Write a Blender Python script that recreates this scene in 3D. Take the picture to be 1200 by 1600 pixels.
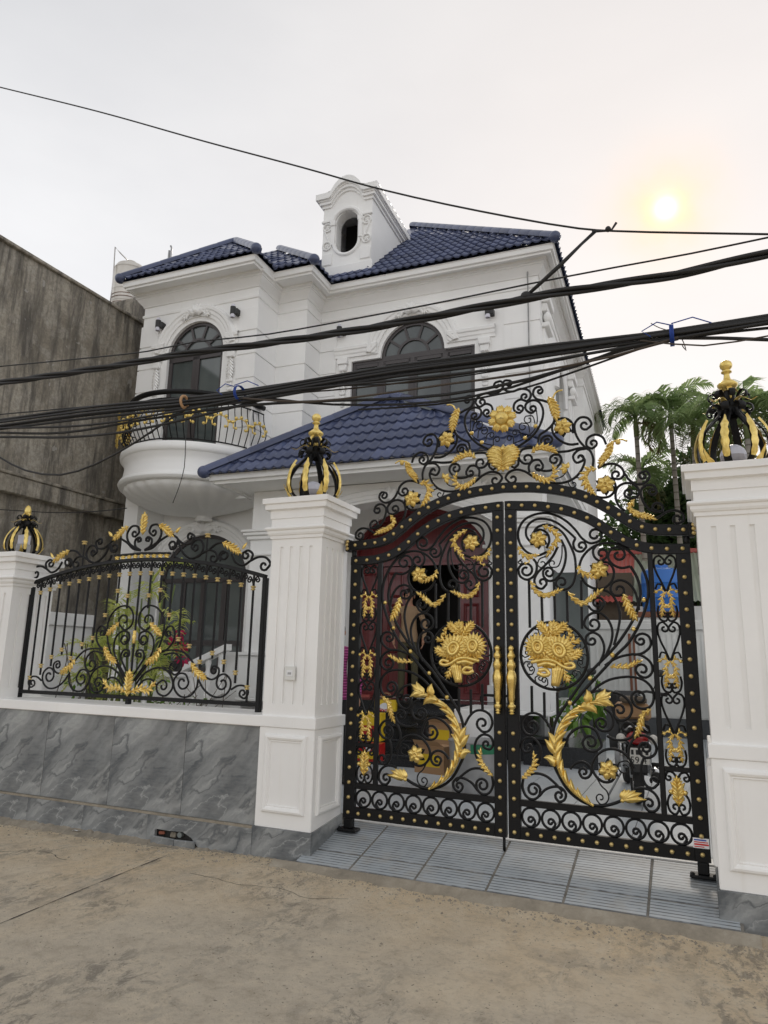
import bpy, math, random
from mathutils import Vector, Matrix
from mathutils.geometry import tessellate_polygon
random.seed(7)
PI = math.pi
S = bpy.context.scene
for o in list(bpy.data.objects): bpy.data.objects.remove(o)
COL = S.collection

# ------------------------------------------------------------------ camera
CX, CY, CZ = 0.0, -4.9664, 1.55
YAW, PITCH, ROLL, FOC = -0.4162, 0.2070, 0.0238, 1092.6      # focal length in pixels of a 1200 x 1600 picture
fw = Vector((math.sin(YAW)*math.cos(PITCH), math.cos(YAW)*math.cos(PITCH), math.sin(PITCH)))
rt = Vector((math.cos(YAW), -math.sin(YAW), 0)); up = rt.cross(fw)
r2 = rt*math.cos(ROLL)+up*math.sin(ROLL); u2 = -rt*math.sin(ROLL)+up*math.cos(ROLL)
CAMLOC = Vector((CX, CY, CZ))
cam = bpy.data.cameras.new('camera'); camo = bpy.data.objects.new('camera', cam); COL.objects.link(camo)
cam.sensor_fit = 'VERTICAL'; cam.sensor_height = 36; cam.sensor_width = 27; cam.lens = FOC/1600*36
cam.clip_start = 0.05; cam.clip_end = 2000
camo.matrix_world = Matrix(((r2.x, u2.x, -fw.x, CX), (r2.y, u2.y, -fw.y, CY), (r2.z, u2.z, -fw.z, CZ), (0, 0, 0, 1)))
S.camera = camo

# ------------------------------------------------------------------ sky, sun, exposure
SUN_EL, SUN_AZ = math.radians(33.4), 0.0          # the hazy sun stands above the right of the house, straight up the +Y axis
sund = Vector((math.sin(SUN_AZ)*math.cos(SUN_EL), math.cos(SUN_AZ)*math.cos(SUN_EL), math.sin(SUN_EL)))
W = bpy.data.worlds.new('World'); S.world = W; W.use_nodes = True
nt = W.node_tree; nt.nodes.clear(); N = nt.nodes.new; Lk = nt.links.new
out = N('ShaderNodeOutputWorld'); bg = N('ShaderNodeBackground'); Lk(bg.outputs[0], out.inputs[0])
sky = N('ShaderNodeTexSky'); sky.sky_type = 'NISHITA'; sky.sun_disc = False
sky.sun_elevation = SUN_EL; sky.sun_rotation = SUN_AZ; sky.dust_density = 6.0; sky.air_density = 1.2
def wmath(op, a, b=None, clamp=False):
    n = N('ShaderNodeMath'); n.operation = op; n.use_clamp = clamp
    for i, x in enumerate((a, b)):
        if x is None: continue
        if isinstance(x, (int, float)): n.inputs[i].default_value = x
        else: Lk(x, n.inputs[i])
    return n.outputs[0]
geo = N('ShaderNodeTexCoord')
nrm = N('ShaderNodeVectorMath'); nrm.operation = 'NORMALIZE'; Lk(geo.outputs['Generated'], nrm.inputs[0])
dot = N('ShaderNodeVectorMath'); dot.operation = 'DOT_PRODUCT'; Lk(nrm.outputs[0], dot.inputs[0]); dot.inputs[1].default_value = sund
clouds = N('ShaderNodeTexNoise'); clouds.inputs['Scale'].default_value = 2.2; clouds.inputs['Detail'].default_value = 6
mp = N('ShaderNodeMapping'); mp.inputs['Scale'].default_value = (1, 1, 2.6); Lk(nrm.outputs[0], mp.inputs[0]); Lk(mp.outputs[0], clouds.inputs['Vector'])
cr = N('ShaderNodeValToRGB'); Lk(clouds.outputs[0], cr.inputs[0])
cr.color_ramp.elements[0].position = 0.3; cr.color_ramp.elements[0].color = (0.565, 0.57, 0.59, 1)
cr.color_ramp.elements[1].position = 0.72; cr.color_ramp.elements[1].color = (0.675, 0.675, 0.685, 1)
mixs = N('ShaderNodeMix'); mixs.data_type = 'RGBA'; mixs.inputs[0].default_value = 0.9985      # a closed veil of cloud over the clear sky
Lk(sky.outputs[0], mixs.inputs[6]); Lk(cr.outputs[0], mixs.inputs[7])
# the sun seen through the haze: a small disc in a warm aureole
dc = wmath('MAXIMUM', dot.outputs['Value'], 0.0)
ragged = N('ShaderNodeTexNoise'); ragged.inputs['Scale'].default_value = 26.0; ragged.inputs['Detail'].default_value = 3; Lk(nrm.outputs[0], ragged.inputs['Vector'])
rg = wmath('ADD', wmath('MULTIPLY', ragged.outputs[0], 1.7), 0.12)
def wmix(f, a, c):
    n = N('ShaderNodeMix'); n.data_type = 'RGBA'; Lk(f, n.inputs[0]); Lk(a, n.inputs[6]); n.inputs[7].default_value = (*c, 1); return n.outputs[2]
sepz = N('ShaderNodeSeparateXYZ'); Lk(nrm.outputs[0], sepz.inputs[0])
fall = wmath('SUBTRACT', 1.24, wmath('MULTIPLY', wmath('MAXIMUM', sepz.outputs[2], 0.0), 0.64))     # haze: palest along the horizon, duller overhead
gs = N('ShaderNodeVectorMath'); gs.operation = 'SCALE'; Lk(mixs.outputs[2], gs.inputs[0]); Lk(fall, gs.inputs[3])
skyc = wmix(wmath('MULTIPLY', wmath('POWER', dc, 10.0), 0.55), gs.outputs[0], (0.63, 0.575, 0.545))
skyc = wmix(wmath('MULTIPLY', wmath('MULTIPLY', wmath('POWER', dc, 620.0), rg), 0.78, True), skyc, (0.80, 0.575, 0.42))
skyc = wmix(wmath('MULTIPLY', wmath('MULTIPLY', wmath('POWER', dc, 2900.0), rg), 0.9, True), skyc, (0.95, 0.70, 0.40))
skyc = wmix(wmath('MULTIPLY', wmath('POWER', dc, 15000.0), 1.0, True), skyc, (1.7, 1.5, 1.1))
Lk(skyc, bg.inputs[0]); bg.inputs[1].default_value = 1.0
sl = bpy.data.lights.new('sun', 'SUN'); sl.energy = 0.8; sl.angle = math.radians(14); sl.color = (1, 0.90, 0.78)
so = bpy.data.objects.new('sun', sl); COL.objects.link(so); so.rotation_euler = (-sund).to_track_quat('-Z', 'Y').to_euler()
so.location = (0, 0, 30)
S.view_settings.view_transform = 'Standard'; S.view_settings.look = 'None'; S.view_settings.gamma = 1; S.view_settings.exposure = 0.62
S.view_settings.use_curve_mapping = False
S.render.engine = 'CYCLES'; S.render.resolution_x = 768; S.render.resolution_y = 1024

# ------------------------------------------------------------------ picture point -> place
HT = math.radians(2.0); HC, HS = math.cos(HT), math.sin(HT)     # the villa stands turned by two degrees
def ray(px, py):
    a, b = (px-600)/FOC, (py-800)/FOC
    return r2*a - u2*b + fw
def at(px, py, y):                       # on the upright plane y
    d = ray(px, py); return CAMLOC + d*((y-CY)/d.y)
def atz(px, py, z):
    d = ray(px, py); return CAMLOC + d*((z-CZ)/d.z)
def tohouse(v): return Vector((v.x*HC+v.y*HS, -v.x*HS+v.y*HC, v.z))
def hat(px, py, y):                      # on the villa's upright plane y (villa axes)
    c, d = tohouse(CAMLOC), tohouse(ray(px, py)); return c + d*((y-c.y)/d.y)

# ------------------------------------------------------------------ objects
def tag(o, label, cat, group=None, kind=None):
    if label: o['label'] = label
    if cat: o['category'] = cat
    if group: o['group'] = group
    if kind: o['kind'] = kind
    return o
def empty(name, loc=(0, 0, 0), rz=0.0, parent=None):
    o = bpy.data.objects.new(name, None); COL.objects.link(o); o.location = loc; o.rotation_euler = (0, 0, rz)
    o.empty_display_size = 0.1
    if parent: o.parent = parent
    return o
def link(name, mesh, parent=None, loc=None, rot=None, scale=None):
    o = bpy.data.objects.new(name, mesh); COL.objects.link(o)
    if parent: o.parent = parent
    if loc is not None: o.location = loc
    if rot is not None: o.rotation_euler = rot
    if scale is not None: o.scale = scale
    return o
def struct(o): o['kind'] = 'structure'; return o

class MB:
    def __init__(s): s.v = []; s.f = []; s.mi = []; s.cur = 0
    def add(s, vs, fs, flip=False):
        b = len(s.v); s.v += [tuple(x) for x in vs]
        for f in fs:
            f = [b+i for i in f]; s.f.append(f[::-1] if flip else f); s.mi.append(s.cur)
        return s
    def box(s, x0, x1, y0, y1, z0, z1):
        if x0 > x1: x0, x1 = x1, x0
        if y0 > y1: y0, y1 = y1, y0
        if z0 > z1: z0, z1 = z1, z0
        return s.add([(x0,y0,z0),(x1,y0,z0),(x1,y1,z0),(x0,y1,z0),(x0,y0,z1),(x1,y0,z1),(x1,y1,z1),(x0,y1,z1)],
            [(0,3,2,1),(4,5,6,7),(0,1,5,4),(1,2,6,5),(2,3,7,6),(3,0,4,7)])
    def bbox(s, x0, x1, y0, y1, z0, z1, b=0.006):        # box with chamfered vertical and front edges
        if x0 > x1: x0, x1 = x1, x0
        if y0 > y1: y0, y1 = y1, y0
        if z0 > z1: z0, z1 = z1, z0
        b = min(b, (x1-x0)*.45, (y1-y0)*.45, (z1-z0)*.45)
        vs = []
        for z, k in ((z0, b), (z0+b, 0), (z1-b, 0), (z1, b)):
            for x, y in ((x0+b+k*.0, y0+k), (x1-b, y0+k), (x1-k, y0+b), (x1-k, y1-b), (x1-b, y1-k), (x0+b, y1-k), (x0+k, y1-b), (x0+k, y0+b)):
                vs.append((x, y, z))
        fs = [tuple(range(7, -1, -1)), tuple(range(24, 32))]
        for r in range(3):
            for i in range(8):
                j = (i+1) % 8; fs.append((r*8+i, r*8+j, (r+1)*8+j, (r+1)*8+i))
        return s.add(vs, fs)
    def quad(s, a, b, c, d): return s.add([a, b, c, d], [(0, 1, 2, 3)])
    def prism(s, poly, fn, d0, d1):      # poly: 2D points, fn(u, v, d) -> 3D
        n = len(poly)
        tri = tessellate_polygon([[Vector((p[0], p[1], 0)) for p in poly]])
        vs = [fn(p[0], p[1], d0) for p in poly]+[fn(p[0], p[1], d1) for p in poly]
        fs = [tuple(t) for t in tri]+[tuple(n+i for i in t[::-1]) for t in tri]
        for i in range(n):
            j = (i+1) % n; fs.append((i, j, n+j, n+i))
        return s.add(vs, fs)
    def tube(s, pts, r, n=8, closed=False, ref=None, flat=None, caps=True):
        # round (or flat = (half width, half depth)) bar along 3D points; r may be a list
        m = len(pts); pts = [Vector(p) for p in pts]; vs = []
        T = []
        for i in range(m):
            if closed: t = pts[(i+1) % m]-pts[i-1]
            else: t = pts[min(i+1, m-1)]-pts[max(i-1, 0)]
            T.append(t.normalized() if t.length > 1e-9 else Vector((0, 0, 1)))
        if ref is None:
            a = Vector((0, 0, 1)) if abs(T[0].z) < 0.9 else Vector((1, 0, 0))
        u = None
        for i in range(m):
            if ref is not None: w = Vector(ref); u = w.cross(T[i]).normalized(); w = T[i].cross(u)
            else:
                if u is None: u = a.cross(T[i]).normalized()
                else: u = (u-T[i]*u.dot(T[i])).normalized()
                w = T[i].cross(u)
            rr = r[i] if isinstance(r, (list, tuple)) else r
            for k in range(n):
                th = 2*PI*(k+.5)/n
                if flat: vs.append(pts[i]+u*math.cos(th)*rr*flat[0]+w*math.sin(th)*rr*flat[1])
                else: vs.append(pts[i]+u*math.cos(th)*rr+w*math.sin(th)*rr)
        fs = []
        for i in range(m if closed else m-1):
            for k in range(n):
                a0, a1 = i*n+k, i*n+(k+1) % n; b0, b1 = ((i+1) % m)*n+k, ((i+1) % m)*n+(k+1) % n
                fs.append((a0, a1, b1, b0))
        if caps and not closed: fs += [tuple(range(n-1, -1, -1)), tuple((m-1)*n+k for k in range(n))]
        return s.add(vs, fs)
    def lathe(s, prof, c=(0, 0, 0), n=16, a0=0.0, a1=2*PI, sx=1, sy=1, ripple=0, rn=0):
        full = abs(a1-a0-2*PI) < 1e-6; m = n if full else n+1; vs = []
        for (r, z) in prof:
            for k in range(m):
                a = a0+(a1-a0)*k/n; rr = r*(1+ripple*math.cos(rn*a)) if ripple else r
                vs.append((c[0]+rr*math.cos(a)*sx, c[1]+rr*math.sin(a)*sy, c[2]+z))
        fs = []
        for i in range(len(prof)-1):
            for k in range(n):
                k2 = (k+1) % m; fs.append((i*m+k, i*m+k2, (i+1)*m+k2, (i+1)*m+k))
        return s.add(vs, fs)
    def ball(s, c, r, n=10, m=7, sx=1, sy=1, sz=1):
        prof = [(max(1e-4, r*math.sin(PI*i/m)), -r*math.cos(PI*i/m)*sz) for i in range(m+1)]
        return s.lathe(prof, c, n, sx=sx, sy=sy)
    def sweep(s, prof, path, closed=False, caps=True):
        # profile [(out, z)] carried along a plan path [(x, y)]; out is to the right of the direction
        n = len(path); P2 = [Vector((p[0], p[1])) for p in path]; vs = []
        def nr(a, b): d = (b-a).normalized(); return Vector((d.y, -d.x))
        for i in range(n):
            if closed or 0 < i < n-1:
                n1 = nr(P2[i-1], P2[i]); n2 = nr(P2[i], P2[(i+1) % n]); m = n1+n2; m = m/max(0.15, m.dot(n1))
            elif i == 0: m = nr(P2[0], P2[1])
            else: m = nr(P2[-2], P2[-1])
            for o, z in prof: vs.append((P2[i].x+m.x*o, P2[i].y+m.y*o, z))
        k = len(prof); fs = []
        for i in range(n if closed else n-1):
            for j in range(k-1):
                a = i*k+j; b = ((i+1) % n)*k+j; fs.append((a, b, b+1, a+1))
        if caps and not closed:
            for off, fl in ((0, 0), ((n-1)*k, 1)):
                for t in tessellate_polygon([[Vector((p[0], p[1], 0)) for p in prof]]):
                    t = [off+x for x in t]; fs.append(tuple(t[::-1] if fl else t))
        return s.add(vs, fs)
    def mesh(s, name, mats, smooth=False, flip=False):
        me = bpy.data.meshes.new(name); me.from_pydata(s.v, [], [f[::-1] for f in s.f] if flip else s.f)
        for m in (mats if isinstance(mats, (list, tuple)) else [mats]): me.materials.append(M[m] if isinstance(m, str) else m)
        if len(me.materials) > 1: me.polygons.foreach_set('material_index', s.mi)
        if smooth is True: me.polygons.foreach_set('use_smooth', [True]*len(me.polygons))
        me.update()
        if smooth == 'auto':
            me.polygons.foreach_set('use_smooth', [True]*len(me.polygons))
            try: me.set_sharp_from_angle(angle=math.radians(38))
            except Exception: pass
        return me
    def build(s, name, mats, parent=None, smooth=False, **k):
        return link(name, s.mesh(name, mats, smooth) if s.v else None, parent, **k)

# ------------------------------------------------------------------ materials
M = {}
class Mat:
    def __init__(s, name, base, rough=0.5, metal=0.0, spec=0.5, coat=0.0):
        m = bpy.data.materials.new(name); m.use_nodes = True; s.m = m; s.t = m.node_tree; M[name] = m
        s.b = s.t.nodes['Principled BSDF']; s.base = base
        s.b.inputs['Base Color'].default_value = (*base, 1); s.b.inputs['Roughness'].default_value = rough
        s.b.inputs['Metallic'].default_value = metal; s.b.inputs['Specular IOR Level'].default_value = spec
        s.b.inputs['Coat Weight'].default_value = coat
        s.col = None; s.hgt = None
    def n(s, t, **k):
        n = s.t.nodes.new(t)
        for a, b in k.items(): setattr(n, a, b)
        return n
    def l(s, a, b): s.t.links.new(a, b)
    def coord(s, kind='Object', scale=(1, 1, 1), rot=(0, 0, 0)):
        c = s.n('ShaderNodeTexCoord'); m = s.n('ShaderNodeMapping'); s.l(c.outputs[kind], m.inputs[0])
        m.inputs['Scale'].default_value = scale; m.inputs['Rotation'].default_value = rot; return m.outputs[0]
    def world(s, scale=(1, 1, 1), rot=(0, 0, 0)):
        c = s.n('ShaderNodeNewGeometry'); m = s.n('ShaderNodeMapping'); s.l(c.outputs['Position'], m.inputs[0])
        m.inputs['Scale'].default_value = scale; m.inputs['Rotation'].default_value = rot; return m.outputs[0]
    def noise(s, vec, scale, detail=5, rough=0.55, dist=0.0):
        n = s.n('ShaderNodeTexNoise'); s.l(vec, n.inputs['Vector']); n.inputs['Scale'].default_value = scale
        n.inputs['Detail'].default_value = detail; n.inputs['Roughness'].default_value = rough; n.inputs['Distortion'].default_value = dist
        return n.outputs[0]
    def ramp(s, v, stops):
        r = s.n('ShaderNodeValToRGB'); s.l(v, r.inputs[0]); e = r.color_ramp.elements
        while len(e) < len(stops): e.new(0.5)
        for i, (p, c) in enumerate(stops): e[i].position = p; e[i].color = (*c, 1) if len(c) == 3 else c
        return r.outputs[0]
    def mix(s, f, a, b, mode='MIX'):
        m = s.n('ShaderNodeMix', data_type='RGBA', blend_type=mode)
        for i, x in ((0, f), (6, a), (7, b)):
            if isinstance(x, (int, float)): m.inputs[i].default_value = x
            elif isinstance(x, tuple): m.inputs[i].default_value = (*x, 1)
            else: s.l(x, m.inputs[i])
        return m.outputs[2]
    def color(s, c): s.l(c, s.b.inputs['Base Color']); return s
    def rough(s, c): s.l(c, s.b.inputs['Roughness']); return s
    def bump(s, h, strength=0.3, dist=0.01):
        b = s.n('ShaderNodeBump'); b.inputs['Strength'].default_value = strength; b.inputs['Distance'].default_value = dist
        s.l(h, b.inputs['Height']); s.l(b.outputs[0], s.b.inputs['Normal']); return s
def g(v): return (v, v, v)

def white(name, base, amt=0.06):
    m = Mat(name, base, 0.55, spec=0.35); w = m.world()
    big = m.noise(w, 0.9, 6, 0.6); fine = m.noise(w, 34, 3)
    streak = m.noise(m.world((9, 9, 0.7)), 1.0, 5, 0.65)
    d = tuple(c*(1-amt*1.6) for c in base); d2 = (base[0]*(1-amt*2.2), base[1]*(1-amt*2.5), base[2]*(1-amt*3.0))
    c = m.mix(m.ramp(big, [(0.35, g(0)), (0.7, g(1))]), base, d)
    c = m.mix(m.ramp(streak, [(0.60, g(0)), (0.80, g(.75))]), c, d2)
    m.color(c).bump(fine, 0.12, 0.004)
white('white_paint', (0.94, 0.94, 0.925), 0.045)
white('white_pillar', (0.93, 0.92, 0.895), 0.06)
white('white_old', (0.78, 0.78, 0.75), 0.09)

m = Mat('iron', (0.0055, 0.0055, 0.006), 0.42, spec=0.28); w = m.world(); n1 = m.noise(w, 60, 3)
m.rough(m.ramp(n1, [(0.3, g(0.34)), (0.7, g(0.52))])).bump(n1, 0.10, 0.002)
m = Mat('gold', (0.74, 0.52, 0.16), 0.30, metal=0.85, spec=0.5); w = m.world(); n1 = m.noise(w, 22, 4); n2 = m.noise(w, 160, 2)
m.color(m.mix(m.ramp(n1, [(0.3, g(0)), (0.72, g(1))]), (0.66, 0.455, 0.115), (0.93, 0.71, 0.26)))
m.rough(m.ramp(n1, [(0.3, g(0.38)), (0.7, g(0.20))])).bump(n2, 0.18, 0.002)
m = Mat('gold_leaf', (0.85, 0.58, 0.14), 0.30, metal=0.6); w = m.world(); n1 = m.noise(w, 30, 4)
m.color(m.mix(m.ramp(n1, [(0.3, g(0)), (0.7, g(1))]), (0.74, 0.52, 0.12), (0.98, 0.77, 0.28)))
m = Mat('brass', (0.62, 0.47, 0.20), 0.34, metal=0.75)

def tilemat(name, a, b, rough):
    m = Mat(name, a, rough, spec=0.5, coat=0.12); m.b.inputs['Coat Roughness'].default_value = 0.15
    oi = m.n('ShaderNodeObjectInfo'); w = m.world(); n1 = m.noise(w, 3.0, 5); n2 = m.noise(w, 45, 3)
    c = m.mix(m.ramp(n1, [(0.35, g(0)), (0.68, g(1))]), a, b)
    c = m.mix(m.ramp(oi.outputs['Random'], [(0.0, g(0)), (1, g(0.8))]), c, tuple(x*1.5 for x in b))
    m.color(c).bump(n2, 0.10, 0.003)
tilemat('roof_tile', (0.046, 0.058, 0.112), (0.066, 0.082, 0.152), 0.30)

# grey veined stone cladding
def marble(name, sc=1.0):
    m = Mat(name, (0.2, 0.21, 0.22), 0.3, spec=0.45); v = m.coord('Object', (1, 1, 1), (0, math.radians(37), 0))
    wn = m.n('ShaderNodeTexNoise'); m.l(v, wn.inputs['Vector']); wn.inputs['Scale'].default_value = 3.0*sc; wn.inputs['Detail'].default_value = 7; wn.inputs['Roughness'].default_value = 0.6
    vm = m.n('ShaderNodeVectorMath', operation='SCALE'); vm.inputs[3].default_value = 0.26; m.l(wn.outputs['Color'], vm.inputs[0])
    va = m.n('ShaderNodeVectorMath', operation='ADD'); m.l(v, va.inputs[0]); m.l(vm.outputs[0], va.inputs[1])
    st = m.n('ShaderNodeMapping'); m.l(va.outputs[0], st.inputs[0]); st.inputs['Scale'].default_value = (0.45, 1, 2.6)
    bands = m.noise(st.outputs[0], 1.9*sc, 9, 0.60)
    fibre = m.noise(m.coord('Object', (3, 3, 22), (0, math.radians(37), 0)), 2.2, 6, 0.65)
    base = m.ramp(bands, [(0.36, (0.085, 0.095, 0.104)), (0.45, (0.165, 0.175, 0.18)), (0.52, (0.25, 0.26, 0.261)), (0.62, (0.42, 0.43, 0.42))])
    base = m.mix(m.ramp(fibre, [(0.40, g(0)), (0.75, g(0.55))]), base, (0.27, 0.278, 0.275))
    patch = m.noise(v, 1.4*sc, 5, 0.6); base = m.mix(m.ramp(patch, [(0.48, g(0)), (0.72, g(0.40))]), base, (0.19, 0.175, 0.15))
    def vein(scale, thr, w, seed, k):
        vo = m.n('ShaderNodeTexNoise'); mm = m.n('ShaderNodeMapping'); m.l(va.outputs[0], mm.inputs[0])
        mm.inputs['Location'].default_value = (seed, seed*.7, seed*1.3); mm.inputs['Scale'].default_value = (0.6, 1, 2.2)
        m.l(mm.outputs[0], vo.inputs['Vector']); vo.inputs['Scale'].default_value = scale*sc; vo.inputs['Detail'].default_value = 4.5
        s1 = m.n('ShaderNodeMath', operation='SUBTRACT'); m.l(vo.outputs[0], s1.inputs[0]); s1.inputs[1].default_value = thr
        s2 = m.n('ShaderNodeMath', operation='ABSOLUTE'); m.l(s1.outputs[0], s2.inputs[0])
        return m.ramp(s2.outputs[0], [(0.0, g(k)), (w, g(0))])
    base = m.mix(vein(1.0, 0.58, 0.005, 3.1, .7), base, (0.42, 0.43, 0.42))
    base = m.mix(vein(1.2, 0.45, 0.018, 7.7, .8), base, (0.075, 0.084, 0.092))
    base = m.mix(vein(1.1, 0.50, 0.05, 5.2, .35), base, (0.30, 0.31, 0.305))
    m.color(base).bump(bands, 0.08, 0.01); m.rough(m.ramp(patch, [(0.3, g(0.30)), (0.7, g(0.48))]))
marble('marble')
# road: old cast concrete, ochre dust, dark stains
m = Mat('road', (0.5, 0.42, 0.31), 0.85, spec=0.22); w = m.world()
sep = m.n('ShaderNodeSeparateXYZ'); m.l(w, sep.inputs[0])
big = m.noise(w, 0.6, 7, 0.62, 0.3); mid = m.noise(w, 4.5, 9, 0.72, 0.3); fine = m.noise(w, 24, 8, 0.75); grit = m.noise(w, 120, 4, 0.7)
# ochre dust lies along the wall and the ramp, greyer worn concrete further out
mr = m.n('ShaderNodeMapRange'); m.l(sep.outputs[1], mr.inputs[0]); mr.inputs[1].default_value = -2.1; mr.inputs[2].default_value = -0.2
dm = m.n('ShaderNodeMath', operation='ADD'); m.l(mr.outputs[0], dm.inputs[0])
d2 = m.n('ShaderNodeMath', operation='MULTIPLY_ADD'); m.l(big, d2.inputs[0]); d2.inputs[1].default_value = 2.6; d2.inputs[2].default_value = -1.3; m.l(d2.outputs[0], dm.inputs[1])
c = m.mix(m.ramp(dm.outputs[0], [(0.15, g(0)), (0.95, g(1))]), (0.60, 0.525, 0.415), (0.70, 0.56, 0.38))
c = m.mix(m.ramp(mid, [(0.46, g(0)), (0.66, g(0.75))]), c, (0.74, 0.64, 0.49))
c = m.mix(m.ramp(mid, [(0.34, g(0.6)), (0.46, g(0))]), c, (0.44, 0.365, 0.27))
c = m.mix(m.ramp(fine, [(0.36, g(0.6)), (0.48, g(0))]), c, (0.44, 0.37, 0.28)); c = m.mix(m.ramp(fine, [(0.55, g(0)), (0.70, g(0.55))]), c, (0.70, 0.62, 0.50))
smear = m.noise(m.world((1.5, 0.9, 1), (0, 0, 0.35)), 6.5, 10, 0.78, 0.5); spot = m.noise(w, 0.9, 3, 0.5, 0.2)
sm = m.n('ShaderNodeMath', operation='MULTIPLY'); m.l(m.ramp(smear, [(0.49, g(0)), (0.57, g(1))]), sm.inputs[0]); m.l(m.ramp(spot, [(0.46, g(0)), (0.60, g(.6))]), sm.inputs[1])
c = m.mix(sm.outputs[0], c, (0.17, 0.155, 0.135))
sp3 = m.noise(m.world((1, 1, 1), (0, 0, 0.9)), 0.75, 7, 0.66, 0.5); c = m.mix(m.ramp(sp3, [(0.58, g(0)), (0.74, g(.6))]), c, (0.30, 0.28, 0.25))
scr = m.noise(m.world((16, 1.2, 1), (0, 0, -1.1)), 2.0, 6, 0.7); c = m.mix(m.ramp(scr, [(0.58, g(0)), (0.68, g(.5))]), c, (0.66, 0.585, 0.46))
pit = m.noise(w, 55, 2, 0.5); c = m.mix(m.ramp(pit, [(0.26, g(.8)), (0.33, g(0))]), c, (0.16, 0.135, 0.10))
m.color(c)
ad = m.n('ShaderNodeMath', operation='ADD'); m.l(fine, ad.inputs[0]); m.l(grit, ad.inputs[1]); ad2 = m.n('ShaderNodeMath', operation='ADD'); m.l(ad.outputs[0], ad2.inputs[0]); m.l(mid, ad2.inputs[1]); m.bump(ad2.outputs[0], 0.9, 0.016)
# driveway tile: grey, ribbed
m = Mat('drive_tile', (0.19, 0.21, 0.225), 0.5); v = m.world(); oi = m.n('ShaderNodeObjectInfo')
n1 = m.noise(v, 2.5, 5); c = m.mix(m.ramp(n1, [(0.3, g(0)), (0.7, g(1))]), (0.36, 0.395, 0.42), (0.44, 0.47, 0.49))
sp = m.n('ShaderNodeSeparateXYZ'); m.l(m.coord('Object'), sp.inputs[0])
mu = m.n('ShaderNodeMath', operation='MULTIPLY'); m.l(sp.outputs[1], mu.inputs[0]); mu.inputs[1].default_value = 30.0
fr = m.n('ShaderNodeMath', operation='FRACT'); m.l(mu.outputs[0], fr.inputs[0])
gro = m.ramp(fr.outputs[0], [(0.0, g(1)), (0.20, g(1)), (0.26, g(0)), (0.94, g(0)), (1.0, g(1))])
brk = m.ramp(m.noise(v, 9, 3), [(0.40, g(0.45)), (0.56, g(1))])
gm = m.n('ShaderNodeMath', operation='MULTIPLY'); m.l(gro, gm.inputs[0]); m.l(brk, gm.inputs[1])
c = m.mix(gm.outputs[0], c, (0.10, 0.108, 0.113))
dirt = m.noise(v, 5, 6, 0.65); c = m.mix(m.ramp(dirt, [(0.52, g(0)), (0.78, g(0.5))]), c, (0.32, 0.28, 0.22))
iv = m.n('ShaderNodeMath', operation='SUBTRACT'); iv.inputs[0].default_value = 1; m.l(gro, iv.inputs[1])
m.color(c).bump(iv.outputs[0], 0.5, 0.004)
m = Mat('grout', (0.17, 0.16, 0.14), 0.9); m.color(m.ramp(m.noise(m.world(), 12, 4), [(0.3, (0.12, 0.115, 0.10)), (0.7, (0.24, 0.22, 0.19))]))
m = Mat('mortar', (0.33, 0.29, 0.23), 0.9); n1 = m.noise(m.world(), 7, 7, 0.7)
m.color(m.ramp(n1, [(0.3, (0.20, 0.175, 0.135)), (0.55, (0.31, 0.27, 0.21)), (0.75, (0.40, 0.36, 0.29))])).bump(n1, 0.6, 0.02)
m = Mat('court_tile', (0.36, 0.38, 0.40), 0.35); oi = m.n('ShaderNodeObjectInfo'); n1 = m.noise(m.world(), 1.5, 5)
c = m.mix(m.ramp(n1, [(0.3, g(0)), (0.7, g(1))]), (0.56, 0.60, 0.625), (0.66, 0.69, 0.71)); m.color(m.mix(m.ramp(oi.outputs['Random'], [(0, g(0)), (1, g(0.4))]), c, (0.50, 0.53, 0.555)))
m = Mat('granite', (0.018, 0.019, 0.021), 0.16, spec=0.5); n1 = m.noise(m.world(), 120, 3); m.color(m.ramp(n1, [(0.45, (0.014, 0.015, 0.017)), (0.75, (0.06, 0.062, 0.066))]))
# weathered render of the neighbour's wall
m = Mat('old_render', (0.2, 0.18, 0.15), 0.92, spec=0.2); w = m.world(); a = m.noise(w, 0.7, 8, 0.65, 0.4); f = m.noise(w, 16, 8, 0.72)
c = m.ramp(a, [(0.30, (0.23, 0.205, 0.165)), (0.46, (0.36, 0.325, 0.265)), (0.60, (0.46, 0.42, 0.35)), (0.76, (0.56, 0.525, 0.45))])
p2 = m.noise(w, 2.6, 9, 0.70, 0.3); c = m.mix(m.ramp(p2, [(0.50, g(0)), (0.56, g(.55))]), c, (0.46, 0.43, 0.375))
b = m.noise(m.world((2.2, 2.2, 0.30)), 1.5, 9, 0.74, .2); c = m.mix(m.ramp(b, [(0.46, g(0)), (0.60, g(0.9))]), c, (0.10, 0.093, 0.083))
b2 = m.noise(m.world((9, 9, 0.45)), 1.0, 6, 0.7); c = m.mix(m.ramp(b2, [(0.56, g(0)), (0.70, g(0.55))]), c, (0.12, 0.11, 0.098))
c = m.mix(m.ramp(f, [(0.38, g(.5)), (0.56, g(0))]), c, (0.16, 0.145, 0.12)); c = m.mix(m.ramp(f, [(0.63, g(0)), (0.70, g(0.6))]), c, (0.50, 0.48, 0.44))
pt = m.noise(w, 3.1, 3, 0.5, .4); c = m.mix(m.ramp(pt, [(0.68, g(0)), (0.69, g(0.75))]), c, (0.42, 0.40, 0.365))
ad = m.n('ShaderNodeMath', operation='ADD'); m.l(f, ad.inputs[0]); m.l(p2, ad.inputs[1]); m.color(c).bump(ad.outputs[0], 0.8, 0.03)
m = Mat('frame_dark', (0.060, 0.052, 0.052), 0.38)
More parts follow.
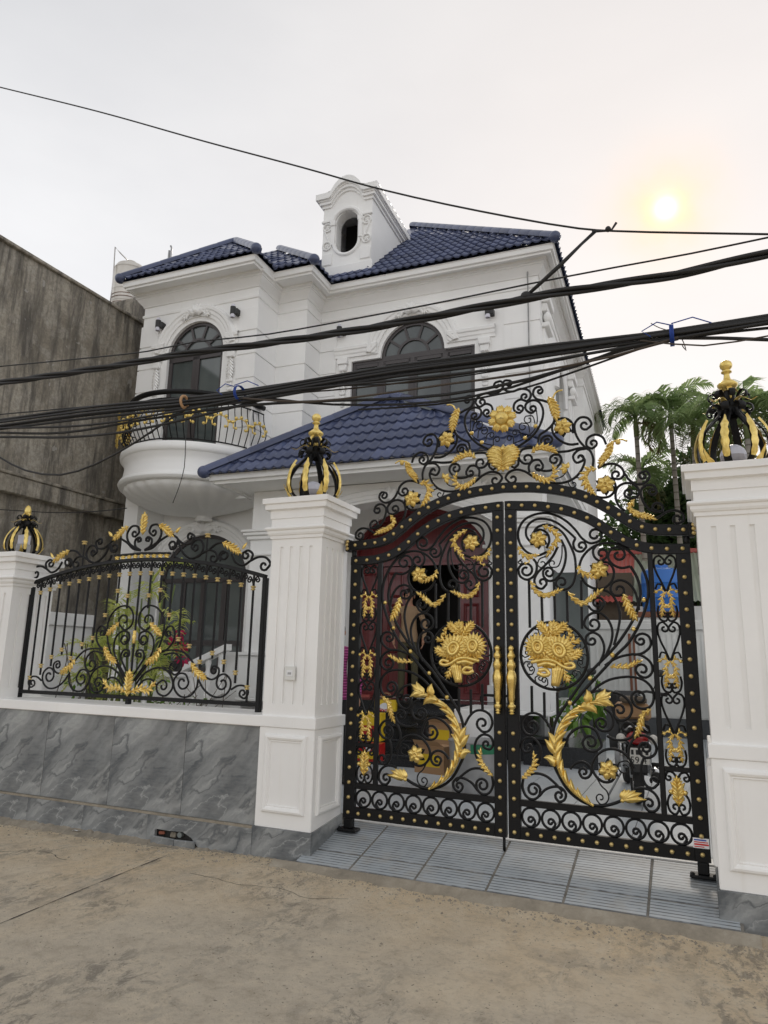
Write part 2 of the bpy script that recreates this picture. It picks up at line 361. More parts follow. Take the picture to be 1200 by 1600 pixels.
m = Mat('glass_dark', (0.085, 0.102, 0.10), 0.07, spec=0.8); n1 = m.noise(m.world((1, 1, .6)), .9, 3); m.color(m.ramp(n1, [(.35, (.05, .062, .062)), (.65, (.12, .14, .137))]))
m = Mat('glass_clear', (0.8, 0.85, 0.83), 0.03); m.b.inputs['Transmission Weight'].default_value = 0.9
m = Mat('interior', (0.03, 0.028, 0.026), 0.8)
m = Mat('red_door', (0.115, 0.010, 0.012), 0.30, spec=0.5, coat=0.3); n1 = m.noise(m.world((30, 30, 1.5)), 1, 4); m.color(m.ramp(n1, [(0.3, (0.12, 0.010, 0.012)), (0.7, (0.19, 0.019, 0.021))]))
m = Mat('red_wood', (0.12, 0.03, 0.02), 0.4)
m = Mat('plastic_black', (0.02, 0.02, 0.02), 0.45); m = Mat('rubber', (0.022, 0.021, 0.02), 0.8)
m = Mat('cable', (0.010, 0.0095, 0.0095), 0.55); m = Mat('cable_brown', (0.055, 0.040, 0.028), 0.6); m = Mat('cable_blue', (0.01, 0.05, 0.30), 0.5)
m = Mat('chrome', (0.6, 0.6, 0.6), 0.18, metal=1.0); m = Mat('steel', (0.62, 0.60, 0.58), 0.28, metal=0.9)
m = Mat('zinc', (0.42, 0.43, 0.43), 0.42, metal=0.6); n1 = m.noise(m.world(), 5, 5); m.color(m.ramp(n1, [(0.3, g(.34)), (0.7, g(.5))]))
m = Mat('tank_steel', (0.72, 0.68, 0.62), 0.35, metal=0.35); n1 = m.noise(m.world((1, 1, .3)), 3, 5); m.color(m.ramp(n1, [(0.35, (0.55, 0.51, 0.45)), (0.7, (0.78, 0.75, 0.69))]))
m = Mat('rust', (0.22, 0.09, 0.05), 0.8); m = Mat('tank_blue', (0.03, 0.16, 0.52), 0.4)
m = Mat('sheet_red', (0.50, 0.085, 0.07), 0.5); n1 = m.noise(m.world(), 1.5, 5); m.color(m.ramp(n1, [(0.3, (0.40, 0.075, 0.06)), (0.7, (0.56, 0.14, 0.12))]))
m = Mat('sheet_green', (0.33, 0.36, 0.28), 0.5)
m = Mat('red_plastic', (0.45, 0.015, 0.012), 0.3); m = Mat('taillight', (0.30, 0.01, 0.01), 0.2, coat=0.5)
m = Mat('card', (0.42, 0.25, 0.13), 0.8); m = Mat('yellow_bag', (0.80, 0.55, 0.02), 0.4); m = Mat('paper_white', (0.8, 0.8, 0.8), 0.6)
m = Mat('globe', (0.72, 0.72, 0.80), 0.35); m = Mat('globe_low', (0.50, 0.48, 0.52), 0.25)
m = Mat('plate', (0.62, 0.60, 0.55), 0.5); m = Mat('ink', (0.02, 0.02, 0.02), 0.6); m = Mat('ink_red', (0.6, 0.02, 0.02), 0.6); m = Mat('ink_white', (0.85, 0.85, 0.85), 0.6); m = Mat('ink_blue', (0.02, 0.06, 0.4), 0.6)
m = Mat('skin', (0.42, 0.22, 0.14), 0.5); m.b.inputs['Subsurface Weight'].default_value = 0.08
m = Mat('hair', (0.012, 0.010, 0.009), 0.5); m = Mat('shirt_tan', (0.36, 0.24, 0.14), 0.8); n1 = m.noise(m.world(), 14, 4); m.bump(n1, 0.6, 0.02)
m = Mat('trousers_olive', (0.095, 0.085, 0.045), 0.85); m.bump(m.noise(m.world(), 12, 4), 0.6, 0.02); m = Mat('shoe', (0.02, 0.017, 0.015), 0.5)
m = Mat('shirt_stripe', (0.2, 0.01, 0.09), 0.8); sp = m.n('ShaderNodeSeparateXYZ'); m.l(m.world(), sp.inputs[0]); mu = m.n('ShaderNodeMath', operation='MULTIPLY'); m.l(sp.outputs[2], mu.inputs[0]); mu.inputs[1].default_value = 34
fr = m.n('ShaderNodeMath', operation='FRACT'); m.l(mu.outputs[0], fr.inputs[0]); m.color(m.ramp(fr.outputs[0], [(0.0, (0.17, 0.008, 0.085)), (0.62, (0.17, 0.008, 0.085)), (0.70, (0.46, 0.09, 0.28)), (0.95, (0.46, 0.09, 0.28)), (1.0, (0.17, 0.008, 0.085))]))
m = Mat('trousers_dark', (0.012, 0.012, 0.014), 0.8)
def leafmat(name, a, b, tr=0.25):
    m = Mat(name, a, 0.5, spec=0.35); oi = m.world(); n1 = m.noise(oi, 2.2, 4); n2 = m.noise(oi, 17, 3)
    c = m.mix(m.ramp(n1, [(0.35, g(0)), (0.66, g(1))]), a, b); c = m.mix(m.ramp(n2, [(0.35, g(0)), (0.75, g(0.5))]), c, tuple(x*1.5 for x in b)); m.color(c)
    m.b.inputs['Subsurface Weight'].default_value = 0.0
    tn = m.n('ShaderNodeBsdfTranslucent'); m.l(c, tn.inputs[0]); ms = m.n('ShaderNodeMixShader'); ms.inputs[0].default_value = tr
    m.l(m.b.outputs[0], ms.inputs[1]); m.l(tn.outputs[0], ms.inputs[2]); m.l(ms.outputs[0], m.t.nodes['Material Output'].inputs[0])
leafmat('leaf_palm', (0.19, 0.28, 0.12), (0.32, 0.40, 0.18), .6)
leafmat('leaf_palm_old', (0.10, 0.105, 0.035), (0.15, 0.13, 0.05))
leafmat('leaf_dark', (0.040, 0.080, 0.028), (0.085, 0.14, 0.048), .4)
leafmat('leaf_mid', (0.045, 0.095, 0.025), (0.09, 0.15, 0.04))
leafmat('leaf_lime', (0.42, 0.50, 0.12), (0.62, 0.64, 0.22), 0.5)
leafmat('leaf_fresh', (0.09, 0.20, 0.025), (0.16, 0.28, 0.05), 0.35)
leafmat('petal_pink', (0.42, 0.008, 0.06), (0.55, 0.02, 0.11), 0.3)
m = Mat('bark_palm', (0.30, 0.27, 0.23), 0.9); sp = m.n('ShaderNodeSeparateXYZ'); m.l(m.world(), sp.inputs[0]); mu = m.n('ShaderNodeMath', operation='MULTIPLY'); m.l(sp.outputs[2], mu.inputs[0]); mu.inputs[1].default_value = 5.0
fr = m.n('ShaderNodeMath', operation='FRACT'); m.l(mu.outputs[0], fr.inputs[0]); m.color(m.ramp(fr.outputs[0], [(0, (0.12, 0.10, 0.08)), (0.12, (0.16, 0.14, 0.11)), (0.2, (0.33, 0.30, 0.26)), (1, (0.27, 0.245, 0.21))]))
m = Mat('bark', (0.11, 0.085, 0.06), 0.9); m = Mat('stem_green', (0.10, 0.14, 0.035), 0.6); m = Mat('crownshaft', (0.12, 0.15, 0.045), 0.6)
m = Mat('soil', (0.05, 0.038, 0.028), 0.95); m = Mat('pot_dark', (0.03, 0.03, 0.032), 0.6); m = Mat('pot_grey', (0.09, 0.095, 0.10), 0.6)
m = Mat('brick', (0.30, 0.10, 0.06), 0.85); m = Mat('switch', (0.72, 0.72, 0.68), 0.4)
m = Mat('tape_green', (0.03, 0.22, 0.11), 0.6); m = Mat('pipe_grey', (0.20, 0.22, 0.21), 0.6)
# ================================================================== ground
def grid_sheet(name, mat, x0, x1, y0, y1, nx, ny, zf):
    mb = MB(); vs = []; fs = []
    for j in range(ny+1):
        for i in range(nx+1):
            x = x0+(x1-x0)*i/nx; y = y0+(y1-y0)*j/ny; vs.append((x, y, zf(x, y)))
    for j in range(ny):
        for i in range(nx):
            a = j*(nx+1)+i; fs.append((a, a+1, a+nx+2, a+nx+1))
    mb.add(vs, fs); return mb.build(name, mat, smooth=True)
ground = struct(grid_sheet('ground', 'soil', -400, 400, -400, 400, 2, 2, lambda x, y: -0.06))
def rz(x, y):
    return 0.012+0.006*math.sin(x*1.3+y*0.7)+0.005*math.sin(y*2.1-x*0.8)+0.03*max(0, min(1, (y+0.5)/0.5))*max(0, min(1, (x+4.2)/1.5))
road = struct(grid_sheet('road', 'road', -30, 30, -30, 0.03, 240, 120, rz))
mb = MB()                                                 # the sawn joint across the road
p0, p1 = atz(0, 1443, 0.012), atz(262, 1335, 0.03)
d = (p1-p0); 
for i in range(22):
    a = p0-d*0.5+d*1.5*i/22; b = p0-d*0.5+d*1.5*(i+1)/22; w = 0.0035+0.002*math.sin(i*1.7); nrm2 = Vector((-d.y, d.x, 0)).normalized()*w
    za, zb = rz(a.x, a.y)+0.003, rz(b.x, b.y)+0.003
    mb.quad((a.x-nrm2.x, a.y-nrm2.y, za), (a.x+nrm2.x, a.y+nrm2.y, za), (b.x+nrm2.x, b.y+nrm2.y, zb), (b.x-nrm2.x, b.y-nrm2.y, zb))
mb.build('joint', 'rubber', road)
mb = MB(); RC = random.Random(21)
for (sx_, sy_, an, n_) in ((-3.4, -0.55, 0.2, 26), (-5.2, -0.9, 0.5, 18)):
    x, y_ = sx_, sy_; 
    for i in range(n_):
        an += RC.uniform(-.45, .45); an *= .93; x2, y2 = x+.05*math.cos(an), y_+.05*math.sin(an); w_ = .0016+.0012*RC.random(); nx, ny = -math.sin(an)*w_, math.cos(an)*w_
        mb.quad((x-nx, y_-ny, rz(x, y_)+.002), (x+nx, y_+ny, rz(x, y_)+.002), (x2+nx, y2+ny, rz(x2, y2)+.002), (x2-nx, y2-ny, rz(x2, y2)+.002)); x, y_ = x2, y2
ck = mb.build('cracks', 'rubber', road); ck['kind'] = 'stuff'
# loose grit along the foot of the wall
mb = MB(); R = random.Random(3)
for i in range(1500):
    x = R.uniform(-6.4, 1.2); yy = -abs(R.gauss(0, 0.10 if i % 5 else .7))-0.01
    if x > -2.9: yy -= 0.15
    s = R.uniform(0.004, 0.013)*(2.0 if R.random() < 0.05 else 1); z = rz(x, yy)
    vs = [(x+s*R.uniform(.6, 1.2)*math.cos(a), yy+s*R.uniform(.6, 1.2)*math.sin(a), z-0.001) for a in (0, 1.6, 3.1, 4.7)]+[(x+R.uniform(-.3, .3)*s, yy, z+s*.7)]
    mb.add(vs, [(0, 1, 4), (1, 2, 4), (2, 3, 4), (3, 0, 4)])
vs = []; fs = []; nn_ = 120
for i in range(nn_+1):
    x = -6.9+5.0*i/nn_*.78; wv = R.uniform(.0, .05)
    vs += [(x, -.018, .03+R.uniform(0, .018)), (x, -.045-wv*.4, .022+R.uniform(0, .008)), (x, -.09-wv*1.6, rz(x, -.1)-.004)]
for i in range(nn_): a = i*3; fs += [(a, a+1, a+4, a+3), (a+1, a+2, a+5, a+4)]
mb.add(vs, fs)
tag(mb.build('grit', 'mortar'), 'loose sandy grit strewn along the foot of the wall', 'grit', kind='stuff')
# driveway ramp of ribbed tiles
def ramp(y): return 0.098+0.23*y
mb = MB()
mb.add([(-2.95, -0.135, 0.020), (0.16, -0.135, 0.020), (0.16, -0.105, ramp(-0.105)-0.004), (-2.80, -0.105, ramp(-0.105)-0.004), (0.16, 0.62, ramp(0.62)-0.004), (-2.80, 0.62, ramp(0.62)-0.004),
        (-2.95, -0.02, 0.02), (-2.95, 0.62, 0.02), (0.16, 0.62, 0.02)], [(0, 1, 2, 3), (3, 2, 4, 5), (0, 3, 6), (3, 5, 7, 6), (5, 4, 8, 7)])
drive = struct(mb.build('driveway', 'grout'))
mb = MB(); n = 46                                          # rough mortar lip in front of the tiles
prev = None; R = random.Random(5); vs = []; fs = []
for i in range(n+1):
    x = -2.98+(0.24+2.98)*i/n; w = R.uniform(-.022, .022)
    vs += [(x, -0.20+w, rz(x, -0.2)-0.005), (x, -0.155+w*.8, 0.05+R.uniform(-.007, .006)), (x, -0.108, ramp(-0.105)-0.002)]
for i in range(n):
    a = i*3; fs += [(a, a+3, a+4, a+1), (a+1, a+4, a+5, a+2)]
mb.add(vs, fs); struct(mb.build('driveway_lip', 'mortar', smooth=True))
xs = [-2.86, -2.36, -1.86, -1.36, -0.86, -0.36, 0.15]; ang = math.atan(0.23)
tile_cache = {}
for (ya, yb) in ((-0.105, 0.1), (0.1, 0.6)):
    for i in range(6):
        x0, x1 = xs[i]+0.008, xs[i+1]-0.008
        if i == 0 and ya > 0: x0 = -2.73
        if i == 0 and ya < 0: x0 = -2.80
        if i == 5 and ya > 0: x1 = 0.04
        L = (yb-ya-0.012)/math.cos(ang)
        mb = MB().bbox(0, x1-x0, 0, L, -0.012, 0.0, 0.003)
        mb.build('paving_tile', 'drive_tile', drive, loc=(x0, ya+0.006, ramp(ya+0.006)), rot=(ang, 0, 0))
mb = MB().box(-2.74, 0.05, 0.606, 0.78, 0.10, 0.243); struct(mb.build('threshold', 'white_pillar'))
# courtyard
court = struct(MB().box(-9.6, 3.0, 0.78, 16, 0.0, 0.236).build('courtyard', 'grout'))
tm = MB().bbox(0.003, 0.597, 0.003, 0.597, 0, 0.006, 0.001).mesh('paving_slab', 'court_tile')
cnt = 0
for j in range(16):
    for i in range(10):
        x, y = -4.74+0.6*i, 0.785+0.6*j
        if y > 3.4 and x < -3.0: continue
        if y > 5.8 and x < -2.0: continue
        if x > 0.55: continue
        link('paving_slab', tm, court, (x, y, 0.2395)); cnt += 1

# ================================================================== pillars and low wall
def frame_mould(mb, fn, u0, u1, v0, v1, prof):
    k = len(prof); vs = []
    for cu, cv, su, sv in ((u0, v0, 1, 1), (u1, v0, -1, 1), (u1, v1, -1, -1), (u0, v1, 1, -1)):
        for i, h in prof: vs.append(fn(cu+su*i, cv+sv*i, h))
    fs = []
    for c in range(4):
        for j in range(k-1): a = c*k+j; b = ((c+1) % 4)*k+j; fs.append((a, b, b+1, a+1))
    mb.add(vs, fs)
PANEL = [(0, -0.004), (0, 0.012), (0.008, 0.022), (0.022, 0.026), (0.036, 0.020), (0.044, 0.008), (0.052, 0.010), (0.058, -0.004)]
CAPITAL = [(-.02, 2.52), (0.0, 2.52), (.002, 2.545), (.012, 2.55), (.020, 2.565), (.022, 2.585), (.034, 2.592), (.040, 2.602), (.036, 2.614), (.024, 2.620), (-.004, 2.624), (-.004, 2.690), (.006, 2.693), (.006, 2.762), (.040, 2.768), (.042, 2.812), (.060, 2.816), (.061, 2.860), (.052, 2.864), (-.2, 2.864)]
def pillar(name, x0, label, top=2.864, wide=0.504, skirt_rise=0.0, flutes=4):
    t = empty(name, (x0, 0, 0)); Wd = wide; dz = top-2.864
    tag(t, label, 'pillar', 'white gate pillars')
    MB().bbox(0, Wd, 0, Wd, 0.25, 1.0, 0.006).build('pedestal', 'white_pillar', t)
    sk = MB()
    for (xa, xb, ya, yb) in ((-0.012, Wd+0.012, -0.014, -0.0005), (-0.013, -0.0005, 0.0, Wd), (Wd+0.0005, Wd+0.013, 0.0, Wd)):
        if xb-xa > 0.1: sk.bbox(xa, xb, ya, yb, 0.0, 0.252, 0.002)
        else: sk.add([(xa, ya, 0), (xb, ya, 0), (xb, yb, 0), (xa, yb, 0), (xa, ya, 0.252), (xb, ya, 0.252), (xb, yb, 0.252+skirt_rise), (xa, yb, 0.252+skirt_rise)],
                     [(0, 3, 2, 1), (4, 5, 6, 7), (0, 1, 5, 4), (1, 2, 6, 5), (2, 3, 7, 6), (3, 0, 4, 7)])
    sk.build('skirting', 'marble', t)
    p = MB(); f1 = lambda u, v, d: (u, -d, v)
    frame_mould(p, f1, 0.062, Wd-0.062, 0.365, 0.945, PANEL)
    p.build('panel_moulding', 'white_pillar', t)
    for k, fn in enumerate((lambda u, v, d: (Wd+d, u, v), lambda u, v, d: (-d, Wd-u, v))):
        p = MB(); frame_mould(p, fn, 0.062, Wd-0.062, 0.365, 0.945, PANEL); p.build('panel_moulding', 'white_pillar', t)
    MB().sweep([(-.2, 1.0), (0.008, 1.0), (0.010, 1.004), (0.010, 1.080), (0.006, 1.086), (-.2, 1.086)], [(0, Wd), (0, 0), (Wd, 0), (Wd, Wd)][::-1] if False else [(0, Wd), (0, 0), (Wd, 0), (Wd, Wd)], caps=True).build('band', 'white_pillar', t)
    MB().box(0.05, Wd-0.05, 0.05, Wd-0.004, 0.99, 1.084).build('band_core', 'white_pillar', t)
    # fluted shaft
    a, b = 0.012, Wd-0.012; e = 0.012; z0, z1, zf0, zf1 = 1.086, 2.53+dz, 1.18, 2.45+dz
    s = MB().box(a+e, b-e, a+e, b-e, z0, z1)
    cs = [0.112+i*(Wd-0.224)/(flutes-1) for i in range(flutes)]; fwid = 0.030
    def side(fn):
        s.prism([(a, z0), (b, z0), (b, zf0), (a, zf0)], fn, 0, e); s.prism([(a, zf1), (b, zf1), (b, z1), (a, z1)], fn, 0, e)
        ed = [a]+[x for c in cs for x in (c-fwid/2, c+fwid/2)]+[b]
        for i in range(0, len(ed), 2): s.prism([(ed[i], zf0), (ed[i+1], zf0), (ed[i+1], zf1), (ed[i], zf1)], fn, 0, e)
    side(lambda u, v, d: (u, a+d, v))
    def clampu(u): return min(max(u, a+e), b-e)
    side(lambda u, v, d: (b-d, clampu(u), v)); side(lambda u, v, d: (a+d, clampu(u), v))
    s.build('shaft', 'white_pillar', t)
    cp = MB().sweep([(o, z+dz) for o, z in CAPITAL], [(0, Wd), (0, 0), (Wd, 0), (Wd, Wd)], closed=True)
    cp.box(0.1, Wd-0.1, 0.1, Wd-0.1, 2.6+dz, 2.8635+dz)
    cp.build('capital', 'white_pillar', t)
    return t
pm = pillar('gate_pillar', -3.242, 'white fluted gate pillar with doorbell switch between fence and gate', skirt_rise=0.055)
pr = pillar('gate_pillar', 0.047, 'white fluted gate pillar at the right edge beside the right gate leaf', skirt_rise=0.05, wide=0.56)
pl = pillar('gate_pillar', -6.80, 'lower white fence pillar at the left end of the fence', top=2.53, wide=0.53)
sw = MB().bbox(0.215, 0.305, -0.0115, 0.0115, 1.365, 1.475, 0.004).build('switch_plate', 'switch', pm)
MB().bbox(0.232, 0.288, -0.0145, -0.0115, 1.395, 1.445, 0.0015).build('switch_button', 'paper_white', sw)
MB().box(0.244, 0.276, -0.0155, -0.0146, 1.41, 1.428).build('button_mark', 'zinc', sw)

wall = empty('garden_wall', (-4.75, 0, 0)); tag(wall, 'low garden wall clad in grey veined stone under white coping', 'wall')
def wl(mb, name, mat, **k): return mb.build(name, mat, wall, **k)
MB().box(-1.52, 1.505, 0.06, 0.44, 0.0, 0.995).build('core', 'white_pillar', wall)
MB().bbox(-1.515, 1.506, -0.008, 0.50, 0.996, 1.083, 0.006).build('coping', 'white_pillar', wall)
sx = [-6.27, -5.578, -4.774, -3.976, -3.245]
for i in range(4):
    a, b = sx[i]+4.75+0.0012, sx[i+1]+4.75-0.0012
    MB().bbox(0, b-a, 0, 0.045, 0, 0.745, 0.002).build('cladding_tile', 'marble', wall, loc=(a, 0.014+0.001*(i % 2), 0.250))
MB().box(-1.52, 1.506, -0.012, 0.058, 0.232, 0.2485).build('ledge', 'mortar', wall)
px_ = [-6.27, -5.68, -5.0, -4.28]
for i in range(3):
    a, b = px_[i]+4.75+0.001, px_[i+1]+4.75-0.001
    MB().bbox(0, b-a, 0, 0.03, 0, 0.236, 0.002).build('plinth_tile', 'marble', wall, loc=(a, -0.018, -0.005))
# the tile broken away round the drain
f = lambda u, v, d: (u, d, v)
poly = [(-0.0+0.47, -0.005), (0.47, 0.232), (1.502, 0.232), (1.502, -0.005), (1.02, -0.005), (1.00, 0.04), (0.93, 0.10), (0.84, 0.135), (0.70, 0.128), (0.58, 0.130), (0.555, 0.122), (0.555, -0.005)]
o = wl(MB().prism(poly, lambda u, v, d: (u-0.47, d, v), -0.018, 0.012), 'plinth_tile', 'marble'); o.location = (0.47, 0, 0)
MB().box(0.5, 1.06, 0.03, 0.058, 0.0, 0.20).build('drain_back', 'interior', wall)
for (x, w_, h_, tilt) in ((0.54, 0.24, 0.062, 0.02), (0.785, 0.20, 0.055, -0.03)):
    MB().bbox(0, w_, 0, 0.02, 0, h_, 0.003).build('tile_shard', 'marble', wall, loc=(x, -0.045, 0.02), rot=(0.12, tilt, 0))
MB().bbox(0, .05, 0, .03, 0, .025, 0.004).build('brick_bit', 'brick', wall, loc=(0.585, -0.004, 0.085), rot=(0, 0, .3))
MB().bbox(0, .05, 0, .05, 0, .045, 0.008).build('rubble', 'mortar', wall, loc=(0.70, -0.004, 0.075), rot=(0, 0.2, .5))
MB().tube([(0.80, 0.03, 0.105), (0.80, -0.005, 0.105)], 0.022, 12).build('drain_pipe', 'pipe_grey', wall)
mb = MB(); vs = [(0, 0, 0), (.06, .01, .004), (.085, -.01, .018), (.05, -.03, .012), (.02, -.022, .02), (-.01, -.02, .006)]; mb.add(vs, [(0, 1, 4), (1, 2, 3, 4), (0, 4, 5)])
pp = atz(112, 1300, .02); o = mb.build('paper_scrap', 'paper_white'); o.location = (pp.x, -0.05, 0.022); tag(o, 'crumpled scrap of white paper at the foot of the stone wall', 'paper')
# ================================================================== wrought iron
def catmull(P, step):
    P = [Vector(p) for p in P]
    if len(P) < 3:
        n = max(2, int((P[1]-P[0]).length/step)); return [P[0].lerp(P[1], i/n) for i in range(n+1)]
    Q = [P[0]*2-P[1]]+P+[P[-1]*2-P[-2]]; out = []
    for i in range(1, len(Q)-2):
        p0, p1, p2, p3 = Q[i-1:i+3]; n = max(2, int((p2-p1).length/step+.5))
        t0 = 0; t1 = t0+max(1e-5, (p1-p0).length)**.5; t2 = t1+max(1e-5, (p2-p1).length)**.5; t3 = t2+max(1e-5, (p3-p2).length)**.5
        for k in range(n):
            t = t1+(t2-t1)*k/n
            a1 = p0*((t1-t)/(t1-t0))+p1*((t-t0)/(t1-t0)); a2 = p1*((t2-t)/(t2-t1))+p2*((t-t1)/(t2-t1)); a3 = p2*((t3-t)/(t3-t2))+p3*((t-t2)/(t3-t2))
            b1 = a1*((t2-t)/(t2-t0))+a2*((t-t0)/(t2-t0)); b2 = a2*((t3-t)/(t3-t1))+a3*((t-t1)/(t3-t1))
            out.append(b1*((t2-t)/(t2-t1))+b2*((t-t1)/(t2-t1)))
    out.append(P[-1]); return out
def spiral(P, T, C, turns, step):
    d = P-C; r0 = d.length; a0 = math.atan2(d.y, d.x); sg = 1 if T.x*(C-P).y-T.y*(C-P).x > 0 else -1
    n = max(10, int(2*PI*turns*r0*.6/step)); re = min(0.34*r0, 0.02); o = []
    for k in range(1, n+1):
        t = k/n; a = a0+sg*2*PI*turns*t; r = r0*(1-t)**1.0+re*t; o.append(C+Vector((math.cos(a), math.sin(a)))*r)
    return o
def curve(spec, conv, step=0.016):
    spec = list(spec); s0 = s1 = None
    if spec[0][0] == 's': s0 = spec.pop(0)
    if spec[-1][0] == 's': s1 = spec.pop()
    P = catmull([conv(*p) for p in spec], step)
    if s1: P = P+spiral(P[-1], (P[-1]-P[-3]).normalized(), conv(s1[1], s1[2]), s1[3], step*.8)
    if s0: P = spiral(P[0], (P[0]-P[2]).normalized(), conv(s0[1], s0[2]), s0[3], step*.8)[::-1]+P
    return P
def zoomconv(ox, oy, sc, y):
    def c(x, z): v = at(ox+x/sc, oy+z/sc, y); return Vector((v.x, v.z))
    return c
class Plane2:                       # an ironwork panel in an upright plane, drawn on one half and mirrored on request
    def __init__(s, y, origin, mirror=None): s.y = y; s.o = origin; s.c = mirror
    def m(s, p): return Vector((2*s.c-p[0], p[1])) if s.c is not None else Vector((p[0], p[1]))
    def w(s, p, dy=0): q = s.m(p); return (q.x-s.o[0], s.y+dy-s.o[1], q.y-s.o[2])
def bar(pl, P, parent, hw=0.0105, hd=0.009, name='scroll', dy=0, taper=False):
    pts = [pl.w(p, dy) for p in P]; r = 1.0
    if taper: n = len(pts); r = [1.0-0.45*abs(2*i/(n-1)-1)**4 for i in range(n)]
    return MB().tube(pts, r, 6, ref=(0, 1, 0), flat=(hw, hd)).build(name, 'iron', parent, 'auto')
def petal(mb, pl, p, ang, L, W, h, bend=0.0, dy=-0.01, ns=5, lift=0.3, blunt=0.7):
    vs = []; c = Vector(p); acc = 5; a = ang
    for i in range(ns+1):
        t = i/ns; w = W*(math.sin(PI*min(1, t**blunt*0.97+0.03))**0.8)*.5+W*.05*(1-t)
        a = ang+bend*t; d = Vector((math.cos(a), math.sin(a))); nn = Vector((-d.y, d.x))
        for k in (-1, -.5, 0, .5, 1):
            q = c+nn*w*k; prof = (1-k*k)*.75+(.25 if k == 0 else 0.0)
            vs.append(pl.w(q, dy-h*prof*(1-.55*t)-h*lift*math.sin(PI*t)))
        c = c+d*(L/ns)
    fs = []
    for i in range(ns):
        for k in range(4): x = i*5+k; fs.append((x, x+1, x+6, x+5))
    mb.add(vs, fs)
def acanthus(mb, pl, spine, W, n=5, sl=1.0, sr=1.0, h=None, dy=-0.012, rib=0.095, tipL=0.9, spread=0.42, lw=0.46, prof=None):
    P = catmull(spine, 0.008); m = len(P)-1; h = h or W*.34
    def at_(t):
        i = min(m-1, int(t*m)); q = P[i].lerp(P[i+1], t*m-i); T = (P[min(m, i+3)]-P[max(0, i-2)]).normalized(); return q, math.atan2(T.y, T.x)
    n = int(n*1.15+.5)
    for i in range(n):
        t = 0.04+0.88*i/max(1, n-1) if n > 1 else 0.5
        q, a = at_(t); s = 1.08*W*((0.55+0.5*math.sin(PI*(0.12+0.8*t))) if prof is None else prof(t))
        for sgn, k in ((1, sl), (-1, sr)):
            if k > 0.05: petal(mb, pl, q, a+sgn*spread*(1-.25*t), s*k*1.12, s*lw, h*.95, bend=sgn*0.85, dy=dy-.004*(i % 2), blunt=1.0)
    q, a = at_(1.0); petal(mb, pl, q, a, W*tipL, W*.42, h, dy=dy)
    R_ = [rib*W*(0.35+0.9*math.sin(PI*(0.1+0.85*i/m))) for i in range(m+1)]
    mb.tube([pl.w(p, dy-h*.30) for p in P], R_, 8, ref=(0, 1, 0), flat=(1.7, .9))
def gold_leaf(pl, parent, conv, spine, W, n=5, name='gold_leaf', **k):
    mb = MB(); acanthus(mb, pl, [conv(*p) for p in spine], W, n, **k); return mb.build(name, 'gold', parent, True)
def rosette(pl, parent, c, r, n=6, name='rosette', backing=True):
    if backing:
        b = MB()
        for i in range(6): petal(b, pl, (c[0], c[1]), 2*PI*(i+.5)/6, r*1.12, r*.7, r*.12, dy=0.0, ns=3)
        bk = b.build(name, 'iron', parent, True)
    mb = MB()
    for i in range(n): petal(mb, pl, (c[0], c[1]), 2*PI*i/n+.25, r, r*.66, r*.34, dy=-0.016, ns=4, lift=.7, blunt=1.35)
    for i in range(n): petal(mb, pl, (c[0], c[1]), 2*PI*(i+.5)/n+.25, r*.62, r*.34, r*.3, dy=-0.022, ns=3)
    ring = [pl.w((c[0]+r*.22*math.cos(a*PI/6), c[1]+r*.22*math.sin(a*PI/6)), -0.016-r*.42) for a in range(12)]
    mb.tube(ring, r*.09, 6, closed=True)
    o = mb.build('flower' if backing else name, 'gold', bk if backing else parent, True)
    return o
RIV = MB().lathe([(0.0155, 0), (0.0155, 0.003), (0.0145, 0.007), (0.011, 0.0115), (0.006, 0.0138), (0.0005, 0.0145)], n=10).mesh('rivet', 'brass', True)
def rivet(pl, p, parent, dy=-0.0, s=1.0): return link('rivet', RIV, parent, pl.w(p, dy), (PI/2, 0, 0), (s, s, s))
BEAD = MB().ball((0, 0, 0), 0.017, 10, 7).mesh('bead', 'gold', True)
def bead(pl, p, parent, s=1.0, dy=-0.012): return link('bead', BEAD, parent, pl.w(p, dy), None, (s, s, s))
def strip(pl, P, w, d0, d1, parent, name, bev=0.004):       # flat plate of width w along a centre line
    vs = []; m = len(P)
    for i in range(m):
        T = (P[min(i+1, m-1)]-P[max(i-1, 0)]).normalized(); nn = Vector((-T.y, T.x)); wi = w/2
        for k, d in ((-1, d1), (-1, d0+bev), (-1+2*bev/w, d0), (1-2*bev/w, d0), (1, d0+bev), (1, d1)): vs.append(pl.w(P[i]+nn*wi*k, d))
    fs = []
    for i in range(m-1):
        for k in range(6): a = i*6+k; b = i*6+(k+1) % 6; fs.append((a, b, b+6, a+6))
    fs += [(0, 1, 2, 3, 4, 5), tuple((m-1)*6+k for k in (5, 4, 3, 2, 1, 0))]
    return MB().add(vs, fs).build(name, 'iron', parent, False)

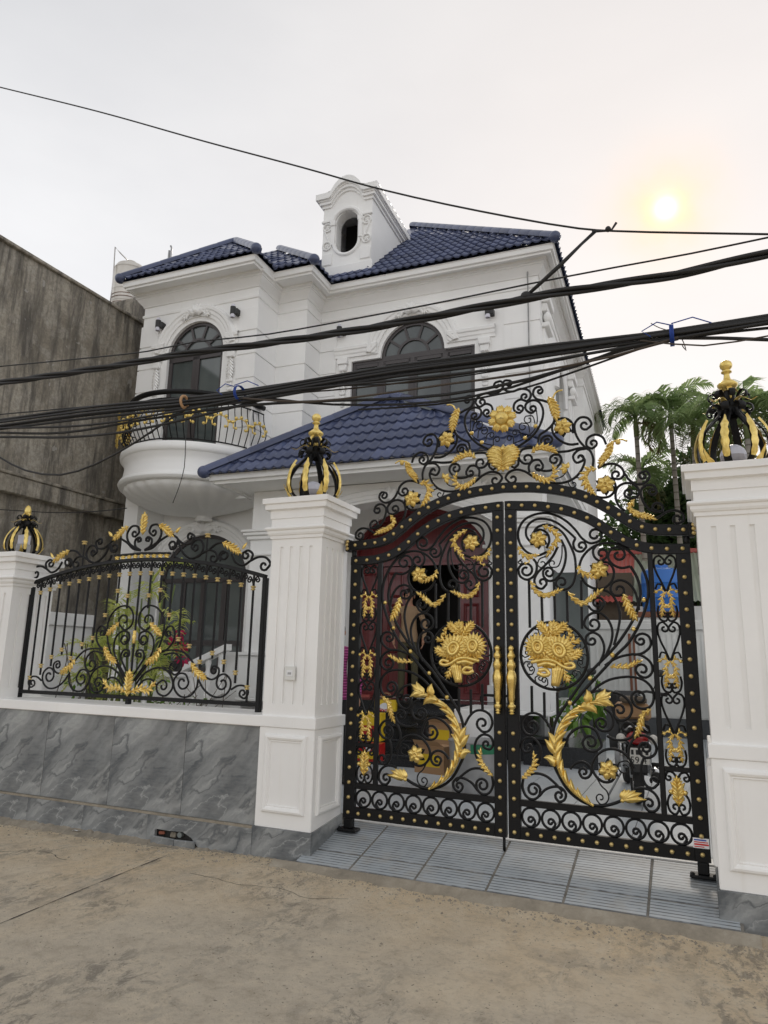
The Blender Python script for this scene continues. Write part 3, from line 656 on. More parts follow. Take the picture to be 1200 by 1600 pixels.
GY = 0.42; GC = -1.33                                     # gate plane and its centre line
cv = [None]+[zoomconv(ox, oy, 6.0, GY) for ox, oy in ((790, 780), (890, 840), (800, 940), (890, 990), (800, 1070), (920, 1150), (770, 585), (890, 660))]
zc2 = zoomconv(780, 580, 3.3333, GY)
U0, U1 = GC+0.008, 0.012                                  # a leaf runs from the centre line to the hinge
ZB = 0.300
topP = catmull([zc2(*p) for p in ((40, 701), (130, 702), (200, 703), (270, 711), (338, 723), (407, 745), (474, 773), (538, 811), (599, 852), (666, 890), (735, 913), (814, 926), (898, 927), (985, 925))], 0.03)
topP[0] = Vector((U0, topP[1].y)); topP[-1] = Vector((U1, topP[-2].y))
SW, OW = 0.088, 0.098                                     # stile widths
LEAF_SCROLLS = [
 (1, [(395, 490), (300, 527), (200, 495), (132, 410), (120, 300), (170, 200), (260, 148), (370, 130), (480, 155), (580, 215), (660, 295), (720, 370), (790, 412), (850, 405), ('s', 835, 335, 1.2)]),
 (1, [(245, 415), (195, 345), (200, 260), (270, 195), (370, 185), (470, 215), (560, 280), (655, 365)]),
 (1, [(655, 365), (634, 420), (660, 480), (715, 490), (755, 450), ('s', 713, 437, .9)]),
 (1, [(250, 345), (290, 270), (370, 238), (460, 260), (540, 320), (600, 420), (645, 530), (658, 640), (655, 720), (620, 810), (550, 850), (490, 825), ('s', 527, 780, 1.0)]),
 (1, [(245, 400), (255, 320), (320, 285), (390, 320), (410, 390), (385, 460)]),
 (1, [(490, 445), (440, 540), (370, 620), (300, 690), (270, 760), (290, 820), (340, 840), (382, 800), ('s', 345, 780, .8)]),
 (1, [(520, 380), (560, 470), (560, 580), (520, 690), (460, 755), (400, 765), (355, 720), (352, 675), ('s', 405, 690, 1.2)]),
 (1, [(260, 560), (288, 600), (290, 665), (265, 720), (200, 755), (135, 720), (120, 660), ('s', 193, 668, 1.3)]),
 (1, [(1150, 470), (1070, 430), (970, 410), (870, 425), (780, 475), (715, 555), (685, 650)]),
 (1, [(850, 435), (820, 480), (835, 545), (890, 580), (940, 550), ('s', 903, 510, .95)]),
 (1, [(895, 585), (970, 600), (1015, 670), (1000, 760), (930, 830), (840, 838), (760, 800), (710, 730)]),
 (2, [(570, 270), (490, 285), (410, 255), (362, 190), (385, 115), (440, 90), (500, 115), ('s', 458, 163, .9)]),
 (2, [(650, 680), (640, 600), (610, 500), (540, 420), (470, 400), (400, 430), (385, 490), (420, 540), (470, 545), ('s', 465, 490, .8)]),
 (2, [(220, 500), (300, 490), (380, 520), (440, 600), (472, 720), (455, 860), (415, 1010)]),
 (2, [(175, 640), (220, 685), (285, 680), (325, 620), ('s', 265, 612, 1.2)]),
 (2, [(330, 1130), (390, 980), (400, 870), (360, 770), (290, 710), (210, 710), (150, 760), (140, 820), (190, 870), (240, 870), ('s', 225, 810, .95)]),
 (2, [(270, 1200), (320, 1080), (320, 1000), (280, 920), (210, 890), (155, 930), (165, 990), (205, 1005), ('s', 210, 967, .8)]),
 (2, [(600, 1100), (690, 1080), (760, 1010), (745, 930), (685, 900), (625, 925), (615, 970), (655, 1003), ('s', 668, 968, .8)]),
 (4, [(330, 300), (420, 240), (520, 205), (630, 195), (710, 225), (770, 290), (770, 370), (715, 412), (650, 390), (620, 345), ('s', 682, 338, .9)]),
 (4, [(200, 555), (270, 490), (370, 435), (480, 410), (600, 408), (700, 440), (770, 510), (790, 600), (760, 680), (690, 705), (620, 680), (580, 610), ('s', 650, 600, 1.2)]),
 (4, [(410, 550), (490, 575), (560, 640), (585, 720), (550, 790), (480, 815), (430, 790), (415, 730), ('s', 470, 715, 1.1)]),
 (4, [(320, 700), (380, 740), (410, 810), (390, 890), (330, 915), (270, 890), (245, 840), ('s', 302, 842, 1.1)]),
 (4, [(350, 960), (430, 995), (520, 995), (590, 960), (612, 890), (570, 842), ('s', 535, 885, .9)]),
 (4, [(552, 1180), (560, 1060), (620, 970), (700, 955), (780, 1000), (815, 1080), (790, 1140), (720, 1165), (665, 1130), (650, 1070), ('s', 712, 1075, 1.1)]),
 (6, [(520, 195), (492, 280), (500, 380), (540, 465), (600, 490), (650, 450), ('s', 605, 425, .7)]),
 (6, [(430, 500), (500, 488), (580, 510), (640, 570), (660, 650), (620, 705), (560, 700), (520, 650), ('s', 567, 632, 1.0)]),
 (5, [(370, 430), (320, 340), (260, 280), (180, 265), (110, 305), (92, 380), (130, 455), (190, 470), (237, 430), ('s', 190, 390, .9)]),
 (5, [(215, 790), (260, 710), (270, 620), (240, 540), (180, 495), (110, 510), (88, 580), (120, 630), (165, 625), ('s', 155, 585, .9)]),
 (5, [(150, 850), (220, 830), (310, 850), (400, 920), (475, 1000)]),
 (5, [(105, 880), (100, 970), (140, 1050), (200, 1075), (255, 1040), (265, 980), ('s', 202, 985, 1.2)]),
 (5, [(255, 1045), (310, 985), (390, 955), (460, 965), (505, 1020), (490, 1080), (440, 1095), (410, 1060), ('s', 445, 1040, .85)]),
 (5, [(505, 560), (530, 480), (600, 415), (690, 390), (780, 425), (820, 500), (838, 580), (760, 625), (690, 600), (662, 540), (690, 490), ('s', 738, 538, .95)]),
 (5, [(545, 790), (590, 740), (660, 722), (725, 760), (745, 820), (710, 870), (660, 870), (630, 820), ('s', 672, 818, .85)]),
 (5, [(1150, 780), (1090, 680), (1030, 628), (950, 602), (860, 615), (780, 680), (750, 770), (790, 860), (860, 910), (930, 905), (970, 860)]),
]
LEAF_THIN = [
 (1, [(530, 430), (525, 540), (490, 630), (440, 640), ('s', 440, 602, .9)]),
 (1, [(400, 530), (320, 560), (298, 605), ('s', 342, 605, .9)]),
 (1, [(150, 560), (118, 590), ('s', 140, 588, .9)]),
 (5, [(800, 880), (840, 950), (890, 1000), (907, 1060), (880, 1110), (830, 1120), (795, 1080), ('s', 830, 1060, .9)]),
 (5, [(1140, 900), (1130, 790), (1080, 715), (1010, 725), ('s', 1055, 778, 1.0)]),
]
def o2(p, a): # shift a point drawn on zoom a
    return cv[a](*p)
STEM_A = [o2(p, 2) for p in ((570, 270), (625, 360), (662, 480), (655, 600), (610, 740), (530, 880), (420, 1030))]+[o2(p, 3) for p in ((700, 700), (540, 920), (430, 1080))]+[o2(p, 5) for p in ((393, 400), (375, 560), (385, 720), (440, 850), (520, 980), (620, 1070), (740, 1125), (850, 1135), (950, 1115), (1030, 1085))]
STEM_B = [o2(p, 2) for p in ((440, 60), (500, 85), (600, 170), (690, 300), (732, 430), (735, 560), (700, 700), (640, 840), (550, 990), (450, 1090))]+[o2(p, 3) for p in ((900, 590), (680, 830), (560, 970))]
MEDC = cv[3](392, 505); MEDR = (cv[3](712, 505)-MEDC).length

def sunflower(pl, parent, c, r, tilt):
    mb = MB()
    for lay, (n, L, d) in enumerate(((20, 1.0, -0.018), (18, .82, -0.026))):
        for i in range(n): petal(mb, pl, c, 2*PI*(i+.5*lay)/n, r*L, r*.36, r*.14, dy=d, ns=3, lift=.8)
    o = mb.build('sunflower', 'gold', parent, True)
    mb = MB(); ca, sa = math.cos(tilt), math.sin(tilt)
    for rad, tr, dd in ((.40, .13, -.050), (.20, .08, -.046)):
        P = []
        for k in range(18):
            x, z = r*rad*.78*math.cos(2*PI*k/18), r*rad*math.sin(2*PI*k/18)
            P.append(pl.w((c[0]+x*ca-z*sa, c[1]+x*sa+z*ca), dd))
        mb.tube(P, r*tr, 6, closed=True)
    mb.lathe([(r*.40, 0), (r*.3, .006), (0.0005, .01)], (0, 0, 0), 16)
    q = Vector(pl.w(c, -.03)); b = len(mb.v)-3*16
    for i in range(b, len(mb.v)): x, y, z = mb.v[i]; mb.v[i] = (q.x+x, q.y-z, q.z+y)
    # three rings of 16 were turned to face the street
    mb.build('seed_disc', 'gold', parent, True)

def gate_leaf(name, label, mirror):
    pl = Plane2(GY, (U1 if mirror is None else 2*GC-U1, GY, ZB), mirror)
    t = empty(name, (pl.o[0], GY, ZB)); tag(t, label, 'gate', 'gate leaves')
    hx = lambda u: u
    # frame
    strip(pl, [Vector((U0+SW/2, ZB)), Vector((U0+SW/2, topP[2].y-0.036))], SW, -0.022, 0.022, t, 'stile')
    strip(pl, [Vector((U1-OW/2, ZB)), Vector((U1-OW/2, topP[-2].y-0.036))], OW, -0.022, 0.022, t, 'stile')
    strip(pl, topP, 0.074, -0.0235, 0.022, t, 'top_rail')
    strip(pl, [Vector((U0+SW, ZB+0.042)), Vector((U1-OW, ZB+0.042))], 0.084, -0.021, 0.02, t, 'bottom_rail')
    zl = 0.5*(cv[5](100, 1100).y+cv[6](1000, 800).y)
    strip(pl, [Vector((U0+SW, zl)), Vector((U1-OW, zl))], 0.046, -0.018, 0.018, t, 'lower_rail')
    xi = 0.5*(zc2(787, 950).x+cv[6](705, 740).x)
    zi = max(p.y for p in topP if p.x > xi-0.05)-0.03
    strip(pl, [Vector((xi, zl+0.02)), Vector((xi, zi))], 0.036, -0.016, 0.016, t, 'mullion')
    zs = cv[6](860, 315).y
    strip(pl, [Vector((xi+0.018, zs)), Vector((U1-OW, zs))], 0.032, -0.015, 0.015, t, 'cross_bar')
    # rivets
    def row(a, b, n, d=-0.022):
        for i in range(n): rivet(pl, a.lerp(b, i/(n-1)), t, d)
    row(Vector((U0+SW*.5, ZB+0.045)), Vector((U0+SW*.5, 1.03)), 7); row(Vector((U0+SW*.5, 1.62)), Vector((U0+SW*.5, topP[2].y-0.09)), 11)
    row(Vector((U1-OW*.5, ZB+0.045)), Vector((U1-OW*.5, topP[-2].y-0.09)), 18)
    row(Vector((U0+SW+0.05, ZB+0.042)), Vector((U1-OW-0.04, ZB+0.042)), 12, -0.021)
    L = [0]
    for i in range(1, len(topP)): L.append(L[-1]+(topP[i]-topP[i-1]).length)
    for k in range(14):
        s_ = 0.035+(L[-1]-0.085)*k/13; i = max(j for j in range(len(L)-1) if L[j] <= s_); rivet(pl, topP[i].lerp(topP[i+1], (s_-L[i])/(L[i+1]-L[i])), t, -0.0235)
    # scrolls
    for z_, sp in LEAF_SCROLLS: bar(pl, curve(sp, cv[z_]), t)
    for z_, sp in LEAF_THIN: bar(pl, curve(sp, cv[z_], .012), t, 0.0055, 0.005, 'tendril')
    bar(pl, catmull(STEM_A, .02), t, 0.012, 0.010, 'stem', dy=0.002); bar(pl, catmull(STEM_B, .02), t, 0.012, 0.010, 'stem', dy=-0.002)
    # pickets above and below the medallion
    for (x, za, zb) in ((218, 760, 1180), (335, 870, 1120), (455, 775, 1105), (573, 860, 1130), (708, 760, 1190)):
        a, b = cv[1](x, za), cv[1](x+8, zb)
        bar(pl, [a, Vector((b.x, b.y-0.02))], t, 0.011, 0.011, 'picket', dy=0.006)
    for (x, za, zb) in ((183, 790, 1045), (300, 850, 1090), (423, 850, 1080)):
        a, b = cv[3](x, za), cv[3](x+4, zb); bar(pl, [a, b], t, 0.011, 0.011, 'picket', dy=0.006)
    # medallion
    ring = [MEDC+Vector((math.cos(a), math.sin(a)))*MEDR for a in [2*PI*k/56 for k in range(57)]]
    med = bar(pl, ring, t, 0.012, 0.011, 'medallion')
    fil = MB()
    for k in range(20):
        a = 2*PI*k/20; d = Vector((math.cos(a), math.sin(a))); nn = Vector((-d.y, d.x)); s_ = 1 if k % 2 else -1
        A = MEDC+d*MEDR*.97; Cc = MEDC+d*MEDR*.80+nn*s_*MEDR*.06
        P = [A, MEDC+d*MEDR*.88-nn*s_*MEDR*.07, MEDC+d*MEDR*.76-nn*s_*MEDR*.03]
        Q = catmull(P, .008); Q = Q+spiral(Q[-1], (Q[-1]-Q[-2]).normalized(), Cc, 1.1, .008)
        fil.tube([pl.w(p) for p in Q], 0.0052, 5)
    fil.build('filigree', 'iron', med, True)
    # bouquet
    q = pl.w(cv[3](365, 470), -.012); MB().ball(q, 1.0, 20, 10, sx=.155, sy=.018, sz=.125).build('bouquet', 'gold', med, True); q = pl.w(cv[3](370, 290), -.010); MB().ball(q, 1.0, 14, 8, sx=.07, sy=.008, sz=.045).build('bouquet', 'gold', med, True)
    bds = []; bq = MB(); K = lambda x, z: cv[3](x, z)
    bqo = None
    for sp, W_, n_ in (([(350, 330), (320, 280), (275, 225)], .052, 4), ([(400, 320), (440, 275), (485, 230)], .05, 4), ([(520, 400), (570, 370), (605, 370)], .045, 3),
                       ([(520, 540), (580, 510), (625, 480)], .05, 4), ([(380, 320), (388, 275), (392, 228)], .055, 4), ([(260, 560), (200, 530), (175, 500)], .04, 3),
                       ([(480, 640), (500, 680), (520, 720)], .045, 3), ([(520, 360), (545, 320), (550, 290)], .035, 3)):
        bq = MB(); acanthus(bq, pl, [K(*p) for p in sp], W_, n_, dy=-0.016); bq.build('bouquet_leaf', 'gold', med, True)
    for c_, r_ in (((535, 265), .016), ((560, 315), .014), ((400, 245), .014), ((340, 480), .02), ((360, 500), .018)):
        bds.append((pl.w(K(*c_), -.03), r_))
    for q, r_ in bds: MB().ball(q, r_, 8, 6).build('berry', 'gold', med, True)
    sunflower(pl, med, K(252, 425), 0.112, 0.1); sunflower(pl, med, K(452, 455), 0.124, 0.5)
    rb = MB()
    for sp, w_ in (([(190, 570), (260, 555), (340, 545), (410, 560), (480, 605), (550, 625), (595, 610), (575, 580), (500, 590)], .014), ([(250, 665), (300, 690), (355, 680), (330, 640), (260, 645)], .016), ([(250, 600), (330, 580), (420, 600)], .016)):
        rb.tube([pl.w(p, -0.045) for p in catmull([K(*p) for p in sp], .012)], 1.0, 8, ref=(0, 1, 0), flat=(w_, .012))
    st = [K(*p) for p in ((440, 600), (430, 690), (410, 790))]
    for k in range(-2, 3):
        rb.tube([pl.w(p+Vector((k*.018*(1-.1*i), 0)), -.03-.01*math.cos(k)) for i, p in enumerate(catmull(st, .03))], .013, 6)
    rb.build('ribbon', 'gold', med, True)
    # gold leaves
    G = [(1, [(350, 252), (430, 285), (487, 335), (487, 390), (450, 440), (410, 505)], .052, 7, .75, .75), (1, [(122, 440), (155, 510), (215, 540), (278, 532)], .042, 5, .8, .8), (1, [(215, 545), (225, 590), (200, 600)], .028, 2, 1, 1),
         (1, [(240, 765), (270, 850), (340, 905), (420, 905), (500, 865)], .05, 7, 1, .45), (1, [(590, 870), (645, 945), (715, 985), (800, 945), (880, 875)], .052, 7, 1, .45), (1, [(680, 620), (705, 680), (770, 710), (835, 730)], .042, 5, .7, .9),
         (2, [(505, 530), (555, 640), (610, 735)], .055, 5, .7, 1), (4, [(380, 312), (470, 315), (550, 315), (640, 272)], .045, 5, 1, .4), (4, [(765, 710), (695, 745), (665, 820), (628, 930)], .05, 6, 1, .5),
         (5, [(95, 880), (160, 810), (205, 750), (207, 670)], .046, 6, .45, 1)]
    for z_, sp, W_, n_, a_, b_ in G: gold_leaf(pl, t, cv[z_], sp, W_, n_, sl=a_ if mirror is None else a_, sr=b_)
    big = MB()
    sp = [cv[5](*p) for p in ((770, 1132), (650, 1050), (530, 930), (450, 790), (412, 650))]
    acanthus(big, pl, sp, .118, 6, lw=.36, sl=.12, sr=1.05, rib=.07, tipL=.4, spread=.22, h=.03, prof=lambda t: .45+.65*t)
    sp = [cv[5](*p) for p in ((408, 720), (410, 560), (455, 400), (550, 270), (680, 190), (800, 150))]
    acanthus(big, pl, sp, .125, 6, lw=.36, sl=.12, sr=1.0, rib=.07, tipL=.8, spread=.22, h=.034, prof=lambda t: 1.0-.25*t)
    for sp, W_ in (([(415, 600), (385, 500), (340, 440)], .075), ([(410, 640), (360, 560), (310, 510)], .07), ([(405, 760), (360, 680), (305, 690)], .075), ([(700, 170), (720, 100), (690, 45)], .08), ([(790, 140), (860, 110), (930, 60)], .085), ([(780, 150), (880, 160), (955, 210)], .08), ([(790, 150), (860, 90), (870, 30)], .08), ([(640, 210), (760, 210), (800, 270)], .085)):
        P = [cv[5](*p) for p in sp]
        a0 = math.atan2((P[1]-P[0]).y, (P[1]-P[0]).x); a1 = math.atan2((P[2]-P[1]).y, (P[2]-P[1]).x); bd = (a1-a0+PI) % (2*PI)-PI
        petal(big, pl, P[0], a0-bd*.25, (P[1]-P[0]).length+(P[2]-P[1]).length, W_*.75, .024, bend=bd*1.5, dy=-.02)
    big.build('acanthus_frond', 'gold', t, True)
    fan = MB(); c_ = cv[6](318, 600)
    for tip in ((330, 488), (375, 490), (430, 495), (490, 512), (540, 570)):
        q = cv[6](*tip); d_ = q-c_; petal(fan, pl, c_, math.atan2(d_.y, d_.x), d_.length, .045, .02, bend=-.25, dy=-.012)
    fan.ball(pl.w(c_, -.02), .016, 8, 6); fan.build('palmette', 'gold', t, True)
    for z_, c_ in ((1, (310, 380)), (1, (880, 665)), (5, (905, 795))): rosette(pl, t, cv[z_](*c_), .072)
    for z_, c_ in ((2, (697, 585)), (2, (600, 857)), (2, (402, 1103)), (3, (943, 500)), (3, (733, 717)), (3, (545, 948))): bead(pl, cv[z_](*c_), t)
    # hinge-side panel: three hearts with double leaves, one fleuron
    uc = (xi+0.018+U1-OW)/2; hwid = (U1-OW-xi-0.018)/2; k0 = hwid/140.0
    zt = [cv[2](935, 165).y, cv[2](960, 790).y, cv[4](1000, 560).y]; zb_ = [cv[2](950, 782).y, cv[4](985, 552).y, zs+0.018]
    for a, b in zip(zt, zb_):
        kz = (a-b)/615.0
        lc = lambda x, z, s=1: Vector((uc+s*(x-935)*k0, a-(z-165)*kz))
        for s in (-1, 1):
            f_ = lambda x, z: lc(x, z, -s)
            bar(pl, curve([(930, 505), (880, 415), (830, 330), (802, 245), (820, 185), (870, 168), (915, 195), ('s', 886, 225, .95)], f_, .012), t, .0085, .008)
            bar(pl, curve([(918, 500), (885, 445), (835, 435), (806, 485)], f_, .012), t, .0075, .008)
            bar(pl, curve([(830, 640), (818, 700), (850, 768), (910, 780), (945, 740), ('s', 905, 728, .95)], f_, .012), t, .0085, .008)
            mb = MB()
            acanthus(mb, pl, [f_(*p) for p in ((925, 540), (880, 492), (822, 505))], .028, 3, dy=-.012); acanthus(mb, pl, [f_(*p) for p in ((905, 520), (872, 580), (885, 650), (870, 715))], .033, 5, dy=-.012)
            mb.ball(pl.w(f_(812, 510), -.014), .012, 8, 6); mb.ball(pl.w(f_(922, 640), -.014), .012, 8, 6)
            mb.build('gold_leaf', 'gold', t, True)
    kz = (zs-0.016-zl-0.023)/400.0; a = zs-0.016
    for s in (-1, 1):
        f_ = lambda x, z: Vector((uc-s*(x-870)*hwid/145.0, a-(z-345)*kz))
        bar(pl, curve([(860, 400), (820, 355), (760, 350), (730, 400), ('s', 768, 405, .9)], f_, .012), t, .0085, .008)
        bar(pl, curve([(820, 530), (760, 580), (740, 650), (770, 720), (830, 738), (865, 700), ('s', 828, 675, .9)], f_, .012), t, .0085, .008)
    f_ = lambda x, z: Vector((uc+(x-870)*hwid/145.0, a-(z-345)*kz)); mb = MB()
    acanthus(mb, pl, [f_(870, 660), f_(870, 540), f_(865, 430)], .05, 5, dy=-.012)
    for s in (-1, 1):
        for dx, dz_, L_ in ((75, 520, .05), (70, 590, .045), (50, 440, .035)):
            q = f_(870+s*dx, dz_); d_ = q-f_(870, 560); petal(mb, pl, f_(870, 560), math.atan2(d_.y, d_.x), d_.length*1.15, .035, .014, bend=-s*.5, dy=-.012)
        mb.ball(pl.w(f_(870+s*85, 530), -.02), .016, 8, 6)
    mb.build('fleuron', 'gold', t, True)
    # the row of curled rings at the foot
    n = 8; x0, x1 = U0+SW, U1-OW; R_ = (x1-x0)/n/2; zc = (ZB+0.084+zl-0.023)/2; rz_ = (zl-0.023-ZB-0.084)/2-0.006
    sg = 1
    for i in range(n):
        c = Vector((x0+R_*(2*i+1), zc)); P = []
        for k in range(33): a = -PI*.46+2*PI*k/32; P.append(c+Vector((math.cos(a)*(R_-.008), math.sin(a)*rz_)))
        Q = [P[-1], c+Vector((R_*.42, -rz_*.45)), c+Vector((R_*.20, -rz_*.02))]
        Q = catmull(Q, .01); Q = Q+spiral(Q[-1], (Q[-1]-Q[-2]).normalized(), c+Vector((-R_*.02, -rz_*.28)), .95, .009)
        bar(pl, P+Q[1:], t, .0098, .009)
    # handle
    zh0, zh1 = cv[3](10, 410).y, cv[3](20, 1060).y; Hh = zh0-zh1
    prof = [(0, 0), (.012, .008), (.018, .022), (.012, .036), (.010, .042), (.022, .056), (.014, .070), (.018, .085), (.028, .11), (.028, .135), (.016, .155), (.018, .19), (.024, .24), (.022, .30), (.026, .38), (.034, .47), (.036, .54), (.030, .60), (.022, .63), (.026, .655), (.034, .70), (.030, .74), (.018, .775), (.020, .80), (.030, .83), (.026, .87), (.014, .90), (.016, .925), (.022, .95), (.016, .98), (.001, 1.0)]
    hb = MB().lathe([(r_*1.0+.0005, z_*Hh) for r_, z_ in prof], (0, 0, 0), 14, sy=1.15, ripple=.07, rn=7)
    ho = hb.build('handle', 'gold', t, True); ho.location = pl.w((U0+SW*.5, zh1), -0.058)
    MB().tube([(0, .06, .19*Hh), (0, 0, .19*Hh)], .012, 8).tube([(0, .06, .84*Hh), (0, 0, .84*Hh)], .012, 8).build('handle_post', 'gold', ho, True)
    # pivot block on the paving
    q = Vector((U1-OW*.5, ZB)); c = pl.w(q)
    MB().bbox(c[0]-.035, c[0]+.035, -.035, .035, -.075, -.002, .006).bbox(c[0]-.085, c[0]+.085, -.06, .05, -.098, -.075, .01).build('pivot', 'iron', t)
    for dx in (-.065, .065): MB().ball((c[0]+dx, -.035, -.075), .013, 8, 6).build('bolt', 'iron', t, True)
    # upper hinge pin
    c = pl.w(Vector((U1-.02, topP[-2].y+.045))); MB().tube([(c[0], 0, c[2]-.02), (c[0], 0, c[2]+.045)], .022, 12).build('hinge', 'iron', t, True)
    return t, pl
gr, plr = gate_leaf('gate_leaf', 'right leaf of the black and gold scrolled iron gate', None)
gl, pll = gate_leaf('gate_leaf', 'left leaf of the black and gold scrolled iron gate with drop bolt and latch hook', GC)
mb = MB().tube([pll.w((U0+.03, ZB+.02), .03), pll.w((U0+.03, ZB-.125), .03)], .011, 8); mb.build('drop_bolt', 'iron', gl, True)
zq = cv[3](10, 890).y
mb = MB().tube([pll.w(p, .035) for p in ((U0-.02, zq), (U0+.12, zq), (U0+.185, zq), (U0+.20, zq-.012), (U0+.20, zq-.05))], .011, 8); mb.build('latch_bolt', 'iron', gl, True)
# warning sticker on the right stile
c = plr.w((U1-OW*.52, ZB+.115), -.0245)
stk = MB().box(c[0]-.052, c[0]+.046, c[1]-.0008, c[1], c[2]-.03, c[2]+.032).build('sticker', 'paper_white', gr)
for z_, h_, x_ in ((.004, .006, .042), (-.012, .010, .044), (-.024, .006, .03)): MB().box(c[0]-.045, c[0]-.045+2*x_, c[1]-.0016, c[1]-.0009, c[2]+z_, c[2]+z_+h_).build('print', 'ink_red', stk)
MB().box(c[0]-.045, c[0]+.03, c[1]-.0016, c[1]-.0009, c[2]+.016, c[2]+.024).build('print', 'ink_blue', stk)
# ------------------------------------------------------------------ fixed arch and crest above the gate
plc = Plane2(GY, (GC, GY, 2.4)); plcm = Plane2(GY, (GC, GY, 2.4), GC)
crest = empty('gate_overthrow', (GC, GY, 2.4)); tag(crest, 'black iron arch over the gate with scrolled crest and large gold flower', 'gate crest')
ap = [zc2(*p) for p in ((28, 607), (96, 606), (160, 605), (226, 609), (288, 616), (357, 628), (420, 645), (483, 670), (546, 702), (604, 736), (664, 774), (725, 807), (796, 824), (874, 827), (956, 828))]
archR = catmull([Vector((GC, ap[0].y))]+ap+[Vector((0.035, ap[-1].y))], .03)
full = [Vector((2*GC-p.x, p.y)) for p in archR[::-1]]+archR[1:]
strip(plc, full, 0.078, -0.022, 0.022, crest, 'arch')
L = [0]
for i in range(1, len(full)): L.append(L[-1]+(full[i]-full[i-1]).length)
for k in range(31):
    s_ = 0.06+(L[-1]-0.12)*k/30; i = max(j for j in range(len(L)-1) if L[j] <= s_); rivet(plc, full[i].lerp(full[i+1], (s_-L[i])/(L[i+1]-L[i])), crest, -0.022)
for sx_, pp_ in ((-1, plcm), (1, plc)):
    c = pp_.w((0.035, ap[-1].y)); x = c[0]
    MB().bbox(x-.03, x+.012, -.035, .035, c[2]-.055, c[2]+.05, .006).build('bracket', 'iron', crest)
    for dy_, dz_ in ((-.02, .03), (-.02, -.03), (-.03, 0)):
        o = link('rivet', RIV, crest, (x+sx_*.008, dy_-.016, c[2]+dz_), (PI/2, 0, 0))
CREST = [
 (7, [('s', 298, 208, .9), (275, 235), (320, 250), (358, 200), (335, 150), (260, 135), (190, 160), (130, 155), (88, 110), (110, 60), (160, 58), ('s', 148, 88, .8)]),
 (7, [('s', 440, 158, .9), (468, 150), (440, 115), (395, 130), (378, 185), (410, 230), (470, 245), (520, 262)]),
 (7, [('s', 252, 318, .9), (283, 330), (250, 362), (200, 335), (205, 270), (260, 235), (310, 250)]),
 (7, [('s', 372, 322, .9), (402, 335), (360, 362), (310, 330), (310, 280), (360, 245), (420, 250), (465, 310), (470, 390), (430, 500), (360, 590), (280, 650), (190, 705)]),
 (7, [(805, 650), (720, 657), (630, 620), (565, 550), (560, 470), (610, 420), (690, 415), (745, 460), (752, 550)]),
 (7, [(582, 400), (565, 460), (510, 520), (440, 570), (425, 640)]),
 (7, [(450, 640), (470, 590), (530, 575), (560, 610), (540, 642), ('s', 515, 620, .9)]),
 (7, [(870, 690), (810, 620), (772, 540), (770, 460), (820, 405), (890, 410), (925, 470), (880, 515), ('s', 862, 475, .8)]),
 (7, [(1062, 655), (1030, 590), (960, 565), (890, 600), (880, 670), (930, 695), (970, 665), ('s', 940, 645, .85)]),
 (7, [(570, 730), (700, 720), (830, 690), (900, 705), (940, 780), (938, 870)]),
 (7, [(880, 695), (800, 712), (752, 770), (785, 828), (840, 810), ('s', 818, 782, .7)]),
 (7, [(832, 765), (862, 800), (840, 880), (780, 960), (700, 1005), (600, 1022), (480, 1005), (380, 960), (300, 910), (220, 893), (150, 920), (120, 970), (150, 1010), ('s', 185, 980, .85)]),
 (7, [(400, 688), (340, 690), (270, 710), (245, 780), (290, 835), (345, 835), ('s', 322, 790, .85)]),
 (7, [(235, 790), (240, 840), (200, 875), (165, 850), ('s', 190, 832, .7)]),
 (7, [(345, 920), (338, 860), (375, 810), (435, 803), (470, 850), ('s', 428, 868, .95)]),
 (7, [(415, 885), (480, 905), (560, 895), (620, 850), (645, 800), (620, 755), (570, 755), ('s', 577, 800, 1.0)]),
 (8, [(205, 620), (230, 680), (300, 705), (380, 690), (430, 620), (420, 560), (370, 520), (310, 525)]),
 (8, [(330, 290), (310, 360), (268, 420)]),
 (8, [(265, 430), (340, 395), (420, 390), (490, 430), (510, 490), (470, 530), (410, 525), ('s', 438, 490, .9)]),
 (8, [(510, 470), (560, 540), (630, 580), (700, 570), (750, 510), (720, 460), (660, 475), ('s', 690, 500, .9)]),
 (8, [(520, 830), (460, 780), (430, 690), (450, 610), (520, 570), (600, 580), (650, 640), (630, 700), (570, 715), (520, 690), ('s', 557, 662, 1.0)]),
 (8, [('s', 775, 645, .9), (818, 650), (790, 595), (720, 590), (668, 640), (680, 720), (730, 800), (800, 840), (870, 830), ('s', 815, 800, .9)]),
 (8, [(760, 910), (830, 890), (910, 840), (990, 825), (1060, 860), (1070, 920), (1010, 950), ('s', 1012, 905, .9)]),
]
CTHIN = [(7, [(410, 340), (417, 440), (390, 520), (300, 600), (190, 650)]), (7, [(400, 475), (370, 390), (310, 392), ('s', 334, 425, .9)]), (7, [(345, 545), (330, 470), (270, 455), ('s', 284, 492, .9)]),
         (7, [(270, 595), (250, 530), (205, 520), ('s', 212, 547, .9)]), (7, [(195, 640), (190, 585), (150, 575), ('s', 160, 600, .8)]), (7, [(580, 985), (660, 950), (700, 890)]), (7, [(945, 1125), (880, 1040), (830, 980), (760, 970), (710, 1010), (730, 1055), ('s', 755, 1030, .8)])]
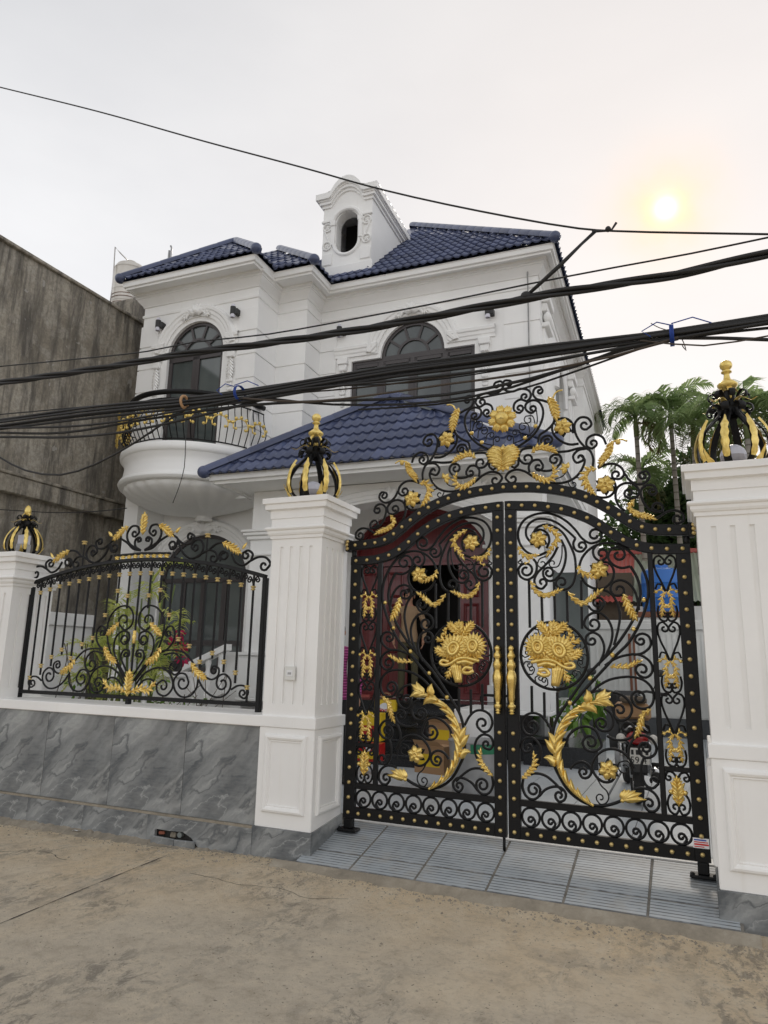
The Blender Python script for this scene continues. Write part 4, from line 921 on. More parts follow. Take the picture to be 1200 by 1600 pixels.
for pl in (plc, plcm):
    for z_, sp in CREST: bar(pl, curve(sp, cv[z_]), crest)
    for z_, sp in CTHIN: bar(pl, curve(sp, cv[z_], .012), crest, .005, .005, 'tendril')
    for z_, sp, W_, n_, a_, b_ in ((7, [(525, 215), (560, 290), (590, 395)], .062, 6, 1, .7), (7, [(365, 740), (425, 700), (490, 700), (565, 725)], .055, 6, 1, .5), (7, [(365, 925), (450, 975), (530, 985), (575, 935), (572, 890)], .052, 8, .45, 1),
                                   (8, [(400, 180), (375, 280), (315, 375)], .062, 6, .5, 1), (8, [(255, 440), (180, 455), (150, 510), (170, 590), (215, 650)], .055, 7, .6, 1), (8, [(610, 725), (560, 790), (600, 850), (680, 885), (765, 905)], .055, 8, 1, .5)):
        gold_leaf(pl, crest, cv[z_], sp, W_, n_, sl=a_, sr=b_)
    mb = MB()
    mb.tube([pl.w(p, -.005) for p in catmull([cv[7](*p) for p in ((565, 220), (585, 180), (615, 158), (655, 150))], .01)], [.012, .011, .010, .009, .008, .007, .006, .005, .004, .004, .004, .004, .003][:len(catmull([cv[7](*p) for p in ((565, 220), (585, 180), (615, 158), (655, 150))], .01))] if False else .007, 6)
    mb.tube([pl.w(p, -.005) for p in catmull([cv[8](*p) for p in ((400, 190), (440, 170), (490, 160), (540, 178))], .01)], .007, 6); mb.ball(pl.w(cv[8](455, 190), -.01), .02, 8, 6)
    mb.build('gold_tendril', 'gold', crest, True)
    mb = MB(); c_ = cv[7](690, 885)
    for a in (60, 120, 175, 230): petal(mb, pl, c_, math.radians(a), .055, .035, .016, bend=.4, dy=-.01)
    mb.build('gold_curl', 'gold', crest, True)
    rosette(pl, crest, cv[7](660, 500), .074); rosette(pl, crest, cv[8](340, 590), .076)
    for c_ in ((403, 490), (305, 600), (188, 675)): bead(pl, cv[7](*c_), crest, 1.05)
# the great flower and the palmette on the centre line
fz = cv[7](80, 430).y; mb = MB(); fc = Vector((GC, fz)); R_ = .135
for i in range(8):
    a = 2*PI*i/8+.2; petal(mb, plc, fc, a, R_*.62, .125, .03, dy=-.02, ns=6, lift=.5, blunt=.9)
    tip = fc+Vector((math.cos(a), math.sin(a)))*R_*.66
    for k in (-1, 0, 1): petal(mb, plc, tip-Vector((math.cos(a), math.sin(a)))*.045, a+k*.28, .078, .055, .022, dy=-.030, ns=4)
mb.lathe([(.062, 0), (.060, .014), (.050, .030), (.034, .042), (.016, .048), (.0005, .050)], (0, 0, 0), 20)
q = Vector(plc.w(fc, -.035))
for i in range(len(mb.v)-120, len(mb.v)): x, y, z = mb.v[i]; mb.v[i] = (q.x+x, q.y-z, q.z+y)
mb.build('great_flower', 'gold', crest, True)
mb = MB(); zb_, zt_ = cv[7](100, 890).y, cv[7](100, 690).y
acanthus(mb, plc, [Vector((GC, zb_)), Vector((GC, zb_+.09)), Vector((GC, zt_-.04))], .115, 7, h=.035, spread=.95, prof=lambda t: .75+.4*math.sin(PI*t), tipL=.55)
for s in (-1, 0, 1): petal(mb, plc, (GC+s*.02, zb_+.02), -PI/2+s*.6, .05, .035, .02, dy=-.02)
mb.build('palmette', 'gold', crest, True)

# ------------------------------------------------------------------ fence panel on the low wall
FY = 0.25; FC = -4.86
fence = empty('fence_panel', (FC, FY, 1.083)); tag(fence, 'arched black iron fence panel with gold leaves on the stone wall', 'fence')
pf = Plane2(FY, (FC, FY, 1.083)); pfm = Plane2(FY, (FC, FY, 1.083), FC)
f1 = zoomconv(190, 790, 5.0, FY); f2 = zoomconv(140, 930, 4.138, FY)
HWF = 1.43; ZE, ZT = 2.235, 2.435
def ftop(u): d_ = (u-FC)/HWF; return ZT-(ZT-ZE)*d_*d_
rail = [Vector((FC+HWF*(i/20-1), ftop(FC+HWF*(i/20-1)))) for i in range(41)]
strip(pf, rail, .034, -.024, .024, fence, 'top_rail')
zr = f2(600, 680).y
strip(pf, [Vector((FC-HWF, zr)), Vector((FC+HWF, zr))], .034, -.02, .02, fence, 'bottom_rail')
for s in (-1, 1): strip(pf, [Vector((FC+s*(HWF-.0), 1.083)), Vector((FC+s*HWF, ZE-.012))], .042, -.022, .022, fence, 'post')
strip(pf, [Vector((FC, 1.083)), Vector((FC, zr-.017))], .042, -.02, .02, fence, 'foot')
MB().ball(pf.w((FC-HWF-.03, ZE+.0)), .026, 8, 6, sx=1.4).build('rail_end', 'iron', fence, True)
COLLAR = MB().lathe([(.0125, -.020), (.021, -.016), (.021, -.009), (.014, -.004), (.014, .003), (.024, .008), (.024, .016), (.0125, .020)], n=10).mesh('collar', 'brass', True)
def collar(pl, u, z): link('collar', COLLAR, fence, pl.w((u, z)))
FSC = [
 [('s', 376, 163, .85), (405, 190), (360, 225), (320, 190), (325, 120), (365, 72), (420, 72), (465, 115), (483, 180), (465, 290), (420, 390), (350, 480), (295, 555)],
 [('s', 347, 290, .85), (373, 300), (345, 320), (318, 285), (330, 245), (375, 235), (410, 275), (410, 350), (380, 420), (320, 500), (280, 560)],
 [('s', 318, 388, .8), (330, 400), (300, 392), (308, 358), (342, 358), (353, 400), (320, 460), (275, 525)],
 [('s', 507, 248, .8), (520, 262), (490, 258), (498, 215), (530, 200), (550, 235), (540, 300), (500, 350), (455, 375)],
 [(470, 360), (540, 355), (610, 370), (650, 410), (690, 480), (700, 540), (690, 600), (650, 650), (590, 655), (550, 610), (545, 550), (580, 507), (620, 512), (640, 560), ('s', 600, 565, .95)],
 [(480, 385), (550, 375), (590, 420), (590, 480), (550, 515), (520, 490), ('s', 545, 465, .85)],
 [(300, 575), (350, 510), (430, 470), (490, 480), (530, 530), (535, 600), (490, 650), (440, 630), (435, 580), (470, 550), ('s', 475, 587, .85)],
 [(310, 590), (350, 550), (400, 545), (435, 590)],
 [(700, 540), (740, 610), (800, 655), (860, 655), (905, 610), (910, 550), (870, 510), (830, 530), (820, 570), ('s', 858, 570, .9)],
 [(740, 525), (790, 545), (830, 520), (835, 475), (800, 458), (785, 485), ('s', 805, 487, .8)],
 [(915, 610), (960, 585), (1005, 590), (1025, 630), (1000, 668), (970, 650), ('s', 990, 635, .85)]]
FTOP = [
 [(180, 347), (235, 318), (290, 270), (312, 205), (285, 150), (235, 158), (218, 205), (245, 235), ('s', 252, 208, .8)],
 [('s', 200, 265, .8), (212, 278), (190, 272), (205, 245), (235, 262), (228, 310), (180, 347)],
 [(180, 349), (240, 330), (300, 275), (360, 235)],
 [(395, 225), (440, 260), (455, 320), (490, 380), (550, 414), (620, 380), (680, 350), (730, 360), (750, 400), ('s', 717, 410, .9)],
 [(440, 270), (420, 330), (385, 340), (372, 305), ('s', 400, 310, .8)],
 [(440, 265), (490, 300), (550, 290), (570, 240), (535, 215), ('s', 537, 243, .8)],
 [(550, 414), (610, 390), (640, 330), (620, 270), (570, 275), (545, 320), (575, 355), ('s', 577, 325, .8)],
 [(775, 432), (760, 395), (790, 357), (830, 372), ('s', 797, 388, .9)],
 [(680, 350), (740, 300), (800, 290), (860, 325)],
 [(860, 380), (890, 440), (950, 467), (1010, 430), (1070, 402), (1130, 408), (1162, 455), (1130, 500), ('s', 1112, 470, .85)],
 [(1010, 430), (1025, 380), (990, 350), (950, 370), ('s', 973, 388, .9)],
 [(410, 362), (420, 400), (450, 418)]]
gaps = [0, 1, 2, 3, 4, 5, 6, 7, 8, 9, 10]; sp_ = 0.1305
for pl in (pf, pfm):
    for sp in FSC: bar(pl, curve(sp, f2), fence, .0095, .008)
    for sp in FTOP: bar(pl, curve(sp, f1), fence, .0115, .010)
    for c_, spn, W_, n_ in ((f2, [(665, 435), (695, 490), (745, 530)], .055, 5), (f2, [(400, 175), (430, 215), (458, 245)], .05, 4), (f2, [(470, 335), (430, 400), (385, 432)], .055, 5), (f2, [(275, 630), (330, 605), (390, 612), (418, 580)], .055, 6),
                            (f1, [(300, 150), (345, 175), (395, 225)], .055, 5), (f1, [(795, 290), (860, 320), (920, 360)], .055, 5)):
        gold_leaf(pl, fence, c_, spn, W_, n_)
    mb = MB()
    mb.tube([pl.w(p, 0) for p in catmull([f1(*p) for p in ((395, 215), (420, 205), (435, 212))], .01)], .005, 5); petal(mb, pl, f1(430, 210), .75, .075, .035, .01)
    mb.build('gold_tip', 'gold', fence, True)
    mb = MB(); petal(mb, pl, f1(950, 340), .9, .075, .03, .01); mb.build('gold_tip', 'gold', fence, True)
    u_, z_ = f1(667, 330), f1(667, 235)
    bar(pl, [Vector((u_.x, ftop(u_.x))), Vector((u_.x, z_.y))], fence, .008, .008, 'finial')
    link('finial_cap', COLLAR, fence, pl.w((u_.x, z_.y)), None, (1.25, 1.25, 1.0))
    low = {1: (318, -4), 2: (400, 50), 3: (462, 15), 4: (530, 128), 5: (592, 285), 6: (663, 330), 7: (733, 432), 8: (815, 375), 9: (892, 432), 10: (968, 502), 11: (1045, 598)}
    for i in range(0 if pl is pf else 1, 11):
        u = FC+sp_*i+ (0.0 if i < 11 else 0)
        zt = ftop(u)-.017; lx = i+1 if i > 0 else 1
        zlow = f2(*low[lx]).y if i > 0 else f2(300, 240).y
        if lx <= 3 and i > 0: zc_ = f2(*low[lx]).y+.07
        else: zc_ = zlow
        zend = zlow-.05 if i > 0 else zr
        if lx == 11: zend = zr
        if lx in (9, 10): zend = zlow-.09
        bar(pl, [Vector((u, zt)), Vector((u, zend))], fence, .0105, .0105, 'picket', dy=.004)
        collar(pl, u, zt-.115); 
        if i > 0: collar(pl, u, zc_)
        else: 
            c_ = pl.w((u, f2(300, 270).y)); MB().lathe([(.012, -.06), (.018, -.05), (.014, -.03), (.022, 0), (.014, .03), (.018, .05), (.012, .06)], c_, 12).build('collar', 'gold', fence, True)
        for s in (-1, 1):
            P = catmull([Vector((u, zt-.10)), Vector((u+s*.012, zt-.05)), Vector((u+s*.038, zt-.012)), Vector((u+s*.060, zt-.035))], .008)
            P = P+spiral(P[-1], (P[-1]-P[-2]).normalized(), Vector((u+s*.042, zt-.045)), .9, .007); bar(pl, P, fence, .007, .007)
mb = MB(); acanthus(mb, pf, [Vector((FC, zr+.01)), Vector((FC, zr+.10)), Vector((FC, zr+.20))], .07, 5); mb.build('fleuron', 'gold', fence, True)
for c_ in ((f1(180, 150)),):
    mb = MB(); acanthus(mb, pf, [Vector((FC, f1(180, 230).y)), Vector((FC, f1(180, 150).y)), Vector((FC, f1(180, 95).y))], .065, 5); mb.build('fleuron', 'gold', fence, True)
zs_ = f1(180, 372).y
strip(pf, [Vector((FC-.34, zs_-.012)), Vector((FC, zs_)), Vector((FC+.34, zs_-.012))], .020, -.018, .018, fence, 'upper_rail')
for k in range(-4, 5):
    u = FC+k*.077; mb = MB(); q = Vector((u, (zs_+ftop(u))/2))
    for a in range(5): petal(mb, pf, q, 2*PI*a/5+.3, .036, .03, .012, dy=-.004, ns=3)
    mb.build('rosette', 'gold', fence, True)

# ------------------------------------------------------------------ crown lanterns on the pillars
RIBP = [(.10, .015), (.185, .045), (.235, .11), (.245, .20), (.22, .29), (.165, .37), (.105, .43), (.075, .475), (.085, .51), (.125, .525), (.158, .505), (.158, .472), (.135, .462), (.128, .48)]
def lantern(loc, s, label, globe_r=.115, finial=True, n=8, rot=0.0):
    t = empty('crown_lantern', loc, rot); tag(t, label, 'lantern', 'crown lanterns on the pillars')
    sc = s
    MB().lathe([(0.001, 0), (.15*sc, 0), (.16*sc, .008), (.16*sc, .02), (.13*sc, .026), (.001, .028)], n=24).build('base', 'iron', t, 'auto')
    P = catmull([Vector((r*sc, z*sc)) for r, z in RIBP], .02)
    for k in range(n):
        a = 2*PI*k/n+.2; ca, sa = math.cos(a), math.sin(a)
        pts = [(p.x*ca, p.x*sa, p.y) for p in P]
        rb = MB().tube(pts, 1.0, 6, ref=(-sa, ca, 0), flat=(.007*sc, .027*sc)).build('rib', 'iron', t, 'auto')
        # gold leaves lie on the ribs
        class RP:
            y = 0
            def w(self, q, dy=0):
                # q.x across the rib, q.y = length along it
                L_ = q[1]; tt = max(0, min(len(P)-1.001, L_*(len(P)-1))); i = int(tt); p = P[i].lerp(P[i+1], tt-i); T = (P[i+1]-P[i]).normalized(); nn = Vector((T.y, -T.x))
                r_ = p.x+nn.x*(-dy+.008*sc); z_ = p.y+nn.y*(-dy+.008*sc)
                return (r_*ca-q[0]*sa, r_*sa+q[0]*ca, z_)
        rp = RP(); mb = MB()
        for t0, t1, W_ in ((.17, .53, .062), (.0, .15, .065)):
            m_ = 9; vs = []; fs = []
            for i in range(m_+1):
                tt = i/m_; w_ = W_*sc*(.55+.45*math.sin(PI*(.2+.6*tt)))*(1.0 if i % 2 else .74)*(1 if tt < .8 else 1-(tt-.8)*3.6)
                for kx in (-1, -.4, 0, .4, 1): vs.append(rp.w((kx*w_*.5, t0+(t1-t0)*tt), -(.016*(1-kx*kx)+(.02*tt*tt if t0 > .1 else .07*tt*tt)+.004)*sc))
            for i in range(m_):
                for kx in range(4): x = i*5+kx; fs.append((x, x+1, x+6, x+5))
            mb.add(vs, fs)
        mb.build('gold_leaf', 'gold_leaf', rb, True)
    for k in range(4):                                    # leaves splayed over the corners of the cap
        a = 2*PI*k/4+PI/4-rot; ca, sa = math.cos(a), math.sin(a); mb = MB(); vs = []; fs = []; m_ = 8
        for i in range(m_+1):
            tt = i/m_; r_ = (.13+.16*tt)*sc; z_ = (.012+.14*tt**2.2)*sc; w_ = .035*sc*math.sin(PI*(.12+.86*tt))*(1 if i % 2 else .75)
            for kx in (-1, -.4, 0, .4, 1): vs.append((r_*ca-kx*w_*sa, r_*sa+kx*w_*ca, z_+.012*sc*(1-kx*kx)))
        for i in range(m_):
            for kx in range(4): x = i*5+kx; fs.append((x, x+1, x+6, x+5))
        mb.add(vs, fs).build('gold_leaf', 'gold_leaf', t, True)
    # neck: curled iron leaves and small gold leaves
    for k in range(n):
        a = 2*PI*k/n+.2+PI/n; ca, sa = math.cos(a), math.sin(a)
        pts = catmull([Vector(p)*sc for p in ((.05, .46), (.055, .53), (.08, .60), (.115, .63), (.145, .605), (.135, .57), (.112, .58))], .012)
        MB().tube([(p.x*ca, p.x*sa, p.y) for p in pts], 1.0, 6, ref=(-sa, ca, 0), flat=(.005*sc, .02*sc)).build('curl', 'iron', t, 'auto')
        if k % 2 == 0:
            pts = catmull([Vector(p)*sc for p in ((.05, .55), (.09, .575), (.14, .55), (.18, .525), (.225, .535))], .012); m_ = len(pts)
            MB().tube([(p.x*ca, p.x*sa, p.y) for p in pts], [1-.8*(i/(m_-1)) for i in range(m_)], 6, ref=(-sa, ca, 0), flat=(.005*sc, .024*sc)).build('gold_leaf', 'gold_leaf', t, True)
        else:
            pts = catmull([Vector(p)*sc for p in ((.035, .68), (.06, .65), (.078, .61), (.072, .565))], .012); m_ = len(pts)
            MB().tube([(p.x*ca, p.x*sa, p.y) for p in pts], [1-.8*(i/(m_-1)) for i in range(m_)], 6, ref=(-sa, ca, 0), flat=(.006*sc, .026*sc)).build('gold_leaf', 'gold_leaf', t, True)
    MB().lathe([(.065*sc, .44*sc), (.055*sc, .53*sc), (.045*sc, .61*sc), (.03*sc, .65*sc), (.001, .65*sc)], n=12).build('neck', 'iron', t, 'auto')
    if finial:
        MB().lathe([(r*sc, (z-.05)*sc) for r, z in ((.02, .66), (.03, .675), (.022, .695), (.05, .715), (.072, .738), (.074, .752), (.05, .775), (.026, .795), (.02, .83), (.024, .845), (.038, .85), (.038, .858), (.022, .864), (.026, .872), (.042, .89), (.046, .91), (.040, .932), (.02, .948), (.001, .951))], n=20).build('finial', 'gold_leaf', t, True)
    else:
        MB().lathe([(r*sc, (z-.05)*sc) for r, z in ((.03, .66), (.034, .70), (.05, .74), (.046, .79), (.03, .83), (.001, .85))], n=12).build('finial', 'gold_leaf', t, True)
    if globe_r:
        prof = [(max(.0005, globe_r*math.sin(PI*i/14)), globe_r-globe_r*math.cos(PI*i/14)+.03) for i in range(15)]
        g1 = MB().lathe(prof[:8], n=24).build('globe', 'globe_low', t, True)
        MB().lathe([(r+.001, z) for r, z in prof[7:]], n=24).build('globe_cap', 'globe', g1, True)
    return t
lantern((-2.99, 0.25, 2.864), .92, 'black and gold crown lantern on the pillar between fence and gate', .085)
lantern((0.325, 0.27, 2.864), .92, 'black and gold crown lantern on the pillar at the right edge', .085, rot=.35)
ll = lantern((-6.53, 0.27, 2.53), .70, 'small black and gold crown lantern on the lower pillar at the left end', 0, False, 8)
MB().box(-.16, .16, -.16, .16, 0.0005, .012).build('base_plate', 'iron', ll)
MB().bbox(-.045, .045, -.045, .045, .13, .23, .004).build('lamp_body', 'globe', ll)
MB().tube([(0, 0, .23), (0, 0, .40)], .008, 6).build('lamp_cord', 'iron', ll)
MB().box(-.05, .05, -.05, .05, .03, .13).build('lamp_base', 'zinc', ll)
# ================================================================== the villa
HX, HY_ = -5.2, 5.9
villa = empty('villa', (HX*HC-HY_*HS, HX*HS+HY_*HC, 0.24), HT)
tag(villa, 'white two-storey villa with blue tiled hip roofs, balcony and porch', 'house')
VO = (-HX, -HY_, -0.24)
def vb(mb, name, mat, smooth=False, parent=None, label=None):
    o = mb.build(name, mat, parent or villa, smooth)
    if parent is None: o.location = VO
    if label: o['label'] = label
    return o
ZE_, ZS = 8.30, 8.13                                  # tile edge, soffit
def wallpanel(mb, fn, outer, holes, depth):
    allp = [outer]+holes; tri = tessellate_polygon([[Vector((p[0], p[1], 0)) for p in L_] for L_ in allp]); flat = [p for L_ in allp for p in L_]
    mb.add([fn(p[0], p[1], 0) for p in flat], [tuple(t) for t in tri])
    for h in holes:
        n = len(h); mb.add([fn(p[0], p[1], 0) for p in h]+[fn(p[0], p[1], depth) for p in h], [(i, (i+1) % n, n+(i+1) % n, n+i) for i in range(n)])
def archline(xc, half, zs, rise=None, n=20, z0=None):
    r = rise or half; P = [(xc+half*math.cos(PI*i/n), zs+r*math.sin(PI*i/n)) for i in range(n+1)]
    return P if z0 is None else [(xc+half, z0)]+P+[(xc-half, z0)]
XL, XW, YW = -9.0, -6.5, 4.65; YM, XM = 5.33, -5.9; YF, XR, YB = 5.9, -1.84, 15.2
front = lambda y: (lambda u, v, d: (u, y+d, v))
# openings
bw = dict(x0=-5.24, x1=-2.93, xc=-4.07, half=.60, zs=6.86, z0=5.0, rise=.62)
bighole = [(bw['x0'], bw['z0']), (bw['x1'], bw['z0']), (bw['x1'], bw['zs']), (bw['xc']+bw['half'], bw['zs'])]+archline(bw['xc'], bw['half'], bw['zs'], bw['rise'])[1:-1]+[(bw['xc']-bw['half'], bw['zs']), (bw['x0'], bw['zs'])]
doorh = archline(-3.92, 1.20, 3.15, .90, z0=0.95)
mb = MB(); wallpanel(mb, front(YF), [(XM, 0.2), (XR, 0.2), (XR, 8.2), (XM, 8.2)], [bighole, doorh], .16); vb(mb, 'wall', 'white_paint')
wd = dict(xc=-7.77, half=.60, zs=6.86, z0=4.95)
wdh = archline(wd['xc'], wd['half'], wd['zs'], .62, z0=wd['z0'])
mb = MB(); wallpanel(mb, front(YW), [(XL, 4.1), (XW, 4.1), (XW, 8.2), (XL, 8.2)], [wdh], .16)
mb.quad((XL, YW, 4.1), (XW, YW, 4.1), (XW, 5.4, 4.1), (XL, 5.4, 4.1)); vb(mb, 'wing_wall', 'white_paint')
mb = MB().quad((XW, YW, 4.1), (XW, YM, 4.1), (XW, YM, 8.2), (XW, YW, 8.2)).quad((XL, 7, 0.2), (XL, YW, 0.2), (XL, YW, 8.2), (XL, 7, 8.2)); vb(mb, 'return_wall', 'white_paint')
mb = MB().quad((XW, YM, 0.2), (XM, YM, 0.2), (XM, YM, 8.2), (XW, YM, 8.2)).quad((XM, YM, 0.2), (XM, YF, 0.2), (XM, YF, 8.2), (XM, YM, 8.2)); vb(mb, 'bay_wall', 'white_paint')
YG = 5.37; gd = archline(-7.77, .92, 2.85, .82, z0=1.25)
mb = MB(); wallpanel(mb, front(YG), [(XL, 0.2), (XW, 0.2), (XW, 4.2), (XL, 4.2)], [gd], .16); vb(mb, 'ground_wall', 'white_paint')
for xa_, xb_ in ((XL, -8.72),): vb(MB().box(xa_, xb_, YW+.01, YG, 0.2, 4.1), 'pier', 'white_paint')
# right flank with two dark windows, pilasters, far bay
side = lambda x: (lambda u, v, d: (x-d, u, v))
sw1 = [(6.75, 1.0), (8.9, 1.0), (8.9, 3.05), (6.75, 3.05)]; sw2 = archline(8.3, .55, 6.6, .55, 12, 5.0)
mb = MB(); wallpanel(mb, side(XR), [(YF, 0.2), (YB, 0.2), (YB, 8.2), (YF, 8.2)], [sw1, sw2], .14); vb(mb, 'side_wall', 'white_paint')
mb = MB().box(XR, XR+.24, 10.6, 13.2, 0.2, 8.12); vb(mb, 'side_bay', 'white_paint')
MB_ = MB().box(XL+.05, XR-.2, YB-.2, YB, 0.2, 8.2); vb(MB_, 'back_wall', 'white_paint')
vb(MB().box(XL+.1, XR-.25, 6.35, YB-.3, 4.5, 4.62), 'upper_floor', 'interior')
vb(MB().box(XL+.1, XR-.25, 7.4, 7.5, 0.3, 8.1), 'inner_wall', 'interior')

# eaves: soffit and stepped fascia
EP = [(-9.2, 9), (-9.2, 4.17), (-6.3, 4.17), (-6.3, 4.80), (-5.52, 4.80), (-5.52, 5.52), (-1.5, 5.52), (-1.5, 15.6)]
mb = MB().sweep([(-.9, ZS+.03), (-.10, ZS+.03), (-.10, ZS), (-.075, ZS), (-.070, ZS+.035), (-.040, ZS+.04), (-.034, ZS+.05), (-.034, ZS+.125), (-.018, ZS+.13), (-.014, ZE_-.035), (-.20, ZE_-.03)], EP, caps=False); vb(mb, 'eaves', 'white_paint')
WP = [(XL, 8), (XL, YW), (XW, YW), (XW, YM), (XM, YM), (XM, YF), (XR, YF), (XR, 10.6), (XR+.24, 10.6), (XR+.24, 13.2), (XR, 13.2), (XR, YB)]
mb = MB().sweep([(0, 7.72), (.018, 7.73), (.022, 7.745), (.022, 7.775), (.008, 7.785), (.004, 7.79)], WP, caps=False); vb(mb, 'architrave', 'white_paint', 'auto')
mb = MB().sweep([(0, 7.93), (.02, 7.94), (.03, 7.97), (.06, 8.0), (.10, 8.05), (.115, 8.08), (.13, 8.085), (.135, 8.11), (.17, 8.12), (.18, 8.158), (.0, 8.16)], WP, caps=False); vb(mb, 'cornice', 'white_paint', 'auto')
mb = MB().sweep([(0, 4.62), (.03, 4.63), (.05, 4.66), (.06, 4.70), (.09, 4.72), (.10, 4.80), (.02, 4.83), (0, 4.84)], [(XW, YW+.02), (XW, YM), (XM, YM), (XM, YF), (XR, YF), (XR, 10.6)], caps=False); vb(mb, 'string_course', 'white_paint', 'auto')
# rusticated courses at the corners
for seg in ([(XL, 5.6), (XL, YW), (-8.62, YW)], [(-6.86, YW), (XW, YW), (XW, YM), (XM, YM), (XM, YF), (-5.55, YF)], [(-2.42, YF), (XR, YF), (XR, 6.5)]):
    for k in range(6):
        z0 = 4.90+k*.445
        mb = MB().sweep([(0.001, z0), (.016, z0), (.02, z0+.004), (.02, z0+.419), (.016, z0+.423), (.001, z0+.423)], seg); vb(mb, 'course', 'white_paint')

# ---- roofs
roof = vb(MB(), 'roof', 'roof_tile'); slope = .92
TW, TE, TL = .30, .32, .37
def wave(u): x = (u/TW*2+.5) % 1.0; return .029*math.exp(-((x-.5)/.21)**2)-.004
NSEG = 12
def tilegeom(u0, v0, cl=None):
    vs = []
    for r, (v, e) in enumerate(((v0, .016), (v0, .038), (v0+TL, .006))):
        for i in range(NSEG+1):
            u = u0+TW*i/NSEG; h = wave(u-u0)
            w = h+e-(0.0 if r else 0.0)
            if r == 0: w = h+.012
            uu = u if cl is None else min(max(u, cl(v)[0]), cl(v)[1])
            vs.append((uu, v, w))
    fs = []
    for r in range(2):
        for i in range(NSEG): a = r*(NSEG+1)+i; fs.append((a, a+1, a+NSEG+2, a+NSEG+1))
    return vs, fs
vs, fs = tilegeom(0, 0); TILE = MB().add(vs, fs).mesh('roof_tile', 'roof_tile', True)
TILE.polygons.foreach_set('use_smooth', [False]*NSEG+[True]*NSEG)
tcount = 0; stuff_tiles = MB()
def roof_face(O, U, V, cl, vmax, keep=None, lim=300):
    global tcount
    U, V = Vector(U).normalized(), Vector(V).normalized(); Nn = U.cross(V); O = Vector(O)
    mat = Matrix(((U.x, V.x, Nn.x, O.x), (U.y, V.y, Nn.y, O.y), (U.z, V.z, Nn.z, O.z), (0, 0, 0, 1)))
    v = -.03; row = 0
    while v < vmax:
        L_, R_ = cl(v+.1); u = math.floor(L_/TW)*TW
        while u < R_:
            a, b = cl(v+TL*.5); ok = u+TW > a+.02 and u < b-.02 and (keep is None or keep(O+U*(u+TW/2)+V*(v+TL/2)))
            if ok:
                whole = all(u >= cl(x)[0] and u+TW <= cl(x)[1] for x in (v, v+TL))
                if tcount < lim:
                    if whole: o = link('roof_tile', TILE, roof); o.matrix_local = mat @ Matrix.Translation((u+random.uniform(-.004, .004), v+random.uniform(-.006, .006), random.uniform(0, .004))) @ Matrix.Rotation(random.uniform(-.012, .012), 4, 'Z')
                    else:
                        vs, fs = tilegeom(u, v, cl); o = link('roof_tile', MB().add(vs, fs).mesh('roof_tile', 'roof_tile'), roof); o.matrix_local = mat
                    tcount += 1
                else:
                    vs, fs = tilegeom(u, v, None if whole else cl); stuff_tiles.add([mat @ Vector(p) for p in vs], fs)
            u += TW
        v += TE; row += 1
CAPM = MB().lathe([(.085, 0), (.088, .02), (.088, .30), (.082, .40)], n=10, a0=-.25, a1=PI+.25).mesh('ridge_cap', 'roof_tile', True)
def caps(A, B, parent=roof, end=True):
    A, B = Vector(A), Vector(B); d = B-A; n = max(1, int(d.length/.36)); z = d.normalized(); x = Vector((d.y, -d.x, 0)).normalized(); y = z.cross(x)
    if y.z < 0: x, y = -x, -y
    for i in range(n):
        p = A+d*(i/n); o = link('ridge_cap', CAPM, parent); o.matrix_local = Matrix(((x.x, y.x, z.x, p.x), (x.y, y.y, z.y, p.y), (x.z, y.z, z.z, p.z), (0, 0, 0, 1))) @ Matrix.Diagonal((1, 1, d.length/n/.38, 1))
    if end:
        MB().ball(tuple(A-z*.02), .10, 14, 10, sz=.95).build('cap_end', 'roof_tile', parent, True)
def hipface(x0, x1, y, z, sl, tl=1.0, tr=1.0):    # front-facing eave x0..x1, plan run of the hips per unit depth
    k = math.sqrt(1+sl*sl)
    return (x0, y, z), (1, 0, 0), (0, 1, sl), lambda v: (tl*max(v, 0)/k-.0, (x1-x0)-tr*max(v, 0)/k)
lift = .03
# porch roof
PL, PR, PYF, PZ = -6.41, -1.30, 3.40, 4.17; PK = Vector((-4.17, 5.2, 5.76))
ps = (PK.z-PZ)/(PK.y-PYF); O, U, V, cl = hipface(PL, PR, PYF, PZ, ps, (PK.x-PL)/(PK.y-PYF), (PR-PK.x)/(PK.y-PYF))
roof_face(O, U, V, cl, math.hypot(PK.y-PYF, PK.z-PZ)-.1)
# wing front, wing flank, bay front, main front
O, U, V, cl = hipface(-9.2, -6.3, 4.17, ZE_, slope); roof_face(O, U, V, cl, 1.45*1.359-.1)
kk = math.sqrt(1+slope**2)
roof_face((-6.3, 4.17, ZE_), (0, 1, 0), (-1, 0, slope), lambda v: (max(0, v)/kk, .63+max(0, v)/kk*1.0), 1.45*1.359-.15)
O, U, V, cl = hipface(-9.2, -5.52, 4.80, ZE_, slope); roof_face(O, U, V, lambda v: (2.9-max(0, v)/kk, cl(v)[1]), 1.84*1.359-.1)
roof_face((-5.52, 4.80, ZE_), (0, 1, 0), (-1, 0, slope), lambda v: (max(0, v)/kk, .72+max(0, v)/kk), 1.2)
O, U, V, cl = hipface(-9.2, -1.5, 5.52, ZE_, slope)
dorm = lambda p: not (-6.0 < p.x < -4.95 and p.z > 8.75) and p.x > -6.7
roof_face(O, U, V, lambda v: (3.68-max(0, v)/kk, cl(v)[1]), 3.85*kk-.1, dorm)
roof_face((-1.5, 5.52, ZE_), (0, 1, 0), (-1, 0, slope), lambda v: (max(0, v)/kk, 10.0), .5, None, 0)
o = stuff_tiles.build('tile_field', 'roof_tile', roof); o['kind'] = 'stuff'
und = MB(); e = -.012
